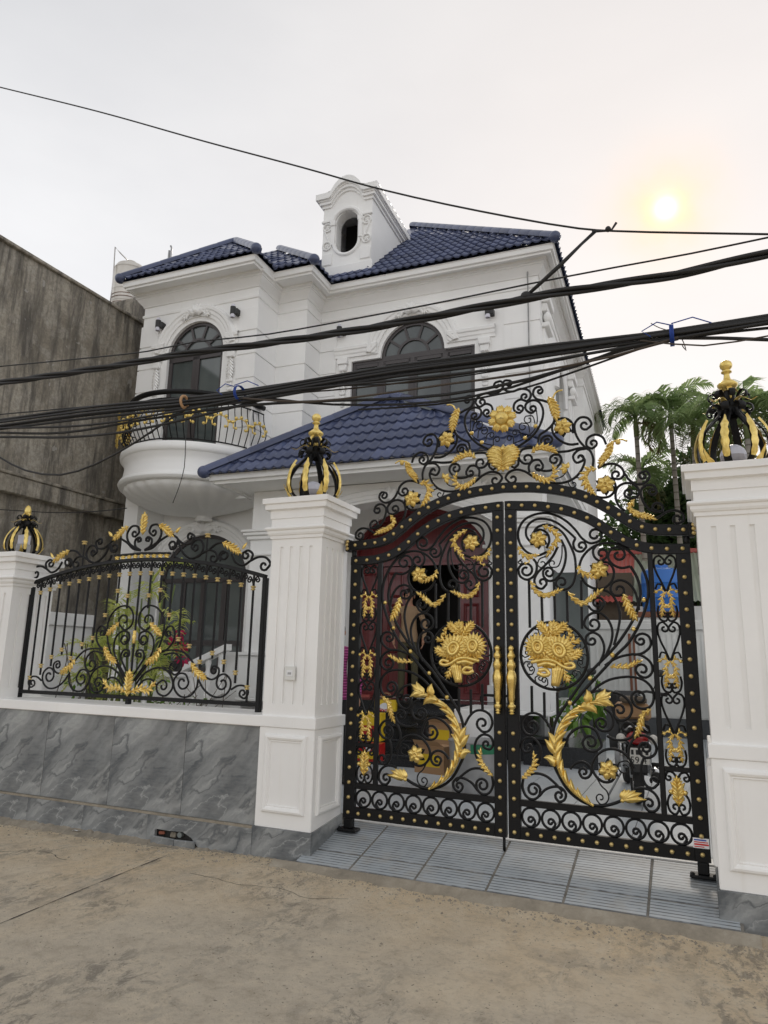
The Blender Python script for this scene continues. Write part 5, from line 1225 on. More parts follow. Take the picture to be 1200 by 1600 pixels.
und.add([(PL, PYF, PZ+e), (PR, PYF, PZ+e), (PK.x, PK.y, PK.z+e), (PK.x, 5.95, PK.z+e), (PL, 5.95, PZ+e), (PR, 5.95, PZ+e)], [(0, 1, 2), (0, 2, 3, 4), (1, 5, 3, 2)])
und.add([(-9.2, 4.17, ZE_+e), (-6.3, 4.17, ZE_+e), (-7.75, 5.62, ZE_+1.45*slope+e), (-7.75, 7.5, ZE_+1.45*slope+e), (-9.2, 7.5, ZE_+e), (-6.3, 7.5, ZE_+e)], [(0, 1, 2), (0, 2, 3, 4), (1, 5, 3, 2)])
und.add([(-9.2, 4.8, ZE_+e-.01), (-5.52, 4.8, ZE_+e), (-7.36, 6.64, ZE_+1.84*slope+e), (-7.36, 9, ZE_+1.84*slope+e), (-9.2, 9, ZE_+e), (-5.52, 9, ZE_+e)], [(0, 1, 2), (0, 2, 3, 4), (1, 5, 3, 2)])
und.add([(-9.2, 5.52, ZE_+e), (-1.5, 5.52, ZE_+e), (-5.35, 9.37, ZE_+3.85*slope+e), (-5.35, 11.7, ZE_+3.85*slope+e), (-1.5, 15.6, ZE_+e), (-9.2, 15.6, ZE_+e)], [(0, 1, 2), (1, 4, 3, 2), (4, 5, 3), (5, 0, 2, 3)])
und.build('roof_deck', 'roof_tile', roof)
c_ = .05
caps((PL, PYF, PZ+c_), PK+Vector((0, 0, c_))); caps((PR, PYF, PZ+c_), PK+Vector((0, 0, c_))); caps(PK+Vector((0, 0, c_)), (PK.x, 5.9, PK.z+c_), end=False)
caps((-9.2, 4.17, ZE_+c_), (-7.75, 5.62, ZE_+1.45*slope+c_)); caps((-6.3, 4.17, ZE_+c_), (-7.75, 5.62, ZE_+1.45*slope+c_)); caps((-5.52, 4.80, ZE_+c_), (-7.36, 6.64, ZE_+1.84*slope+c_))
caps((-1.5, 5.52, ZE_+c_), (-5.35, 9.37, ZE_+3.85*slope+c_)); caps((-5.35, 9.37, ZE_+3.85*slope+c_), (-5.35, 11.7, ZE_+3.85*slope+c_), end=False)

# ---- dormer
DX, DY = -5.48, 6.0; dh, dc, zc_, za_ = .52, .64, 10.33, 10.62
def dcurve(x, half=dc):         # eyebrow line of the pediment
    r = .46; d_ = abs(x-DX)
    if d_ < .34: return (za_-zc_)*(math.sqrt(max(0, r*r-d_*d_))-.31)/.15*1.0
    return 0.0 if d_ > .40 else (za_-zc_)*max(0, (.40-d_)/.06)*0.0
dm = vb(MB(), 'dormer', 'white_paint')
hole = [(DX+.23*math.cos(a)*(1), 9.62+(.22 if math.sin(a) > 0 else -.20)*1+.24*math.sin(a)) for a in [2*PI*i/28 for i in range(28)]]
outer = [(DX-dh, 8.72), (DX+dh, 8.72), (DX+dh, zc_-.08)]+[(DX+dh-2*dh*i/16, zc_-.08+dcurve(DX+dh-2*dh*i/16)) for i in range(1, 16)]+[(DX-dh, zc_-.08)]
mb = MB(); wallpanel(mb, front(DY), outer, [hole], .22)
zr_ = lambda y: 8.3+.92*(y-5.52)
for s in (-1, 1): mb.add([(DX+s*dh, DY, 8.6), (DX+s*dh, 8.0, zr_(8.0)-.1), (DX+s*dh, 8.0, zc_), (DX+s*dh, DY, zc_)], [(0, 1, 2, 3)])
mb.build('dormer_wall', 'white_paint', dm)
MB().box(DX-.45, DX+.45, DY+.9, DY+.95, 8.8, 10.4).build('dormer_inside', 'interior', dm)
for k, (z0, z1, ov) in enumerate(((-.10, -.04, .03), (-.04, .02, .07), (.02, .05, .09), (.05, .17, .13))):
    xs_ = [DX-dh-ov+(2*dh+2*ov)*i/28 for i in range(29)]
    poly = [(x, zc_+z0+dcurve(x)) for x in xs_]+[(x, zc_+z1+dcurve(x)) for x in xs_[::-1]]
    mb = MB().prism(poly, lambda u, v, d: (u, d, v), DY-ov, DY+.10)
    for s in (-1, 1): mb.box(DX+s*(dh-.02), DX+s*(dh+ov), DY+.1005, 7.75+z0, zc_+z0, zc_+z1-.001)
    mb.build('dormer_cornice', 'white_paint', dm)
vs = []; fs = []; m_ = 16
for y in (DY-.13, 7.95):
    for i in range(m_+1): x = DX-dh-.13+(2*dh+.26)*i/m_; vs.append((x, y, zc_+.172+dcurve(x)))
for i in range(m_): fs.append((i, i+1, m_+2+i, m_+1+i))
MB().add(vs, fs).build('dormer_roof', 'white_paint', dm)
for i in range(9):
    y = DY-.1+i*.2; MB().tube([(DX+dh+.10, y, zc_+.17), (DX+dh+.10, y+.19, zc_+.185)], .03, 8).build('dormer_tile', 'roof_tile', dm, True)
mb = MB()
P = [(DX+.255*math.cos(a), 9.62+(.22 if math.sin(a) > 0 else -.20)+.265*math.sin(a)) for a in [PI*i/16 for i in range(17)]]
mb.tube([(p[0]*1.0+(p[0]-DX)*.16, DY-.02, p[1]+.02) for p in P], 1.0, 8, ref=(0, 1, 0), flat=(.045, .045))
P = [(DX+.27*math.cos(a), 9.42+.27*math.sin(a)) for a in [PI+PI*i/16 for i in range(17)]]
mb.tube([(p[0], DY-.01, p[1]) for p in P], 1.0, 8, ref=(0, 1, 0), flat=(.035, .03))
for s in (-1, 1):
    mb.bbox(DX+s*.245, DX+s*.33, DY-.035, DY-.001, 9.40, 9.80, .004); mb.bbox(DX+s*.235, DX+s*.345, DY-.06, DY-.001, 9.80, 9.90, .01)
    mb.bbox(DX+s*.30, DX+s*(dh-.01), DY-.03, DY-.001, 8.98, 9.22, .006); mb.bbox(DX+s*.32, DX+s*(dh+.02), DY-.045, DY-.001, 9.90, 9.95, .008)
    ppl = Plane2(DY, (0, 0, 0))
    for zc2_ in (9.80, 9.40):
        c = (DX+s*.42, zc2_); ring = [(c[0]+.085*math.cos(a), DY-.015, c[1]+.085*math.sin(a)) for a in [2*PI*i/18 for i in range(18)]]; mb.tube(ring, .018, 6, closed=True)
        for i in range(5): petal(mb, ppl, c, 2*PI*i/5+.3, .065, .05, .02, dy=-.005, ns=3)
    mb.tube([(DX+s*.48, DY-.012, 9.74), (DX+s*.43, DY-.012, 9.62), (DX+s*.37, DY-.012, 9.46)], .016, 6)
mb.bbox(DX-dh-.05, DX+dh+.05, DY-.06, DY-.0005, 8.72, 8.90, .008)
mb.build('dormer_ornament', 'white_paint', dm, 'auto')

# ---- windows
def fbar(mb, P, w, d0, d1):           # flat bar in a front plane, list of (x, z)
    P = [Vector(p) for p in P]; m = len(P); vs = []
    for i in range(m):
        T = (P[min(i+1, m-1)]-P[max(i-1, 0)]).normalized(); nn = Vector((-T.y, T.x))*w/2
        for k, d in ((1, d1), (1, d0), (-1, d0), (-1, d1)): q = P[i]+nn*k; vs.append((q.x, d, q.y))
    fs = [(i*4+k, i*4+(k+1) % 4, i*4+4+(k+1) % 4, i*4+4+k) for i in range(m-1) for k in range(4)]+[(0, 1, 2, 3), tuple((m-1)*4+k for k in (3, 2, 1, 0))]
    mb.add(vs, fs)
def pane(parent, poly, y, name='pane', mat='glass_dark'): return MB().prism(poly, lambda u, v, d: (u, d, v), y, y+.008).build(name, mat, parent)
def fanlight(win, xc, half, rise, zs, y, n=5):
    mb = MB(); A = archline(xc, half-.03, zs, rise-.03, 24)
    fbar(mb, A, .06, y-.03, y+.03); fbar(mb, [(xc-half, zs), (xc+half, zs)], .07, y-.032, y+.03)
    k = .48; fbar(mb, archline(xc, half*k, zs, rise*k, 16), .045, y-.026, y+.03)
    for i in range(1, n):
        a = PI*i/n; fbar(mb, [(xc+half*k*math.cos(a), zs+rise*k*math.sin(a)), (xc+(half-.04)*math.cos(a), zs+(rise-.04)*math.sin(a))], .045, y-.024, y+.03)
    mb.build('window_frame', 'frame_dark', win)
    for i in range(n):
        a0, a1 = PI*i/n, PI*(i+1)/n; q = [(xc+(half-.03)*math.cos(a0+(a1-a0)*j/5), zs+(rise-.03)*math.sin(a0+(a1-a0)*j/5)) for j in range(6)]; r_ = [(xc+half*k*math.cos(a1+(a0-a1)*j/5), zs+rise*k*math.sin(a1+(a0-a1)*j/5)) for j in range(6)]
        pane(win, q+r_, y+.002)
    pane(win, archline(xc, half*k, zs, rise*k, 12), y+.0025)
win = vb(MB(), 'window', 'frame_dark'); y = YF+.09; b_ = bw
fanlight(win, b_['xc'], b_['half'], b_['rise'], b_['zs'], y)
mb = MB(); edges = [b_['x0'], b_['xc']-b_['half'], b_['xc'], b_['xc']+b_['half'], b_['x1']]
for x, w in zip(edges, (.06, .09, .06, .09, .06)): fbar(mb, [(min(max(x, b_['x0']+.03), b_['x1']-.03), b_['z0']), (min(max(x, b_['x0']+.03), b_['x1']-.03), b_['zs'])], w, y-.035, y+.03)
for z in (b_['z0']+.03, b_['zs']-.03): fbar(mb, [(b_['x0'], z), (b_['x1'], z)], .06, y-.034, y+.03)
mb.build('window_frame', 'frame_dark', win)
for i in range(4):
    xa, xb = edges[i]+.045, edges[i+1]-.045; mb = MB()
    for P in ([(xa, 5.06), (xa, 6.80)], [(xb, 5.06), (xb, 6.80)], [(xa, 6.77), (xb, 6.77)], [(xa, 5.1), (xb, 5.1)]): fbar(mb, P, .07, y-.028, y+.02)
    mb.build('sash', 'frame_dark', win); pane(win, [(xa+.03, 5.1), (xb-.03, 5.1), (xb-.03, 6.76), (xa+.03, 6.76)], y+.001)
dw = vb(MB(), 'balcony_door', 'frame_dark'); y = YW+.09; d_ = wd
fanlight(dw, d_['xc'], d_['half'], .62, d_['zs'], y)
for s in (-1, 1):
    mb = MB(); xa, xb = d_['xc'], d_['xc']+s*d_['half']
    for P in ([(xa+s*.035, 4.95), (xa+s*.035, 6.84)], [(xb-s*.04, 4.95), (xb-s*.04, 6.84)], [(xa, 6.80), (xb, 6.80)], [(xa, 5.0), (xb, 5.0)]): fbar(mb, P, .075, y-.03, y+.03)
    mb.build('door_leaf', 'frame_dark', dw); pane(dw, sorted([(xa+s*.07, 5.0), (xb-s*.07, 5.0)])+sorted([(xa+s*.07, 6.78), (xb-s*.07, 6.78)])[::-1], y+.001)
gw = vb(MB(), 'garden_door', 'frame_dark'); y = YG+.09
mb = MB(); fbar(mb, archline(-7.77, .89, 2.85, .79, 24), .07, y-.03, y+.03); fbar(mb, [(-8.69, 2.85), (-6.85, 2.85)], .08, y-.03, y+.03)
for x in (-8.65, -8.20, -7.77, -7.33, -6.89): fbar(mb, [(x, 1.25), (x, 2.85)], .10, y-.03, y+.03)
for z in (1.29, 1.75): fbar(mb, [(-8.69, z), (-6.85, z)], .09, y-.028, y+.03)
mb.build('window_frame', 'frame_dark', gw); pane(gw, archline(-7.77, .88, 2.85, .78, 20), y+.001)
for i in range(4): x = -8.65+.44*i; pane(gw, [(x+.03, 1.3), (x+.42, 1.3), (x+.42, 2.84), (x+.03, 2.84)], y+.001)
sdw = vb(MB(), 'side_window', 'frame_dark')
mb = MB(); 
for (u0, u1, v0, v1) in ((6.75, 6.85, 1.0, 3.05), (8.8, 8.9, 1.0, 3.05), (6.85, 8.8, 2.93, 3.05), (6.85, 8.8, 1.0, 1.1), (7.78, 7.88, 1.1, 2.93)): mb.box(XR-.10, XR+.03, u0, u1, v0, v1)
mb.build('window_frame', 'frame_dark', sdw); MB().box(XR-.07, XR-.06, 6.85, 8.8, 1.1, 2.93).build('pane', 'glass_dark', sdw)
MB().box(XR+.0, XR+.55, 6.70, 6.74, 1.02, 3.0).build('shutter', 'glass_dark', sdw)
MB().box(XR-.09, XR-.08, 7.8, 8.8, 5.0, 7.1).build('pane', 'glass_dark', sdw)

# ---- mouldings round the openings
def arch_mould(mb, P, y, prof):
    P = [Vector(p) for p in P]; m = len(P); k = len(prof); vs = []
    for i in range(m):
        T = (P[min(i+1, m-1)]-P[max(i-1, 0)]).normalized(); nn = Vector((T.y, -T.x))
        for o_, h_ in prof: q = P[i]+nn*o_; vs.append((q.x, y-h_, q.y))
    mb.add(vs, [(i*k+j, i*k+k+j, i*k+k+j+1, i*k+j+1) for i in range(m-1) for j in range(k-1)])
HOOD = [(.0, 0), (0, .03), (.05, .035), (.07, .05), (.12, .055), (.14, .075), (.19, .08), (.21, .06), (.23, .02), (.23, 0)]
for xc, half, rise, zs, y, wlen in ((b_['xc'], b_['half'], b_['rise'], b_['zs']+.08, YF, .85), (d_['xc'], d_['half'], .62, d_['zs']+.05, YW, .28)):
    mb = MB(); A = archline(xc, half+.05, zs, rise+.03, 24)
    P = [(xc+half+.05+wlen, zs), (xc+half+.06, zs)]+A+[(xc-half-.06, zs), (xc-half-.05-wlen, zs)]
    arch_mould(mb, P[::1], y, HOOD); vb(mb, 'hood_mould', 'white_paint')
    kp = Plane2(y, (0, 0, 0)); mb = MB(); zt = zs+rise+.06
    for a in (30, 65, 90, 115, 150): petal(mb, kp, (xc, zt), math.radians(a), .22, .12, .06, dy=-.05)
    for s in (-1, 1): acanthus(mb, kp, [Vector((xc, zt+.05)), Vector((xc+s*.12, zt+.06)), Vector((xc+s*.24, zt-.02))], .10, 4, dy=-.05); 
    mb.ball((xc, y-.08, zt+.06), .06, 10, 8); vb(mb, 'keystone', 'white_paint', True)
    for s in (-1, 1):
        xb = xc+s*(half+.20) if wlen < .5 else xc+s*(half+.05+wlen-.18)
        mb = MB().bbox(xb-.10, xb+.10, y-.10, y-.001, zs-.14, zs-.02, .01).bbox(xb-.075, xb+.075, y-.07, y-.001, zs-.26, zs-.142, .01)
        acanthus(mb, kp, [Vector((xb, zs-.26)), Vector((xb, zs-.45)), Vector((xb, zs-.62))], .10, 6, dy=-.02)
        for k in range(4): mb.bbox(xb-.06+.008*k, xb+.06-.008*k, y-.05+.006*k, y-.001, zs-.72-.075*k, zs-.66-.075*k, .01)
        vb(mb, 'bracket', 'white_paint', 'auto')
mb = MB(); arch_mould(mb, archline(-7.77, .95, 2.85, .86, 24), YG, HOOD); vb(mb, 'hood_mould', 'white_paint')
kp = Plane2(YG, (0, 0, 0)); mb = MB()
for a in (20, 55, 90, 125, 160): petal(mb, kp, (-7.77, 3.72), math.radians(a), .26, .14, .06, dy=-.05)
for s in (-1, 1): acanthus(mb, kp, [Vector((-7.77, 3.78)), Vector((-7.77+s*.14, 3.82)), Vector((-7.77+s*.3, 3.74))], .11, 4, dy=-.05)
vb(mb, 'keystone', 'white_paint', True)
vb(MB().bbox(b_['x0']-.18, b_['x1']+.18, YF-.12, YF-.001, 4.86, 4.98, .01), 'window_sill', 'white_paint')
# lamps on the wall
for (px, py, y) in ((247, 508, YW), (364, 487, YW), (530, 518, YF), (762, 487, YF)):
    p = hat(px, py, y-.1); lo = MB().lathe([(.045, -.07), (.05, -.068), (.05, .07), (.045, .072), (.001, .072)], (p.x, p.y, p.z+.02), 14)
    lamp = vb(lo, 'wall_lamp', 'plastic_black', 'auto'); MB().lathe([(.04, -.13), (.042, -.07)], (p.x, p.y, p.z+.02), 14).build('lamp_glass', 'globe', lamp, True); MB().lathe([(.036, .072), (.034, .12), (.001, .125)], (p.x, p.y, p.z+.02), 14).build('lamp_glass', 'globe', lamp, True)
    MB().bbox(p.x+.03, p.x+.10, p.y-.02, y-.001, p.z-.06, p.z+.05, .006).build('lamp_arm', 'plastic_black', lamp)
# side flank enrichments: pilasters with capitals
for yy in (6.35, 9.9):
    mb = MB().bbox(XR+.001, XR+.06, yy-.2, yy+.2, 4.9, 7.1, .008).bbox(XR+.001, XR+.16, yy-.26, yy+.26, 7.55, 7.68, .01).bbox(XR+.001, XR+.11, yy-.22, yy+.22, 7.40, 7.545, .012).bbox(XR+.001, XR+.14, yy-.24, yy+.24, 7.10, 7.18, .01)
    for k in range(5): mb.ball((XR+.10, yy-.16+.08*k, 7.29), .07, 8, 6, sz=1.4)
    vb(mb, 'pilaster', 'white_paint', 'auto')
mb = MB(); arch_side = [(yy_, zz_) for yy_, zz_ in archline(8.3, .62, 6.6, .62, 18)]
mb.tube([(XR+.02, u, v) for u, v in arch_side], 1.0, 8, ref=(1, 0, 0), flat=(.09, .06)); vb(mb, 'hood_mould', 'white_paint', 'auto')
vb(MB().tube([(XR-.16, YF-.06, 8.0), (XR-.16, YF-.06, 0.3)], .012, 8), 'conduit', 'zinc', True)
# ---- balcony
BX, BY, BA, BB = -7.71, 5.25, 1.39, 1.62
bal = vb(MB(), 'balcony', 'white_paint')
bp = [(.10, 3.86), (.12, 3.90), (.10, 3.94), (.17, 3.96), (.45, 4.005), (.70, 4.065), (.87, 4.145), (.94, 4.22), (.95, 4.28)]
vs = []; fs = []; n = 96; prof = catmull([Vector(p) for p in bp], .04)
for j, p in enumerate(prof):
    fl = max(0, min(1, (p.y-3.97)/.06))
    for k in range(n+1):
        a = PI+PI*k/n; ph = (k*15.0/n) % 1.0; rip = 1-.022*fl*abs(2*ph-1)**2.2
        vs.append((BX+p.x*BA*math.cos(a)*rip, BY+p.x*BB*math.sin(a)*rip, p.y-.012*fl*(1-abs(2*ph-1))))
for j in range(len(prof)-1):
    for k in range(n): a = j*(n+1)+k; fs.append((a, a+1, a+n+2, a+n+1))
MB().add(vs, fs).build('balcony_bowl', 'white_paint', bal, True)
sp = [(.93, 4.275), (.985, 4.277), (1.0, 4.29), (1.012, 4.33), (1.0, 4.375), (.985, 4.385), (.985, 4.405), (.972, 4.41), (.962, 4.52), (.955, 4.60), (.962, 4.66), (.985, 4.72), (.99, 4.735), (1.0, 4.74), (1.012, 4.76), (1.018, 4.80), (1.012, 4.86), (1.0, 4.885), (.985, 4.89), (0.01, 4.90)]
MB().lathe(sp, (BX, BY, 0), 64, PI, 2*PI, BA, BB).build('balcony_slab', 'white_paint', bal, 'auto')
def bpt(a, f, z): return (BX+BA*f*math.cos(a), BY+BB*f*math.sin(a), z)
a0, a1 = PI+.22, 2*PI-.22
def arc(f, z, n=48, b0=a0, b1=a1): return [bpt(b0+(b1-b0)*i/n, f, z) for i in range(n+1)]
MB().tube(arc(.955, 5.74), .045, 10).build('handrail', 'iron', bal, True); MB().tube(arc(.955, 5.63), .013, 6).build('rail', 'iron', bal, True); MB().tube(arc(.93, 4.955), .013, 6).build('rail', 'iron', bal, True)
nb = 34
for i in range(nb+1):
    a = a0+(a1-a0)*i/nb
    P = catmull([Vector(bpt(a, f, z)) for f, z in ((.93, 4.955), (.985, 5.10), (1.02, 5.22), (1.0, 5.36), (.965, 5.5), (.955, 5.63))], .06)
    MB().tube(P, .0085, 6).build('baluster', 'iron', bal, True)
for i in range(12):                                        # gilded scroll rings along the railing
    ac = a0+(a1-a0)*(i+.5)/12; mb = MB()
    ring = []
    for k in range(17):
        t = -PI*.15+PI*1.3*k/16; ring.append(bpt(ac+.085*math.cos(t), 1.03, 5.24+.13*math.sin(t)*1.0))
    mb.tube(ring, .011, 6)
    for k in range(5):
        t = PI*(.1+.2*k); q = bpt(ac+.10*math.cos(t), 1.035, 5.24+.155*math.sin(t)); mb.ball(q, .03, 8, 6)
    for s in (-1, 1): mb.ball(bpt(ac+s*.055, 1.035, 5.19), .026, 8, 6)
    mb.build('gold_scroll', 'gold_leaf', bal, True)
for ac in (a0+.5, a0+.12):
    mb = MB(); 
    class BP:
        def w(self, q, dy=0): return bpt(ac+q[0], 1.045-dy, q[1])
    acanthus(mb, BP(), [Vector((0, 5.0)), Vector((.02, 5.2)), Vector((-.02, 5.42)), Vector((.02, 5.58))], .085, 7, dy=-.01); mb.build('gold_leaf', 'gold_leaf', bal, True)
for ac, s in ((a0+.75, 1), (a0+1.15, -1), (a0+1.3, 1)):
    P = [Vector((ac, 4.97)), Vector((ac+s*.10, 5.02)), Vector((ac+s*.16, 5.15)), Vector((ac+s*.10, 5.3))]; Q = catmull(P, .02); Q = Q+spiral(Q[-1], (Q[-1]-Q[-2]).normalized(), Vector((ac+s*.05, 5.22)), .9, .015)
    MB().tube([bpt(p.x, 1.02, p.y) for p in Q], .009, 6).build('scroll', 'iron', bal, True)

# ---- porch
prc = vb(MB(), 'porch', 'white_paint')
mb = MB().sweep([(-.8, PZ-.10), (-.16, PZ-.10), (-.16, PZ-.13), (-.11, PZ-.13), (-.105, PZ-.09), (-.05, PZ-.085), (-.045, PZ+.0), (-.03, PZ+.005), (-.028, PZ+.03), (-.3, PZ+.03)][::1], [(PL, 5.9), (PL, PYF), (PR, PYF), (PR, 7.4)], caps=False)
mb.build('porch_eaves', 'white_paint', prc)
CXL0, CXL1, CXR0, CXR1, CY0, CY1 = -6.06, -5.53, -2.01, -1.59, 4.2, 4.62
zs, rise, xc, half = 3.02, .72, (CXL1+CXR0)/2, (CXR0-CXL1)/2
outer = [(CXL0, 3.30), (CXL1, 3.30)]; op = archline(xc, half-.02, 3.02, .78, 28)
poly = [(CXL0, 2.9), (CXL1+.02, 2.9)]+op[::-1]+[(CXR0-.02, 2.9), (CXR1, 2.9), (CXR1, PZ-.105), (CXL0, PZ-.105)]
MB().prism(poly, lambda u, v, d: (u, d, v), CY0+.02, CY1-.02).build('porch_arch', 'white_paint', prc)
mb = MB(); arch_mould(mb, archline(xc, half+.02, 3.02, .82, 28), CY0+.02, [(0, 0), (0, .02), (.05, .025), (.06, .04), (.12, .045), (.13, .02), (.15, 0)]); mb.build('arch_mould', 'white_paint', prc)
kp = Plane2(CY0+.02, (0, 0, 0))
for xq in (-5.0, -2.55):
    mb = MB()
    for a in (200, 235, 270, 305, 340): petal(mb, kp, (xq, 3.95), math.radians(a), .22, .12, .05, dy=-.03)
    for s in (-1, 1): acanthus(mb, kp, [Vector((xq, 3.9)), Vector((xq+s*.14, 3.93)), Vector((xq+s*.27, 3.86))], .09, 4, dy=-.03)
    mb.build('relief', 'white_paint', prc, True)
mb = MB()
for a in (20, 55, 90, 125, 160): petal(mb, kp, (xc, 3.80), math.radians(a), .2, .12, .05, dy=-.05)
mb.build('keystone', 'white_paint', prc, True)
for (xa, xb) in ((CXL0, CXL1), (CXR0, CXR1)):
    c = MB().bbox(xa, xb, CY0, CY1, 1.60, 3.30, .006).bbox(xa-.05, xb+.05, CY0-.05, CY1+.05, 0.95, 1.55, .008).bbox(xa-.08, xb+.08, CY0-.08, CY1+.08, 1.551, 1.60, .01)
    c.bbox(xa-.05, xb+.05, CY0-.05, CY1+.05, 3.301, 3.36, .01).bbox(xa-.09, xb+.09, CY0-.09, CY1+.09, 3.361, 3.41, .01).bbox(xa-.12, xb+.12, CY0-.12, CY1+.12, 3.411, 3.45, .01)
    c.bbox(xa-.04, xb+.04, CY0-.04, CY1+.04, 3.05, 3.09, .01).bbox(xa-.06, xb+.06, CY0-.06, CY1+.06, 0.90, .949, .008)
    c.build('column', 'white_paint', prc, 'auto')
MB().box(-6.5, -1.84, 3.7, 5.89, PZ-.06, PZ-.04).build('porch_ceiling', 'white_paint', prc)
for (xa, xb, ya, yb, z0, z1) in ((-2.66, -2.42, 5.70, 5.899, 0.95, 3.2),):
    MB().bbox(xa, xb, ya, yb, z0, z1, .006).bbox(xa-.05, xb+.05, ya-.05, yb, z1+.001, z1+.07, .01).bbox(xa-.09, xb+.09, ya-.09, yb, z1+.071, z1+.13, .01).bbox(xa-.04, xb+.04, ya-.04, yb, z0-.001, z0+.25, .008).build('pilaster', 'white_paint', prc, 'auto')
for k in range(5):
    z0 = .95+.46*k; MB().bbox(-2.35, XR-.002, YF-.022, YF-.001, z0, z0+.445, .005).build('course', 'white_paint', prc)
# granite landing and steps
steps = vb(MB(), 'steps', 'granite')
MB().box(-6.6, -1.9, 4.95, 6.3, .2, .948).build('landing', 'granite', steps)
for i in range(4):
    yk = 3.62+.30*i; ns = MB().bbox(-5.35, -2.72, yk-.025, 5.05, .24+.1475*(i+1)-.03, .24+.1475*(i+1), .006).box(-5.35, -2.72, yk, 5.04, .24+.1475*i-.003, .24+.1475*(i+1)-.0305)
    ns.build('step', 'granite', steps)
MB().bbox(-2.71, -2.28, 3.9, 4.94, .24, .955, .01).build('cheek', 'white_paint', steps)
MB().bbox(-1.98, XR+.8, YF-1.28, YF-.0, .24, .5, .01).build('planter_kerb', 'granite', steps)
# red entrance door: fanlight, one leaf shut, one standing open
ed = vb(MB(), 'entrance_door', 'red_door'); y = YF+.12
mb = MB(); fbar(mb, archline(-3.92, 1.16, 3.15, .86, 28), .09, y-.06, y+.04); fbar(mb, [(-5.12, 3.13), (-2.72, 3.13)], .10, y-.058, y+.04)
for x in (-5.08, -2.76): fbar(mb, [(x, .95), (x, 3.10)], .09, y-.05, y+.04)
mb.build('door_frame', 'red_door', ed)
pane(ed, archline(-3.92, 1.14, 3.15, .84, 24), y+.002, 'fanlight', 'red_door')
def leaf(x0, x1, yy, nm='door_leaf'):
    o = MB().bbox(x0, x1, yy-.02, yy+.03, .955, 3.07, .004).build(nm, 'red_door', ed)
    for (z0, z1) in ((1.05, 1.55), (1.65, 2.45), (2.55, 2.98)):
        m2 = MB(); frame_mould(m2, lambda u, v, d: (u, yy-.02-d, v), x0+.09, x1-.09, z0, z1, [(0, -.002), (0, .012), (.02, .022), (.04, .012), (.05, -.002)]); m2.build('door_panel', 'red_door', o)
    return o
leaf(-5.03, -4.56, y); leaf(-4.55, -4.10, y); leaf(-3.24, -2.81, y)
# white stair balustrade left of the porch
bs = vb(MB(), 'balustrade', 'white_paint')
P0, P1 = Vector((-6.2, 4.0, 1.62)), Vector((-7.9, 3.9, .85))
mb = MB()
for (a, b, h0, h1) in ((P0, P1, 0, .09), (P0, P1, -.62, -.54)):
    vs = [(a.x, a.y-.09, a.z+h0), (b.x, b.y-.09, b.z+h0), (b.x, b.y+.09, b.z+h0), (a.x, a.y+.09, a.z+h0), (a.x, a.y-.09, a.z+h1), (b.x, b.y-.09, b.z+h1), (b.x, b.y+.09, b.z+h1), (a.x, a.y+.09, a.z+h1)]
    mb.add(vs, [(0, 3, 2, 1), (4, 5, 6, 7), (0, 1, 5, 4), (1, 2, 6, 5), (2, 3, 7, 6), (3, 0, 4, 7)])
mb.build('stair_rail', 'white_paint', bs)
BAL = [(.04, 0), (.05, .03), (.035, .06), (.03, .10), (.055, .19), (.06, .25), (.045, .33), (.03, .40), (.035, .45), (.045, .50), (.04, .55)]
for k in range(8):
    p = P0.lerp(P1, (k+.5)/8); MB().lathe(BAL, (p.x, p.y, p.z-.545), 12).build('baluster', 'white_paint', bs, True)
MB().bbox(-8.15, -7.9, 3.78, 4.03, .24, 1.15, .01).bbox(-8.18, -7.87, 3.75, 4.06, 1.151, 1.21, .01).build('newel', 'white_paint', bs)
MB().box(-6.5, -6.06, 4.2, 5.3, .24, 1.6).build('porch_cheek', 'white_paint', bs)
# ================================================================== neighbours
def hw(v): return Vector((v[0]*HC-v[1]*HS, v[0]*HS+v[1]*HC, v[2]))
nb_ = empty('neighbour_building', (-12.5, 4, 0), HT+math.radians(-3)); tag(nb_, 'tall windowless neighbour building of stained grey render at left', 'building')
def nl(mb, name, mat, **k): o = mb.build(name, mat, nb_, **k); return o
mb = MB(); vs = []; fs = []
ny, nz = 26, 18
for j in range(nz+1):
    for i in range(ny+1):
        y_, z_ = -5.0+12.5*i/ny, 8.05*j/nz
        vs.append((2.62+.012*math.sin(y_*2.1+z_)+.010*math.sin(z_*3.3-y_), y_, z_))
for j in range(nz):
    for i in range(ny): a = j*(ny+1)+i; fs.append((a, a+1, a+ny+2, a+ny+1))
mb.add(vs, fs); mb.box(-3.5, 2.55, -5, 7.5, 0, 8.0); nl(mb, 'wall', 'old_render', smooth=True)
nl(MB().bbox(2.5, 2.68, -5.02, 7.5, 8.05, 8.11, .01), 'parapet', 'old_render')
nl(MB().bbox(2.60, 2.80, -5.0, 7.5, 3.98, 4.26, .012).bbox(2.60, 2.83, -5.0, 7.5, 4.261, 4.31, .01), 'ledge', 'old_render')
tk = hat(196, 497, 6.6); tkw = hw(tk)
tank = empty('steel_water_tank', (tkw.x, tkw.y, tkw.z-.12)); tag(tank, 'upright steel water tank on the roof behind the stained wall', 'water tank')
R_ = .36
MB().lathe([(R_, .12), (R_+.012, .14), (R_, .16), (R_, .40), (R_+.01, .42), (R_, .44), (R_, .70), (R_+.01, .72), (R_, .74), (R_, 1.25), (R_+.015, 1.28), (R_, 1.31), (R_*.86, 1.40), (R_*.4, 1.46), (.12, 1.47), (.12, 1.53), (.001, 1.54)], n=28).build('body', 'tank_steel', tank, 'auto')
MB().lathe([(.001, .02), (R_*1.25, .02), (R_*1.25, .12), (.001, .12)], n=20).build('stand', 'rust', tank, 'auto')
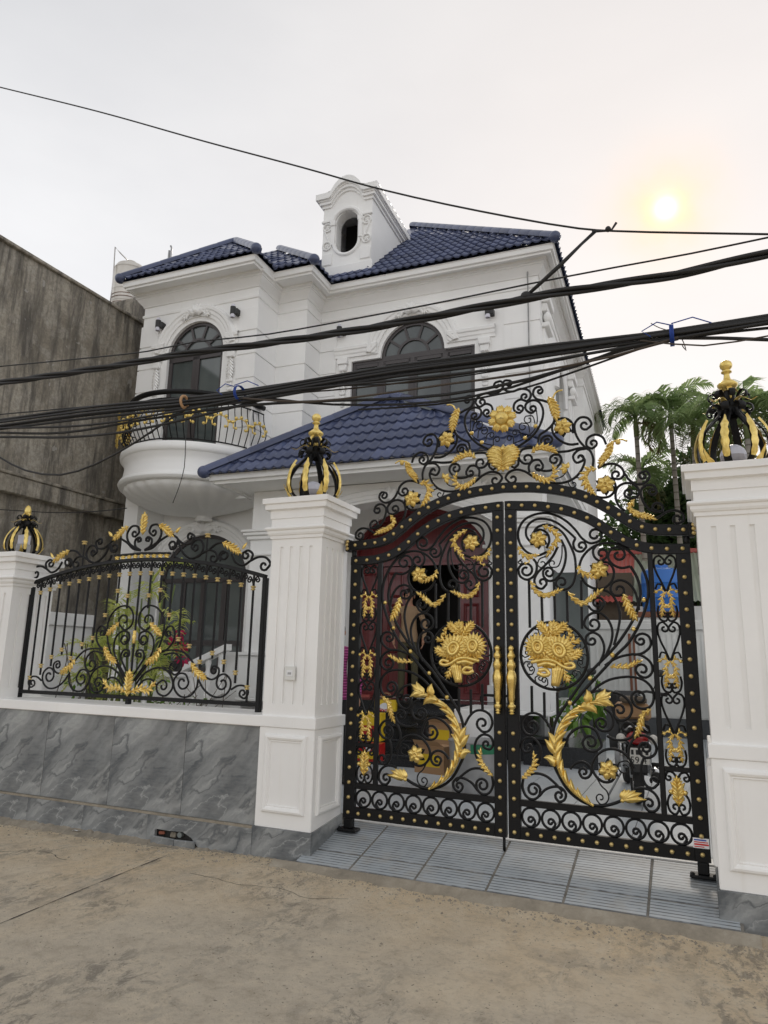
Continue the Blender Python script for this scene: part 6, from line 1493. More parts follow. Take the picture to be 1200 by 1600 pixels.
for z in (.36, .50, .58): MB().tube([((R_+.006)*math.cos(a*PI/16), (R_+.006)*math.sin(a*PI/16), z) for a in range(32)], .006, 5, closed=True).build('hoop', 'rust', tank, True)
MB().tube([(-.10, -R_-.04, 0), (-.10, -R_-.03, .9), (-.16, -R_-.02, 1.75), (-.06, -.3, 1.62), (.02, -.1, 1.50)], .014, 6).build('pipe', 'steel', tank, True)
MB().box(-1.2, 1.0, -.8, .8, -3.0, .02).build('plinth', 'old_render', tank)
# pipe on the villa roof
p = hat(264, 402, 6.4); vp = MB().tube([(p.x, p.y, p.z-.8), (p.x, p.y, p.z+.16)], .03, 8).tube([(p.x+.05, p.y, p.z-.3), (p.x+.05, p.y, p.z+.22), (p.x+.02, p.y, p.z+.28)], .022, 8); vb(vp, 'vent_pipe', 'zinc', True)
# boundary wall left of the garden and across the side passage
bw1 = empty('boundary_wall', tuple(hw((-9.5, 2.6, .24))), HT); tag(bw1, 'plain white boundary wall behind the fence at the foot of the stained building', 'wall')
MB().bbox(-.08, .10, -2.4, 2.0, -.24, 1.72, .008).build('wall', 'white_paint', bw1); MB().bbox(-.12, .16, -2.4, 2.0, 1.721, 1.93, .01).build('coping', 'white_paint', bw1)
bw2 = empty('boundary_wall', tuple(hw((-.2, 9.6, .24))), HT); tag(bw2, 'white ribbed wall with coping across the end of the side passage', 'wall')
MB().box(-1.6, 2.6, 0, .15, -.2, 1.98).build('wall', 'white_old', bw2); MB().bbox(-1.6, 2.6, -.06, .2, 1.981, 2.10, .01).bbox(-1.6, 2.6, -.04, .18, 2.101, 2.16, .01).build('coping', 'white_old', bw2); MB().box(-1.6, 2.6, -.02, -.001, -.2, .35).build('dado', 'pot_grey', bw2)
for k in range(34): MB().box(-1.55+.1*k, -1.52+.1*k, -.018, -.001, .38, 1.9).build('rib', 'white_old', bw2)
MB().tube([(-.62, -.03, .0), (-.62, -.03, 1.9)], .025, 8).build('pipe', 'rust', bw2, True); MB().tube([(-.54, -.03, .0), (-.54, -.03, 1.9)], .02, 8).build('pipe', 'rust', bw2, True)
bw3 = empty('boundary_wall', (0.95, 3.2, .24), HT); tag(bw3, 'white boundary wall with grey dado behind the right gate pillar', 'wall')
MB().box(-.1, .1, -2.4, 6.2, -.2, 1.35).build('wall', 'white_paint', bw3); MB().bbox(-.16, .14, -2.4, 6.2, 1.351, 1.43, .01).build('coping', 'white_paint', bw3); MB().box(-.112, -.101, -2.4, 6.2, -.2, .55).build('dado', 'pot_grey', bw3)
# shed with red and green sheets
shed = empty('shed', tuple(hw((0.2, 13.0, .2))), HT); tag(shed, 'low shed roofed with red and pale green corrugated sheets', 'shed')
MB().box(-1.0, 3.0, -1.4, 1.4, 0, 2.62).build('wall', 'white_old', shed); MB().box(-1.75, -1.002, -1.2, 1.4, 0, 3.4).build('timber_wall', 'bark', shed)
MB().bbox(-1.8, -.9, -1.35, -1.21, 2.1, 2.3, .01).build('beam', 'rust', shed)
for k in range(6):
    x0 = -1.9+.9*k; mb = MB(); vs = []; fs = []; n = 36
    for r_ in range(2):
        y_, z_ = (-1.5, 2.72) if r_ == 0 else (1.5, 4.22)
        for i in range(n+1): vs.append((x0+.895*i/n, y_, z_+.018*math.sin(i*2*PI/4)+.0))
    for i in range(n): fs.append((i, i+1, n+2+i, n+1+i))
    mb.add(vs, fs).build('roof_sheet', 'sheet_red' if k in (0, 3, 4) else 'sheet_green', shed)
MB().bbox(-1.95, 3.5, 1.45, 1.6, 4.2, 4.32, .02).build('ridge', 'sheet_red', shed)
bt = hw((hat(1036, 958, 11.7).x, 11.7, hat(1036, 958, 11.7).z)); blue = empty('blue_water_tank', tuple(bt)); tag(blue, 'bright blue plastic water tank in front of the shed roof', 'water tank')
MB().lathe([(.40, 0), (.42, .02), (.42, .30), (.435, .32), (.42, .34), (.42, .62), (.435, .64), (.42, .66), (.42, .86), (.40, .92), (.30, .97), (.16, 1.0), (.16, 1.06), (.001, 1.07)], n=28).build('body', 'tank_blue', blue, 'auto')
MB().bbox(-.6, .6, -.5, .5, -.12, -.001, .01).build('stand', 'rust', blue); MB().box(-.55, .55, -.45, .45, -2.4, -.121).build('stand_base', 'white_old', blue)

# ================================================================== trees
def frond(mb, base, az, el, L, droop, n=16, ll=.55, w=.022, R=random, twist=0):
    pts = []; p = Vector(base); e = el; d2 = Vector((math.cos(az), math.sin(az), 0)); st = L/n
    for i in range(n+1):
        pts.append(p.copy()); p = p+(d2*math.cos(e)+Vector((0, 0, 1))*math.sin(e))*st; e -= droop/n*(1+.8*i/n)
    mb.tube(pts, [.016*(1-.8*i/n)+.002 for i in range(n+1)], 4)
    sd = Vector((-d2.y, d2.x, 0))
    for i in range(2, n+1):
        t = i/n; T = (pts[i]-pts[i-1]).normalized(); l_ = ll*(math.sin(PI*(.18+.74*t))**.8)*R.uniform(.85, 1.1)
        for s in (-1, 1):
            for q in range(2):
                o = pts[i]-T*st*q*.5; dr = (T*.55+sd*s*.8+Vector((0, 0, R.uniform(-.05, .35)))).normalized(); m1 = o+dr*l_*.55; m2 = m1+(dr+Vector((0, 0, -R.uniform(.5, 1.3)))).normalized()*l_*.5
                nn = dr.cross(Vector((0, 0, 1))).normalized()*w+Vector((0, 0, w*.4))
                mb.add([o-nn*.5, o+nn*.5, m1+nn, m1-nn, m2], [(0, 1, 2, 3), (3, 2, 4)])
def palm(pxb, y, pxc, label, nf=11, L=1.25, seed=1, lean=0):
    R = random.Random(seed); b = at(pxb[0], pxb[1], y); c = at(pxc[0], pxc[1], y); base = Vector((b.x-(c.x-b.x)*.0, y, .0))
    t = empty('palm_tree', (b.x, y, 0)); tag(t, label, 'palm tree', 'slender palms behind the side passage')
    top = Vector((c.x-b.x, 0, c.z-.55)); P = catmull([Vector((0, 0, 0)), top*.5+Vector((.03, 0, 0)), top], .3); n = len(P)
    MB().tube(P, [.085-.025*i/(n-1) for i in range(n)], 8).build('trunk', 'bark_palm', t, True)
    MB().tube([top, top+Vector((0, 0, .3)), top+Vector((0, 0, .62))], [.068, .075, .035], 8).build('crownshaft', 'crownshaft', t, True)
    cr = MB(); k = top+Vector((0, 0, .58))
    for i in range(nf):
        az = 2*PI*i/nf*2.4+R.uniform(-.3, .3); el = R.choice((1.25, 1.0, .75, .45, .15)); frond(cr, k, az, el, L*R.uniform(.85, 1.1), R.uniform(1.3, 2.3), 16, .56, .020, R)
    cr.build('crown', 'leaf_palm', t)
    dd = MB()
    for i in range(3): frond(dd, k-Vector((0, 0, .2)), R.uniform(0, 6.3), -.2, L*.9, 1.5, 12, .45, .016, R)
    dd.build('old_fronds', 'leaf_palm_old', t)
palm((1006, 860), 14.0, (993, 652), 'leftmost palm, ringed trunk and drooping fronds beside the villa eaves', 13, 1.35, 3)
palm((1062, 860), 14.5, (1047, 640), 'palm with brightest fronds between villa and right gate pillar', 13, 1.35, 8)
palm((1085, 860), 13.0, (1082, 665), 'thin palm just left of the right gate pillar', 11, 1.25, 12)
palm((1170, 860), 12.0, (1165, 650), 'palm behind the lantern on the right gate pillar', 13, 1.3, 17)
palm((1230, 860), 13.0, (1205, 640), 'palm at the right picture edge behind the lantern', 12, 1.3, 23)
palm((1000, 860), 15.5, (1000, 742), 'short young palm with low fronds between the two tall palms', 9, 1.2, 31)
def broadleaf(loc, rad, h, label, mat='leaf_dark', n=3600, seed=1, leaf=.21):
    R = random.Random(seed); t = empty('broadleaf_tree', loc); tag(t, label, 'tree', 'dark trees behind the shed')
    tr = MB().tube([(0, 0, 0), (.1, 0, h*.35), (.05, .1, h*.6)], [.18, .14, .09], 8)
    cl = []
    for i in range(26):
        while True:
            v = Vector((R.uniform(-1, 1), R.uniform(-1, 1), R.uniform(-1, 1)))
            if .35 < v.length < 1: break
        c = Vector((v.x*rad[0], v.y*rad[1], h*.68+v.z*rad[2])); cl.append((c, R.uniform(.35, .6)*min(rad)))
        if i % 3 == 0: tr.tube([(.05, .1, h*.5), tuple(c*.6+Vector((0, 0, h*.2))), tuple(c)], [.06, .04, .015], 5)
    tr.build('trunk', 'bark', t, True); mb = MB(); vs = []; fs = []
    for i in range(n):
        c, r_ = R.choice(cl); d_ = Vector((R.gauss(0, 1), R.gauss(0, 1), R.gauss(0, 1))).normalized(); q = c+d_*r_*R.uniform(.55, 1.0)
        a = (d_+Vector((R.uniform(-.8, .8), R.uniform(-.8, .8), R.uniform(-.9, .2)))).normalized(); b_ = a.cross(Vector((R.uniform(-1, 1), R.uniform(-1, 1), 1))).normalized(); s = leaf*R.uniform(.7, 1.4)
        k = len(vs); vs += [q, q+a*s*.5+b_*s*.28, q+a*s, q+a*s*.5-b_*s*.28]; fs.append((k, k+1, k+2, k+3))
    mb.add(vs, fs).build('crown', mat, t)
q = at(985, 860, 19); broadleaf((q.x, 19, 0), (1.5, 1.4, 1.7), 7.2, 'bushy green tree low behind the leftmost palm', 'leaf_mid', 4200, 2)
q = at(1045, 860, 18); broadleaf((q.x, 18, 0), (1.6, 1.3, 2.1), 7.6, 'dark dense tree filling the gap between the palm trunks', 'leaf_dark', 9000, 5)
q = at(1100, 860, 17); broadleaf((q.x, 17, 0), (1.5, 1.3, 2.2), 8.2, 'dark tall tree behind the capital of the right gate pillar', 'leaf_dark', 9000, 9)
q = at(1190, 860, 17); broadleaf((q.x, 17, 0), (1.6, 1.3, 2.1), 8.6, 'leafy tree behind the lantern at the right picture edge', 'leaf_mid', 4200, 14)
q = at(1010, 860, 16.3); broadleaf((q.x, 16.3, 0), (2.0, .9, .8), 5.3, 'yellow green hedge-like tree just above the shed roof', 'leaf_mid', 4200, 21)
# ---- planting in the garden
R = random.Random(11)
def cane_plant(loc, label, n=9, h=2.0, seed=1, mat='leaf_lime'):
    R = random.Random(seed); t = empty('bamboo_palm', loc); tag(t, label, 'plant'); st = MB(); lf = MB()
    for i in range(n):
        a = 2*PI*i/n+R.uniform(-.3, .3); r0 = R.uniform(.02, .14); hh = h*R.uniform(.55, 1.0); ln = R.uniform(.05, .28)
        P = [(r0*math.cos(a), r0*math.sin(a), 0), ((r0+ln*.4)*math.cos(a), (r0+ln*.4)*math.sin(a), hh*.5), ((r0+ln)*math.cos(a), (r0+ln)*math.sin(a), hh)]
        st.tube(catmull([Vector(p) for p in P], .12), .010, 6)
        for k in range(2):
            u = R.uniform(.6, 1.0); b = Vector(P[1]).lerp(Vector(P[2]), u*2-1 if u > .5 else 0); frond(lf, b, a+R.uniform(-1.6, 1.6), R.uniform(.5, 1.2), R.uniform(.4, .65), R.uniform(1.0, 1.9), 8, .24, .0085, R)
    st.build('stem', 'stem_green', t, True); lf.build('foliage', mat, t); return t
pz = atz(205, 1130, .25)
cane_plant((-5.95, 1.55, .24), 'tall lime green cane palm standing behind the middle of the fence', 12, 2.35, 4)
cane_plant((-6.9, 2.0, .24), 'lower lime green cane palm behind the left of the fence', 9, 1.75, 9)
def leafy(mb, c, n, rad, s, R, up=.3):
    for i in range(n):
        v = Vector((R.gauss(0, 1), R.gauss(0, 1), R.gauss(0, .8))).normalized()*R.uniform(.3, 1); q = Vector(c)+Vector((v.x*rad[0], v.y*rad[1], v.z*rad[2]))
        a = (v+Vector((0, 0, R.uniform(-.6, up)))).normalized(); b_ = a.cross(Vector((R.uniform(-1, 1), R.uniform(-1, 1), .4))).normalized(); l_ = s*R.uniform(.7, 1.3); dr = Vector((0, 0, -l_*.25)); m = a.cross(b_)*l_*.08
        mb.add([q, q+a*l_*.35+b_*l_*.24+m, q+a*l_*.7+b_*l_*.18+dr*.5+m, q+a*l_+dr, q+a*l_*.7-b_*l_*.18+dr*.5+m, q+a*l_*.35-b_*l_*.24+m, q+a*l_*.5+dr*.2], [(0, 1, 6), (1, 2, 6), (2, 3, 6), (3, 4, 6), (4, 5, 6), (5, 0, 6)])
pp = atz(862, 1190, .25); R = random.Random(6)
sap = empty('potted_sapling', (pp.x, pp.y, .246)); tag(sap, 'leafy sapling in a black planter behind the centre of the gate', 'plant')
MB().lathe([(.001, 0), (.17, 0), (.20, .02), (.23, .28), (.24, .30), (.215, .30), (.20, .26), (.001, .26)], n=20).build('pot', 'pot_dark', sap, 'auto')
MB().tube([(0, 0, .25), (.02, 0, .8), (-.02, .02, 1.35)], [.03, .025, .015], 8).tube([(.02, 0, .6), (-.15, .05, .95)], .012, 6).tube([(.01, 0, .75), (.2, -.05, 1.05)], .012, 6).build('trunk', 'bark', sap, True)
mb = MB()
for c, n, r_ in (((-.22, 0, .95), 20, (.16, .15, .2)), ((.22, -.05, .8), 22, (.16, .15, .2)), ((.1, 0, 1.25), 16, (.2, .15, .15)), ((-.05, 0, .65), 16, (.25, .15, .12)), ((.38, 0, .62), 10, (.1, .1, .12))): leafy(mb, c, n, r_, .17, R)
mb.build('foliage', 'leaf_fresh', sap)
pp = hw((-1.35, 7.6, .24)); s2 = empty('potted_shrub', tuple(pp)); tag(s2, 'small broad-leaved shrub by the villa flank in the side passage', 'plant')
MB().lathe([(.001, 0), (.16, 0), (.21, .26), (.19, .26), (.001, .24)], n=18).build('pot', 'pot_grey', s2, 'auto'); mb = MB(); leafy(mb, (0, 0, .75), 40, (.25, .25, .35), .28, R); mb.build('foliage', 'leaf_fresh', s2); MB().tube([(0, 0, .2), (0, 0, .7)], .018, 6).build('stem', 'stem_green', s2, True)
fp = hw(hat(267, 1049, 3.2)); fl = empty('flower_pot', (fp.x, fp.y, fp.z)); tag(fl, 'dark pot of crimson flowers on a white pedestal behind the fence', 'flower pot')
MB().lathe([(.001, 0), (.11, 0), (.14, .12), (.15, .14), (.13, .14), (.001, .12)], n=16).build('pot', 'pot_dark', fl, 'auto'); mb = MB(); leafy(mb, (0, 0, .3), 26, (.16, .14, .16), .09, R); mb.build('foliage', 'leaf_fresh', fl)
mb = MB(); 
for c in ((.02, -.05, .32), (.1, 0, .50), (.0, 0, .48), (.22, -.05, .18), (.15, 0, .36)): leafy(mb, c, 16, (.07, .07, .05), .07, R, .6)
mb.build('blossom', 'petal_pink', fl)
ped = empty('pedestal', (fp.x, fp.y, .24)); tag(ped, 'white masonry pedestal carrying the flower pot behind the fence', 'pedestal')
hh = fp.z-.24; MB().bbox(-.15, .15, -.15, .15, 0, hh-.08, .01).build('shaft', 'white_paint', ped); MB().bbox(-.20, .20, -.20, .20, hh-.079, hh-.001, .012).build('cap', 'white_paint', ped); MB().bbox(-.19, .19, -.19, .19, 0.0, .12, .012).build('foot', 'white_paint', ped)
vine = empty('climbing_vine', (-6.55, 1.1, .24)); tag(vine, 'thin sparse vine with bare twigs behind the left of the fence', 'plant'); mb = MB()
for k in range(5):
    P = [Vector((R.uniform(-.1, .1), 0, 0))]
    for j in range(7): P.append(P[-1]+Vector((R.uniform(-.10, .16), R.uniform(-.05, .05), .20)))
    mb.tube(catmull(P, .06), .005, 4)
mb.build('stem', 'bark', vine); mb = MB(); leafy(mb, (.15, 0, 1.0), 22, (.35, .15, .35), .07, R); mb.build('foliage', 'leaf_fresh', vine)
weeds = empty('shrub', (-5.0, 1.2, .24)); tag(weeds, 'low straggly shrub with thin twigs behind the right half of the fence', 'plant'); mb = MB()
for k in range(14):
    a = R.uniform(0, 6.3); mb.tube([(R.uniform(-.5, .5), R.uniform(-.15, .15), 0), (R.uniform(-.5, .5), R.uniform(-.15, .15), .5), (R.uniform(-.7, .7), R.uniform(-.2, .2), R.uniform(.8, 1.15))], .004, 4)
mb.build('stem', 'bark', weeds); mb = MB(); leafy(mb, (0, 0, .75), 40, (.6, .2, .3), .06, R); mb.build('foliage', 'leaf_fresh', weeds)
# ================================================================== small things in the yard
def text_mesh(s, size, mat, name='lettering', ext=.0008, align='CENTER'):
    cu = bpy.data.curves.new('t', 'FONT'); cu.body = s; cu.size = size; cu.extrude = ext; cu.align_x = align; cu.align_y = 'CENTER'; cu.resolution_u = 3
    ob = bpy.data.objects.new('t', cu); COL.objects.link(ob); dg = bpy.context.evaluated_depsgraph_get(); me = bpy.data.meshes.new_from_object(ob.evaluated_get(dg)); bpy.data.objects.remove(ob)
    me.materials.clear(); me.materials.append(M[mat]); me.name = name; return me
# motorbike, nose away from the street
rb_ = atz(997, 1256, .246)
bike = empty('motorbike', (rb_.x, rb_.y, .246), math.radians(90+9)); tag(bike, 'black motorbike with red tail light parked in the side passage, seen from behind', 'motorbike')
WR, WB = .285, 1.24
def wheel(x):
    w = MB().tube([(x+(WR-.045)*math.cos(a*PI/16), 0, WR+(WR-.045)*math.sin(a*PI/16)) for a in range(32)], 1.0, 10, closed=True, ref=(0, 1, 0), flat=(.045, .048)).build('wheel', 'rubber', bike, True)
    MB().tube([(x+(WR-.085)*math.cos(a*PI/16), 0, WR+(WR-.085)*math.sin(a*PI/16)) for a in range(32)], 1.0, 8, closed=True, ref=(0, 1, 0), flat=(.014, .032)).build('rim', 'chrome', w, True)
    sp = MB().tube([(x, -.06, WR), (x, .06, WR)], .05, 12)
    for k in range(18):
        a = 2*PI*k/18; sp.tube([(x+.04*math.cos(a), (.03 if k % 2 else -.03), WR+.04*math.sin(a)), (x+(WR-.09)*math.cos(a+.3), 0, WR+(WR-.09)*math.sin(a+.3))], .0028, 4)
    sp.build('hub', 'zinc', w, True)
wheel(0); wheel(WB)
def fender(x, a0, a1, r, w, name):
    vs = []; fs = []; n = 12
    for i in range(n+1):
        a = a0+(a1-a0)*i/n
        for k, (dy, dr) in enumerate(((-w, -.03), (-w*.7, .008), (0, .018), (w*.7, .008), (w, -.03))): vs.append((x+(r+dr)*math.cos(a), dy, WR+(r+dr)*math.sin(a)))
    for i in range(n):
        for k in range(4): a = i*5+k; fs.append((a, a+1, a+6, a+5))
    MB().add(vs, fs).build(name, 'plastic_black', bike, True)
fender(0, .5, 3.0, WR+.035, .075, 'rear_fender'); fender(WB, .4, 2.6, WR+.03, .065, 'front_fender')
MB().tube([Vector(p) for p in ((-.18, 0, .60), (.05, 0, .63), (.35, 0, .60), (.60, 0, .42), (.85, 0, .50), (1.0, 0, .90))], [.09, .11, .12, .11, .10, .07], 10).build('body', 'plastic_black', bike, True)
mb = MB(); P = [(-.20, .74), (.0, .76), (.22, .74), (.42, .73), (.55, .77)]
vs = []; fs = []
for x, z in P:
    for dy, dz in ((-.13, -.07), (-.12, .0), (-.06, .025), (0, .03), (.06, .025), (.12, .0), (.13, -.07)): vs.append((x, dy*(1 if x < .4 else .8), z+dz))
for i in range(4):
    for k in range(6): a = i*7+k; fs.append((a, a+1, a+8, a+7))
fs += [(0, 1, 2, 3, 4, 5, 6), (34, 33, 32, 31, 30, 29, 28)]
mb.add(vs, fs).build('seat', 'rubber', bike, True)
MB().bbox(.30, .60, -.13, .13, .28, .52, .03).tube([(.42, -.17, .35), (.42, .17, .35)], .08, 12).build('engine', 'zinc', bike, 'auto')
tl = MB().ball((-.27, 0, .63), .075, 12, 8, sx=.6, sy=1.35, sz=.85).build('tail_light', 'taillight', bike, True)
for s in (-1, 1): MB().ball((-.24, s*.145, .62), .045, 10, 8, sx=.8).tube([(-.2, s*.06, .62), (-.24, s*.13, .62)], .012, 6).build('turn_signal', 'red_plastic' if s > 5 else 'plate', bike, True)
pt = MB().bbox(-.315, -.308, -.095, .095, .40, .545, .003).build('number_plate', 'plate', bike); pt.rotation_euler = (0, 0, 0)
MB().add([(-.30, -.08, .56), (-.30, .08, .56), (-.28, .075, .30), (-.28, -.075, .30), (-.22, -.08, .56), (-.22, .08, .56), (-.21, .07, .30), (-.21, -.07, .30)], [(0, 1, 2, 3), (0, 4, 5, 1), (3, 2, 6, 7), (1, 5, 6, 2), (0, 3, 7, 4)]).build('mud_flap', 'rubber', bike)
for body, z in (('59', .435),):
    me = text_mesh(body, .085, 'ink'); o = link('lettering', me, pt, (-.3165, .035, z), (PI/2, 0, -PI/2))
me = text_mesh('4', .085, 'ink'); link('lettering', me, pt, (-.3165, -.05, .435), (PI/2, 0, -PI/2))
for k, w in enumerate((.022, .03, .018, .026)): MB().box(-.3166, -.3155, .065-.042*k-w, .065-.042*k, .485, .528).build('plate_mark', 'ink', pt)
MB().tube([(-.20, -.16, .28), (.05, -.17, .30), (.30, -.15, .24)], [.05, .055, .03], 12).build('exhaust', 'chrome', bike, True); MB().tube([(-.28, -.16, .285), (-.20, -.16, .28)], [.045, .05], 12).build('exhaust_tip', 'rubber', bike, True)
MB().tube([(.25, -.16, .26), (.25, -.30, .26)], .022, 8).tube([(.25, .16, .26), (.25, .30, .26)], .022, 8).tube([(.05, -.13, .36), (.05, -.26, .36)], .02, 8).build('foot_peg', 'rubber', bike, True)
MB().tube([(0, .12, WR), (.03, .13, .62)], .022, 8).tube([(0, -.12, WR), (.03, -.13, .62)], .022, 8).build('shock_absorber', 'chrome', bike, True)
MB().tube([(WB, .06, WR), (1.06, .07, .72), (1.0, .07, .92)], .022, 8).tube([(WB, -.06, WR), (1.06, -.07, .72), (1.0, -.07, .92)], .022, 8).build('fork', 'zinc', bike, True)
MB().tube([Vector(p) for p in ((.86, -.36, 1.0), (.95, -.22, 1.02), (1.0, -.08, .98), (1.0, .08, .98), (.95, .22, 1.02), (.86, .36, 1.0))], .016, 8).build('handlebar', 'plastic_black', bike, True)
for s in (-1, 1):
    MB().tube([(.90, s*.28, 1.02), (.86, s*.34, 1.18)], .006, 6).build('mirror_stem', 'plastic_black', bike, True); MB().ball((.85, s*.36, 1.22), .055, 10, 8, sx=.35, sz=.75).build('mirror', 'plastic_black', bike, True)
    MB().tube([(.88, s*.34, 1.0), (.84, s*.42, .99)], .02, 8).build('grip', 'rubber', bike, True)
MB().bbox(.90, 1.06, -.16, .16, .60, 1.02, .05).build('front_cowl', 'plastic_black', bike); MB().add([(.78, -.2, .40), (.78, .2, .40), (.98, .22, .92), (.98, -.22, .92), (.82, 0, .40), (1.02, 0, .95)], [(0, 4, 5, 3), (4, 1, 2, 5)]).build('leg_shield', 'plastic_black', bike)
MB().bbox(-.05, .30, -.16, .16, .775, .93, .03).build('cargo', 'card', bike); MB().bbox(-.10, .12, -.12, .12, .935, 1.0, .02).build('cargo_top', 'bark', bike)
MB().tube([(-.22, -.1, .70), (-.26, -.06, .73), (-.26, .06, .73), (-.22, .1, .70)], .012, 8).build('grab_rail', 'chrome', bike, True)
MB().tube([(.30, .10, .28), (.22, .26, .02)], .012, 6).build('side_stand', 'zinc', bike, True)
# tub with green tape
bk = atz(745, 1240, .246); tub = empty('metal_tub', (bk.x, bk.y, .246)); tag(tub, 'grey metal tub with a green taped rim behind the left gate leaf', 'tub')
MB().lathe([(.001, 0), (.24, 0), (.25, .01), (.285, .50), (.292, .505), (.292, .515), (.28, .515), (.275, .50), (.24, .03), (.001, .03)], n=28).build('body', 'zinc', tub, 'auto')
MB().lathe([(.2815, .41), (.2885, .499)], n=20, a0=-1.5, a1=.5).build('tape', 'tape_green', tub, True)
# boxes and bags on the steps
def stephat(px, py, y): return hw(hat(px, py, y))
def gift(px, py, y, w, d, h, mats, label, name='gift_box'):
    p = stephat(px, py, y); o = empty(name, (p.x, p.y, p.z), HT+.1); tag(o, label, 'box')
    MB().bbox(-w/2, w/2, -d/2, d/2, 0, h, .004).build('carton', mats[0], o)
    if len(mats) > 1:
        MB().bbox(-w/2+.01, w/2-.01, -d/2-.003, -d/2-.0002, h*.2, h*.8, .001).build('print', mats[1], o); MB().tube([(0, -d/2-.003, h*.5), (0, -d/2-.006, h*.5)], h*.22, 16).build('print_disc', mats[2], o)
    return o
# stands and boxes: heights follow the treads
tz = lambda i: .24+.1475*i
def onstep(px, py, i):               # point on tread i
    d_ = ray(px, py); t = (tz(i)-CZ)/d_.z; return CAMLOC+d_*t
p = onstep(600, 1128, 3); bag = empty('paper_bag', (p.x, p.y+.05, tz(3)), .15); tag(bag, 'yellow carrier bag with red roundel standing on the black steps', 'bag')
MB().add([(-.15, -.06, 0), (.15, -.06, 0), (.15, .06, 0), (-.15, .06, 0), (-.155, -.045, .30), (.155, -.045, .30), (.155, .045, .30), (-.155, .045, .30)], [(0, 1, 5, 4), (1, 2, 6, 5), (2, 3, 7, 6), (3, 0, 4, 7), (0, 3, 2, 1)]).build('body', 'yellow_bag', bag)
dsk = MB().lathe([(.001, 0), (.088, 0)], n=20).build('roundel', 'ink_red', bag); dsk.location = (.0, -.058, .16); dsk.rotation_euler = (PI/2-.045, 0, 0)
MB().lathe([(.001, 0), (.088, 0), ], n=20, a0=.15, a1=PI-.15).build('roundel_top', 'ink_white', dsk).location = (0, 0.012, .0012)
link('lettering', text_mesh('COW', .07, 'ink_white'), bag, (.0, -.0615, .145), (PI/2-.045, 0, 0))
for s in (-1, 1): MB().tube(catmull([Vector(q) for q in ((-.06, s*.045, .30), (-.05, s*.04, .38), (.05, s*.04, .38), (.06, s*.045, .30))], .02), .005, 5).build('handle', 'card', bag, True)
def stack(px, py, i, items, label, cat, name):
    p = onstep(px, py, i); o = empty(name, (p.x, p.y+.12, tz(i)), .1); tag(o, label, cat); return o, p
for (px, py, i, w, d_, h, a, b, c, lab) in ((578, 1158, 2, .26, .18, .34, 'yellow_bag', 'red_plastic', 'yellow_bag', 'tall yellow and red gift box on the steps behind the left stile'), (566, 1116, 3, .20, .16, .30, 'sheet_red', 'yellow_bag', 'red_plastic', 'orange and gold gift box on the upper step behind the left stile'),
                                    (573, 1190, 1, .30, .18, .20, 'red_plastic', 'yellow_bag', 'paper_white', 'low red gift box on the lowest step behind the left stile')):
    p = onstep(px, py, i); o = empty('gift_box', (p.x, p.y+.1, tz(i)), .12); tag(o, lab, 'box', 'festive boxes on the steps')
    MB().bbox(-w/2, w/2, -d_/2, d_/2, 0, h, .004).build('carton', a, o); MB().box(-w/2+.02, w/2-.02, -d_/2-.002, -d_/2-.0005, h*.15, h*.55).build('print', b, o); k_ = MB().lathe([(.001, 0), (h*.16, 0)], n=14).build('print_disc', c, o); k_.location = (0, -d_/2-.003, h*.72); k_.rotation_euler = (PI/2, 0, 0)
for (px, py, i, w, h, lab) in ((690, 1165, 2, .34, .26, 'open brown carton on a middle step behind the gold frond'), (672, 1210, 1, .36, .28, 'brown carton on the lowest step behind the gold frond')):
    p = onstep(px, py, i); o = empty('carton', (p.x, p.y+.13, tz(i)), -.2); tag(o, lab, 'box', 'brown cartons on the steps')
    MB().bbox(-w/2, w/2, -.11, .11, 0, h, .003).build('body', 'card', o); MB().box(-w/2+.03, w/2-.05, -.1115, -.1105, h*.25, h*.7).build('print', 'yellow_bag', o)
    MB().add([(-w/2, -.11, h), (w/2, -.11, h), (w/2-.03, -.2, h+.06), (-w/2+.03, -.2, h+.06)], [(0, 1, 2, 3)]).build('flap', 'card', o)
p = onstep(690, 1082, 4); shz = tz(5)-.04
p = atz(688, 1080, .95); o = empty('shoes', (p.x, p.y, .95), .5); tag(o, 'pair of pale pink shoes left on the landing by the door', 'shoes')
for dx in (-.07, .07): MB().ball((dx, 0, .035), .05, 10, 7, sx=.8, sy=2.0, sz=.8).build('shoe', 'sheet_green' if dx > 9 else 'plate', o, True)

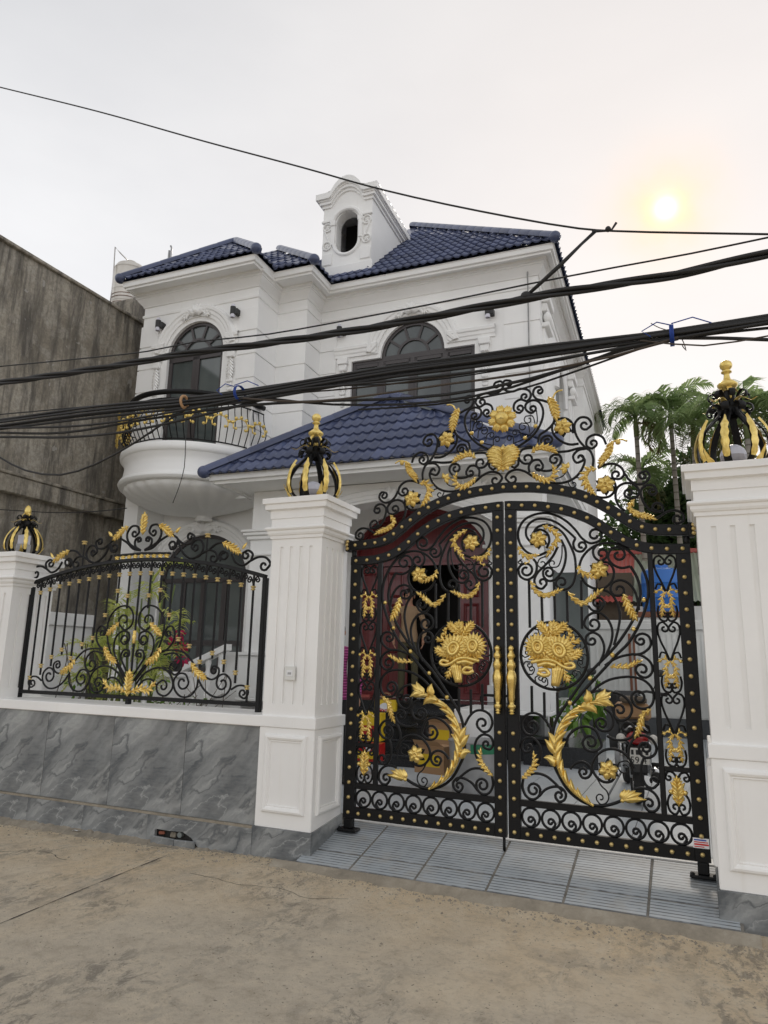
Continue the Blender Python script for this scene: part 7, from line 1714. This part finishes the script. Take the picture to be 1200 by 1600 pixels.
# ================================================================== people
def person(loc, rz, label, mats, arms, scale=1.0, hair=True):
    t = empty('person', loc, rz); tag(t, label, 'person'); t.scale = (scale,)*3
    V = []; E = []; Rr = []
    def v(p, rx, ry=None): V.append(p); Rr.append((rx, ry or rx)); return len(V)-1
    def e(*ids):
        for a, b in zip(ids, ids[1:]): E.append((a, b))
    pel = v((0, 0, .93), .150, .105); wst = v((0, 0, 1.06), .135, .095); ch = v((0, .0, 1.24), .150, .105); ub = v((0, .01, 1.36), .125, .085); nk = v((0, .005, 1.445), .055, .052); nk2 = v((0, -.005, 1.50), .052, .052); hd = v((0, -.015, 1.575), .080, .095); ht = v((0, -.01, 1.66), .068, .080)
    e(pel, wst, ch, ub, nk, nk2, hd, ht)
    for s, (el, wr) in zip((-1, 1), arms):
        sh = v((s*.165, .01, 1.375), .060); up_ = v((s*.195, .01, 1.28), .055); ee = v(el, .044); ww = v(wr, .030); d_ = (Vector(wr)-Vector(el)).normalized(); pm_ = v(tuple(Vector(wr)+d_*.055), .034, .020); e(ub, sh, up_, ee, ww, pm_)
        sd = Vector((0, 1, 0))
        for k, (off, l_) in enumerate(((-.027, .068), (-.009, .080), (.009, .076), (.026, .060))):
            b = Vector(wr)+d_*.09+sd*off; a1 = v(tuple(b), .0095); a2 = v(tuple(b+d_*l_*.5+Vector((-s*.008, 0, 0))), .0085); a3 = v(tuple(b+d_*l_*.95+Vector((-s*.022, 0, 0))), .007); e(pm_, a1, a2, a3)
        th = v(tuple(Vector(wr)+d_*.045+sd*-.040), .0105); th2 = v(tuple(Vector(wr)+d_*.085+sd*-.052), .009); e(pm_, th, th2)
    for s in (-1, 1):
        hp_ = v((s*.085, 0, .86), .095, .1); th = v((s*.095, -.005, .66), .080); kn = v((s*.10, -.01, .48), .060); cf = v((s*.105, .015, .30), .060); an = v((s*.105, .02, .10), .045); hl = v((s*.105, .035, .045), .042); to = v((s*.115, -.10, .035), .038); tp = v((s*.12, -.165, .030), .028)
        e(pel, hp_, th, kn, cf, an, hl, to, tp)
    me = bpy.data.meshes.new('body'); me.from_pydata(V, E, []); ob = bpy.data.objects.new('body', me); COL.objects.link(ob)
    sk = ob.modifiers.new('s', 'SKIN'); sk.use_smooth_shade = True
    for i, d_ in enumerate(me.skin_vertices[0].data): d_.radius = Rr[i]; d_.use_root = (i == 0)
    ss = ob.modifiers.new('d', 'SUBSURF'); ss.levels = 1; ss.render_levels = 1
    dg = bpy.context.evaluated_depsgraph_get(); m2 = bpy.data.meshes.new_from_object(ob.evaluated_get(dg)); bpy.data.objects.remove(ob)
    m2.materials.clear()
    for m_ in mats: m2.materials.append(M[m_])               # skin, shirt, trousers, shoes
    wz = [Vector(a[1]) for a in arms]
    for p in m2.polygons:
        c = p.center; p.use_smooth = True; mi = 2
        near = min((c-w_).length for w_ in wz)
        armz = min(((c-(w_+(Vector(arms[k][1])-Vector(arms[k][0])).normalized()*.09)).length) for k, w_ in enumerate(wz))
        if c.z > 1.435 and abs(c.x) < .11: mi = 0
        elif armz < .115: mi = 0
        elif c.z > .88 or abs(c.x) > .19 and c.z > .7: mi = 1
        elif c.z < .085: mi = 3
        p.material_index = mi
    link('body', m2, t)
    if hair:
        hm = MB(); vs = []; fs = []; n, m_ = 16, 8
        for j in range(m_+1):
            ph = PI*.62*j/m_
            for k in range(n):
                a = 2*PI*k/n; ph2 = ph*(.66 if math.sin(a) < -.3 else 1.0)
                vs.append((.090*math.sin(ph2)*math.cos(a), -.008+.108*math.sin(ph2)*math.sin(a), 1.610+.108*math.cos(ph2)))
        for j in range(m_):
            for k in range(n): fs.append((j*n+k, j*n+(k+1) % n, j*n+n+(k+1) % n, j*n+n+k))
        hm.add(vs, fs).build('hair', 'hair', t, True)
        fm = MB()
        for s in (-1, 1): fm.ball((s*.032, -.098, 1.590), .010, 8, 6, sx=1.3, sy=.5, sz=.7)
        fm.box(-.045, -.018, -.104, -.098, 1.612, 1.617).box(.018, .045, -.104, -.098, 1.612, 1.617); fm.box(-.022, .022, -.1, -.094, 1.528, 1.534); fm.build('face_features', 'hair', t, True)
        MB().add([(-.010, -.100, 1.60), (.010, -.100, 1.60), (-.017, -.100, 1.553), (.017, -.100, 1.553), (0, -.128, 1.560)], [(0, 2, 4), (1, 4, 3), (0, 4, 1), (2, 3, 4)]).build('nose', 'skin', t, True)
        for s in (-1, 1): MB().ball((s*.086, .0, 1.58), .03, 8, 6, sx=.35, sy=.7).build('ear', 'skin', t, True)
    MB().sweep([(-.02, 0), (.012, 0), (.012, .03), (-.02, .03)], [(.15*math.cos(-a*PI/10), .108*math.sin(-a*PI/10)) for a in range(20)][::-1], closed=True).build('shirt_hem', mats[1], t, True, loc=(0, 0, .865))
    return t
ppos = atz(657, 1090, .95); pw_ = hw(hat(637, 1085, 5.6))
person((pw_.x, pw_.y, .95), .35, 'person in tan shirt and olive trousers standing in the dark red doorway', ('skin', 'shirt_tan', 'trousers_olive', 'shoe'), (((-.265, .03, 1.12), (-.235, -.10, .90)), ((.265, .03, 1.12), (.235, -.10, .90))))
p2 = at(523, 1100, 2.05)
person((p2.x, 2.05, .245), .6, 'person in magenta striped top and dark trousers half hidden behind the gate pillar', ('skin', 'shirt_stripe', 'trousers_dark', 'shoe'), (((-.27, .03, 1.12), (-.25, -.06, .88)), ((.27, .03, 1.12), (.25, -.06, .88))), 1.0)

# ================================================================== overhead cables
KY = -0.6
def wire(pts, y=KY): return catmull([at(px, py, y+(dy[0] if dy else 0)) for px, py, *dy in pts], .25)
def cable(name, pts, r, label, mat='cable', cat='cable', y=KY, group=None, parent=None):
    P = wire(pts, y); mb = MB().tube(P, r, 8); o = mb.build(name, mat, parent, True)
    if parent is None: tag(o, label, cat, group)
    return o
def ext(pts):                     # carry a run on beyond both picture edges
    (x0, y0), (x1, y1) = pts[0][:2], pts[1][:2]; (x2, y2), (x3, y3) = pts[-2][:2], pts[-1][:2]
    return [(x0-(x1-x0)*.9, y0-(y1-y0)*.9)]+list(pts)+[(x3+(x3-x2)*.6, y3+(y3-y2)*.6)]
cable('messenger_wire', ext([(-5, 135), (160, 176), (320, 221), (470, 261), (600, 297), (750, 330), (905, 357), (960, 361), (1080, 364), (1205, 366)]), .0068, 'thin black wire slanting across the sky above the roof')
cable('service_wire', ext([(-5, 573), (120, 561), (230, 549), (300, 535), (420, 522), (560, 497), (700, 470), (830, 443), (960, 418), (1080, 396), (1205, 370)]), .006, 'thinnest wire running just above the upper thick cable')
base = ext([(-5, 599), (160, 575), (300, 551), (480, 528), (620, 505), (730, 484), (830, 464), (930, 449), (1060, 428), (1205, 394)])
P = wire(base); P = catmull(P[::3]+[P[-1]], .04); tw = empty('twisted_cable', tuple(P[0])); tag(tw, 'thick twisted black cable, upper of the two heavy runs', 'cable')
for k in range(3):
    pts = []
    for i, q in enumerate(P): a = i*.16+2*PI*k/3; pts.append(q+Vector((0, math.cos(a)*.017, math.sin(a)*.017))-P[0])
    MB().tube(pts, .0148, 7).build('strand', 'cable', tw, True)
# strap between the wire and the twisted cable
sA, sB = at(930, 360, KY), at(822, 463, KY); st = MB()
st.tube([sA, sA.lerp(sB, .5)+Vector((.0, 0, -.01)), sB], [.008, .016, .014], 6).tube([sA+Vector((.02, .0, .0)), sA.lerp(sB, .5), sB+Vector((.02, 0, .01))], .006, 5)
st.ball(tuple(sB), .035, 8, 6, sx=1.2); st.tube([at(925, 362, KY), at(955, 360, KY), at(963, 348, KY)], .009, 6).ball(tuple(at(950, 358, KY)), .02, 8, 6)
tag(st.build('cable_strap', 'cable', None, True), 'black strap tying the sky wire down to the twisted cable', 'strap')
bun = empty('cable_bundle', tuple(at(600, 580, KY))); tag(bun, 'heavy bundle of many black cables tied with blue cord, lower run', 'cable bundle'); BO = at(600, 580, KY)
mainb = [(-5, 661), (150, 641), (300, 626), (380, 617), (480, 600), (620, 577), (740, 561), (850, 546), (1000, 526), (1060, 518), (1205, 496)]
RB = random.Random(4)
offs = [(0, 0), (0, 7), (0, -5), (0, 3.5), (0, 11), (0, -2)]
for k, (ox, oy) in enumerate(offs):
    pts = ext([(x, y+oy*(1 if x < 900 else .75)+RB.uniform(-1, 1)) for x, y in mainb]); P = wire(pts, KY+RB.uniform(-.04, .04)); MB().tube([q-BO for q in P], .0115 if k < 5 else .009, 8).build('strand', 'cable', bun, True)
loose = [([(-5, 669), (140, 664), (290, 640), (440, 612), (620, 594), (780, 576), (900, 556), (1060, 528), (1205, 503)], .010, 'cable'), ([(-5, 676), (100, 676), (230, 655), (380, 634), (520, 626), (640, 622), (760, 607), (900, 572), (1000, 536), (1060, 528), (1205, 531)], .011, 'cable'),
         ([(380, 622), (480, 628), (590, 616), (700, 600), (820, 584), (960, 556), (1060, 527)], .008, 'cable_brown'), ([(400, 620), (520, 632), (680, 628), (800, 605), (930, 560), (1050, 530), (1205, 512)], .009, 'cable'),
         ([(300, 628), (420, 617), (560, 606), (700, 588), (840, 566), (1000, 538)], .006, 'cable_brown'), ([(560, 640), (680, 632), (800, 612), (900, 580), (1000, 545), (1060, 530)], .007, 'cable'), ([(-5, 648), (150, 634), (300, 620), (480, 594)], .006, 'cable'),
         ([(500, 604), (640, 598), (760, 582), (880, 562), (980, 540)], .005, 'cable'), ([(1000, 532), (1100, 540), (1205, 524)], .005, 'cable_brown')]
for pts, r, m_ in loose:
    P = wire(pts, KY+RB.uniform(-.06, .06)); MB().tube([q-BO for q in P], r, 7).build('strand', m_, bun, True)
for (px, py) in ((375, 615), (1050, 524)):
    c = at(px, py, KY-.02)-BO; tie = MB()
    for k in range(4): tie.tube([c+Vector((.006*k-.01, .075*math.cos(a*PI/6), .062*math.sin(a*PI/6))) for a in range(12)], .004, 5, closed=True)
    tie.tube([c+Vector((0, -.08, .03)), c+Vector((-.08, -.09, .06)), c+Vector((-.17, -.08, .02)), c+Vector((-.12, -.07, -.02))], .004, 5); tie.tube([c+Vector((0, -.08, .04)), c+Vector((.12, -.08, .06)), c+Vector((.22, -.07, .01))], .004, 5)
    tie.build('blue_tie', 'cable_blue', bun, True)
c = at(1060, 520, KY)-BO; MB().tube(catmull([c, at(1030, 512, KY)-BO, at(1017, 505, KY)-BO], .03), .003, 5).tube(catmull([c, at(1068, 535, KY)-BO, at(1072, 548, KY)-BO, at(1066, 540, KY)-BO], .03), .003, 5).build('wire_end', 'cable_brown', bun, True)
c = at(288, 628, KY-.05)-BO; MB().tube([c+Vector((.0, .045*math.cos(a*PI/6), .05*math.sin(a*PI/6))) for a in range(12)], .012, 6, closed=True).build('rope_ring', 'card', bun, True)
cable('slack_cable', [(-160, 690), (-5, 683), (110, 683), (200, 674), (290, 655), (350, 640), (420, 622)], .011, 'slack black cable leaving the bundle left of the balcony')
cable('slack_cable', [(-120, 640), (-5, 712), (40, 735), (95, 742), (150, 725), (210, 692), (262, 657), (290, 640)], .009, 'drooping cable loop in front of the stained wall')
cable('drop_wire', [(291, 652), (290, 690), (288, 730), (280, 760), (270, 786)], .0035, 'thin loose wire end hanging in front of the balcony')
cable('wall_wire', [(-150, 790), (-5, 796), (90, 801), (150, 799), (198, 794)], .006, 'thin wire crossing behind the left lantern', y=1.0)
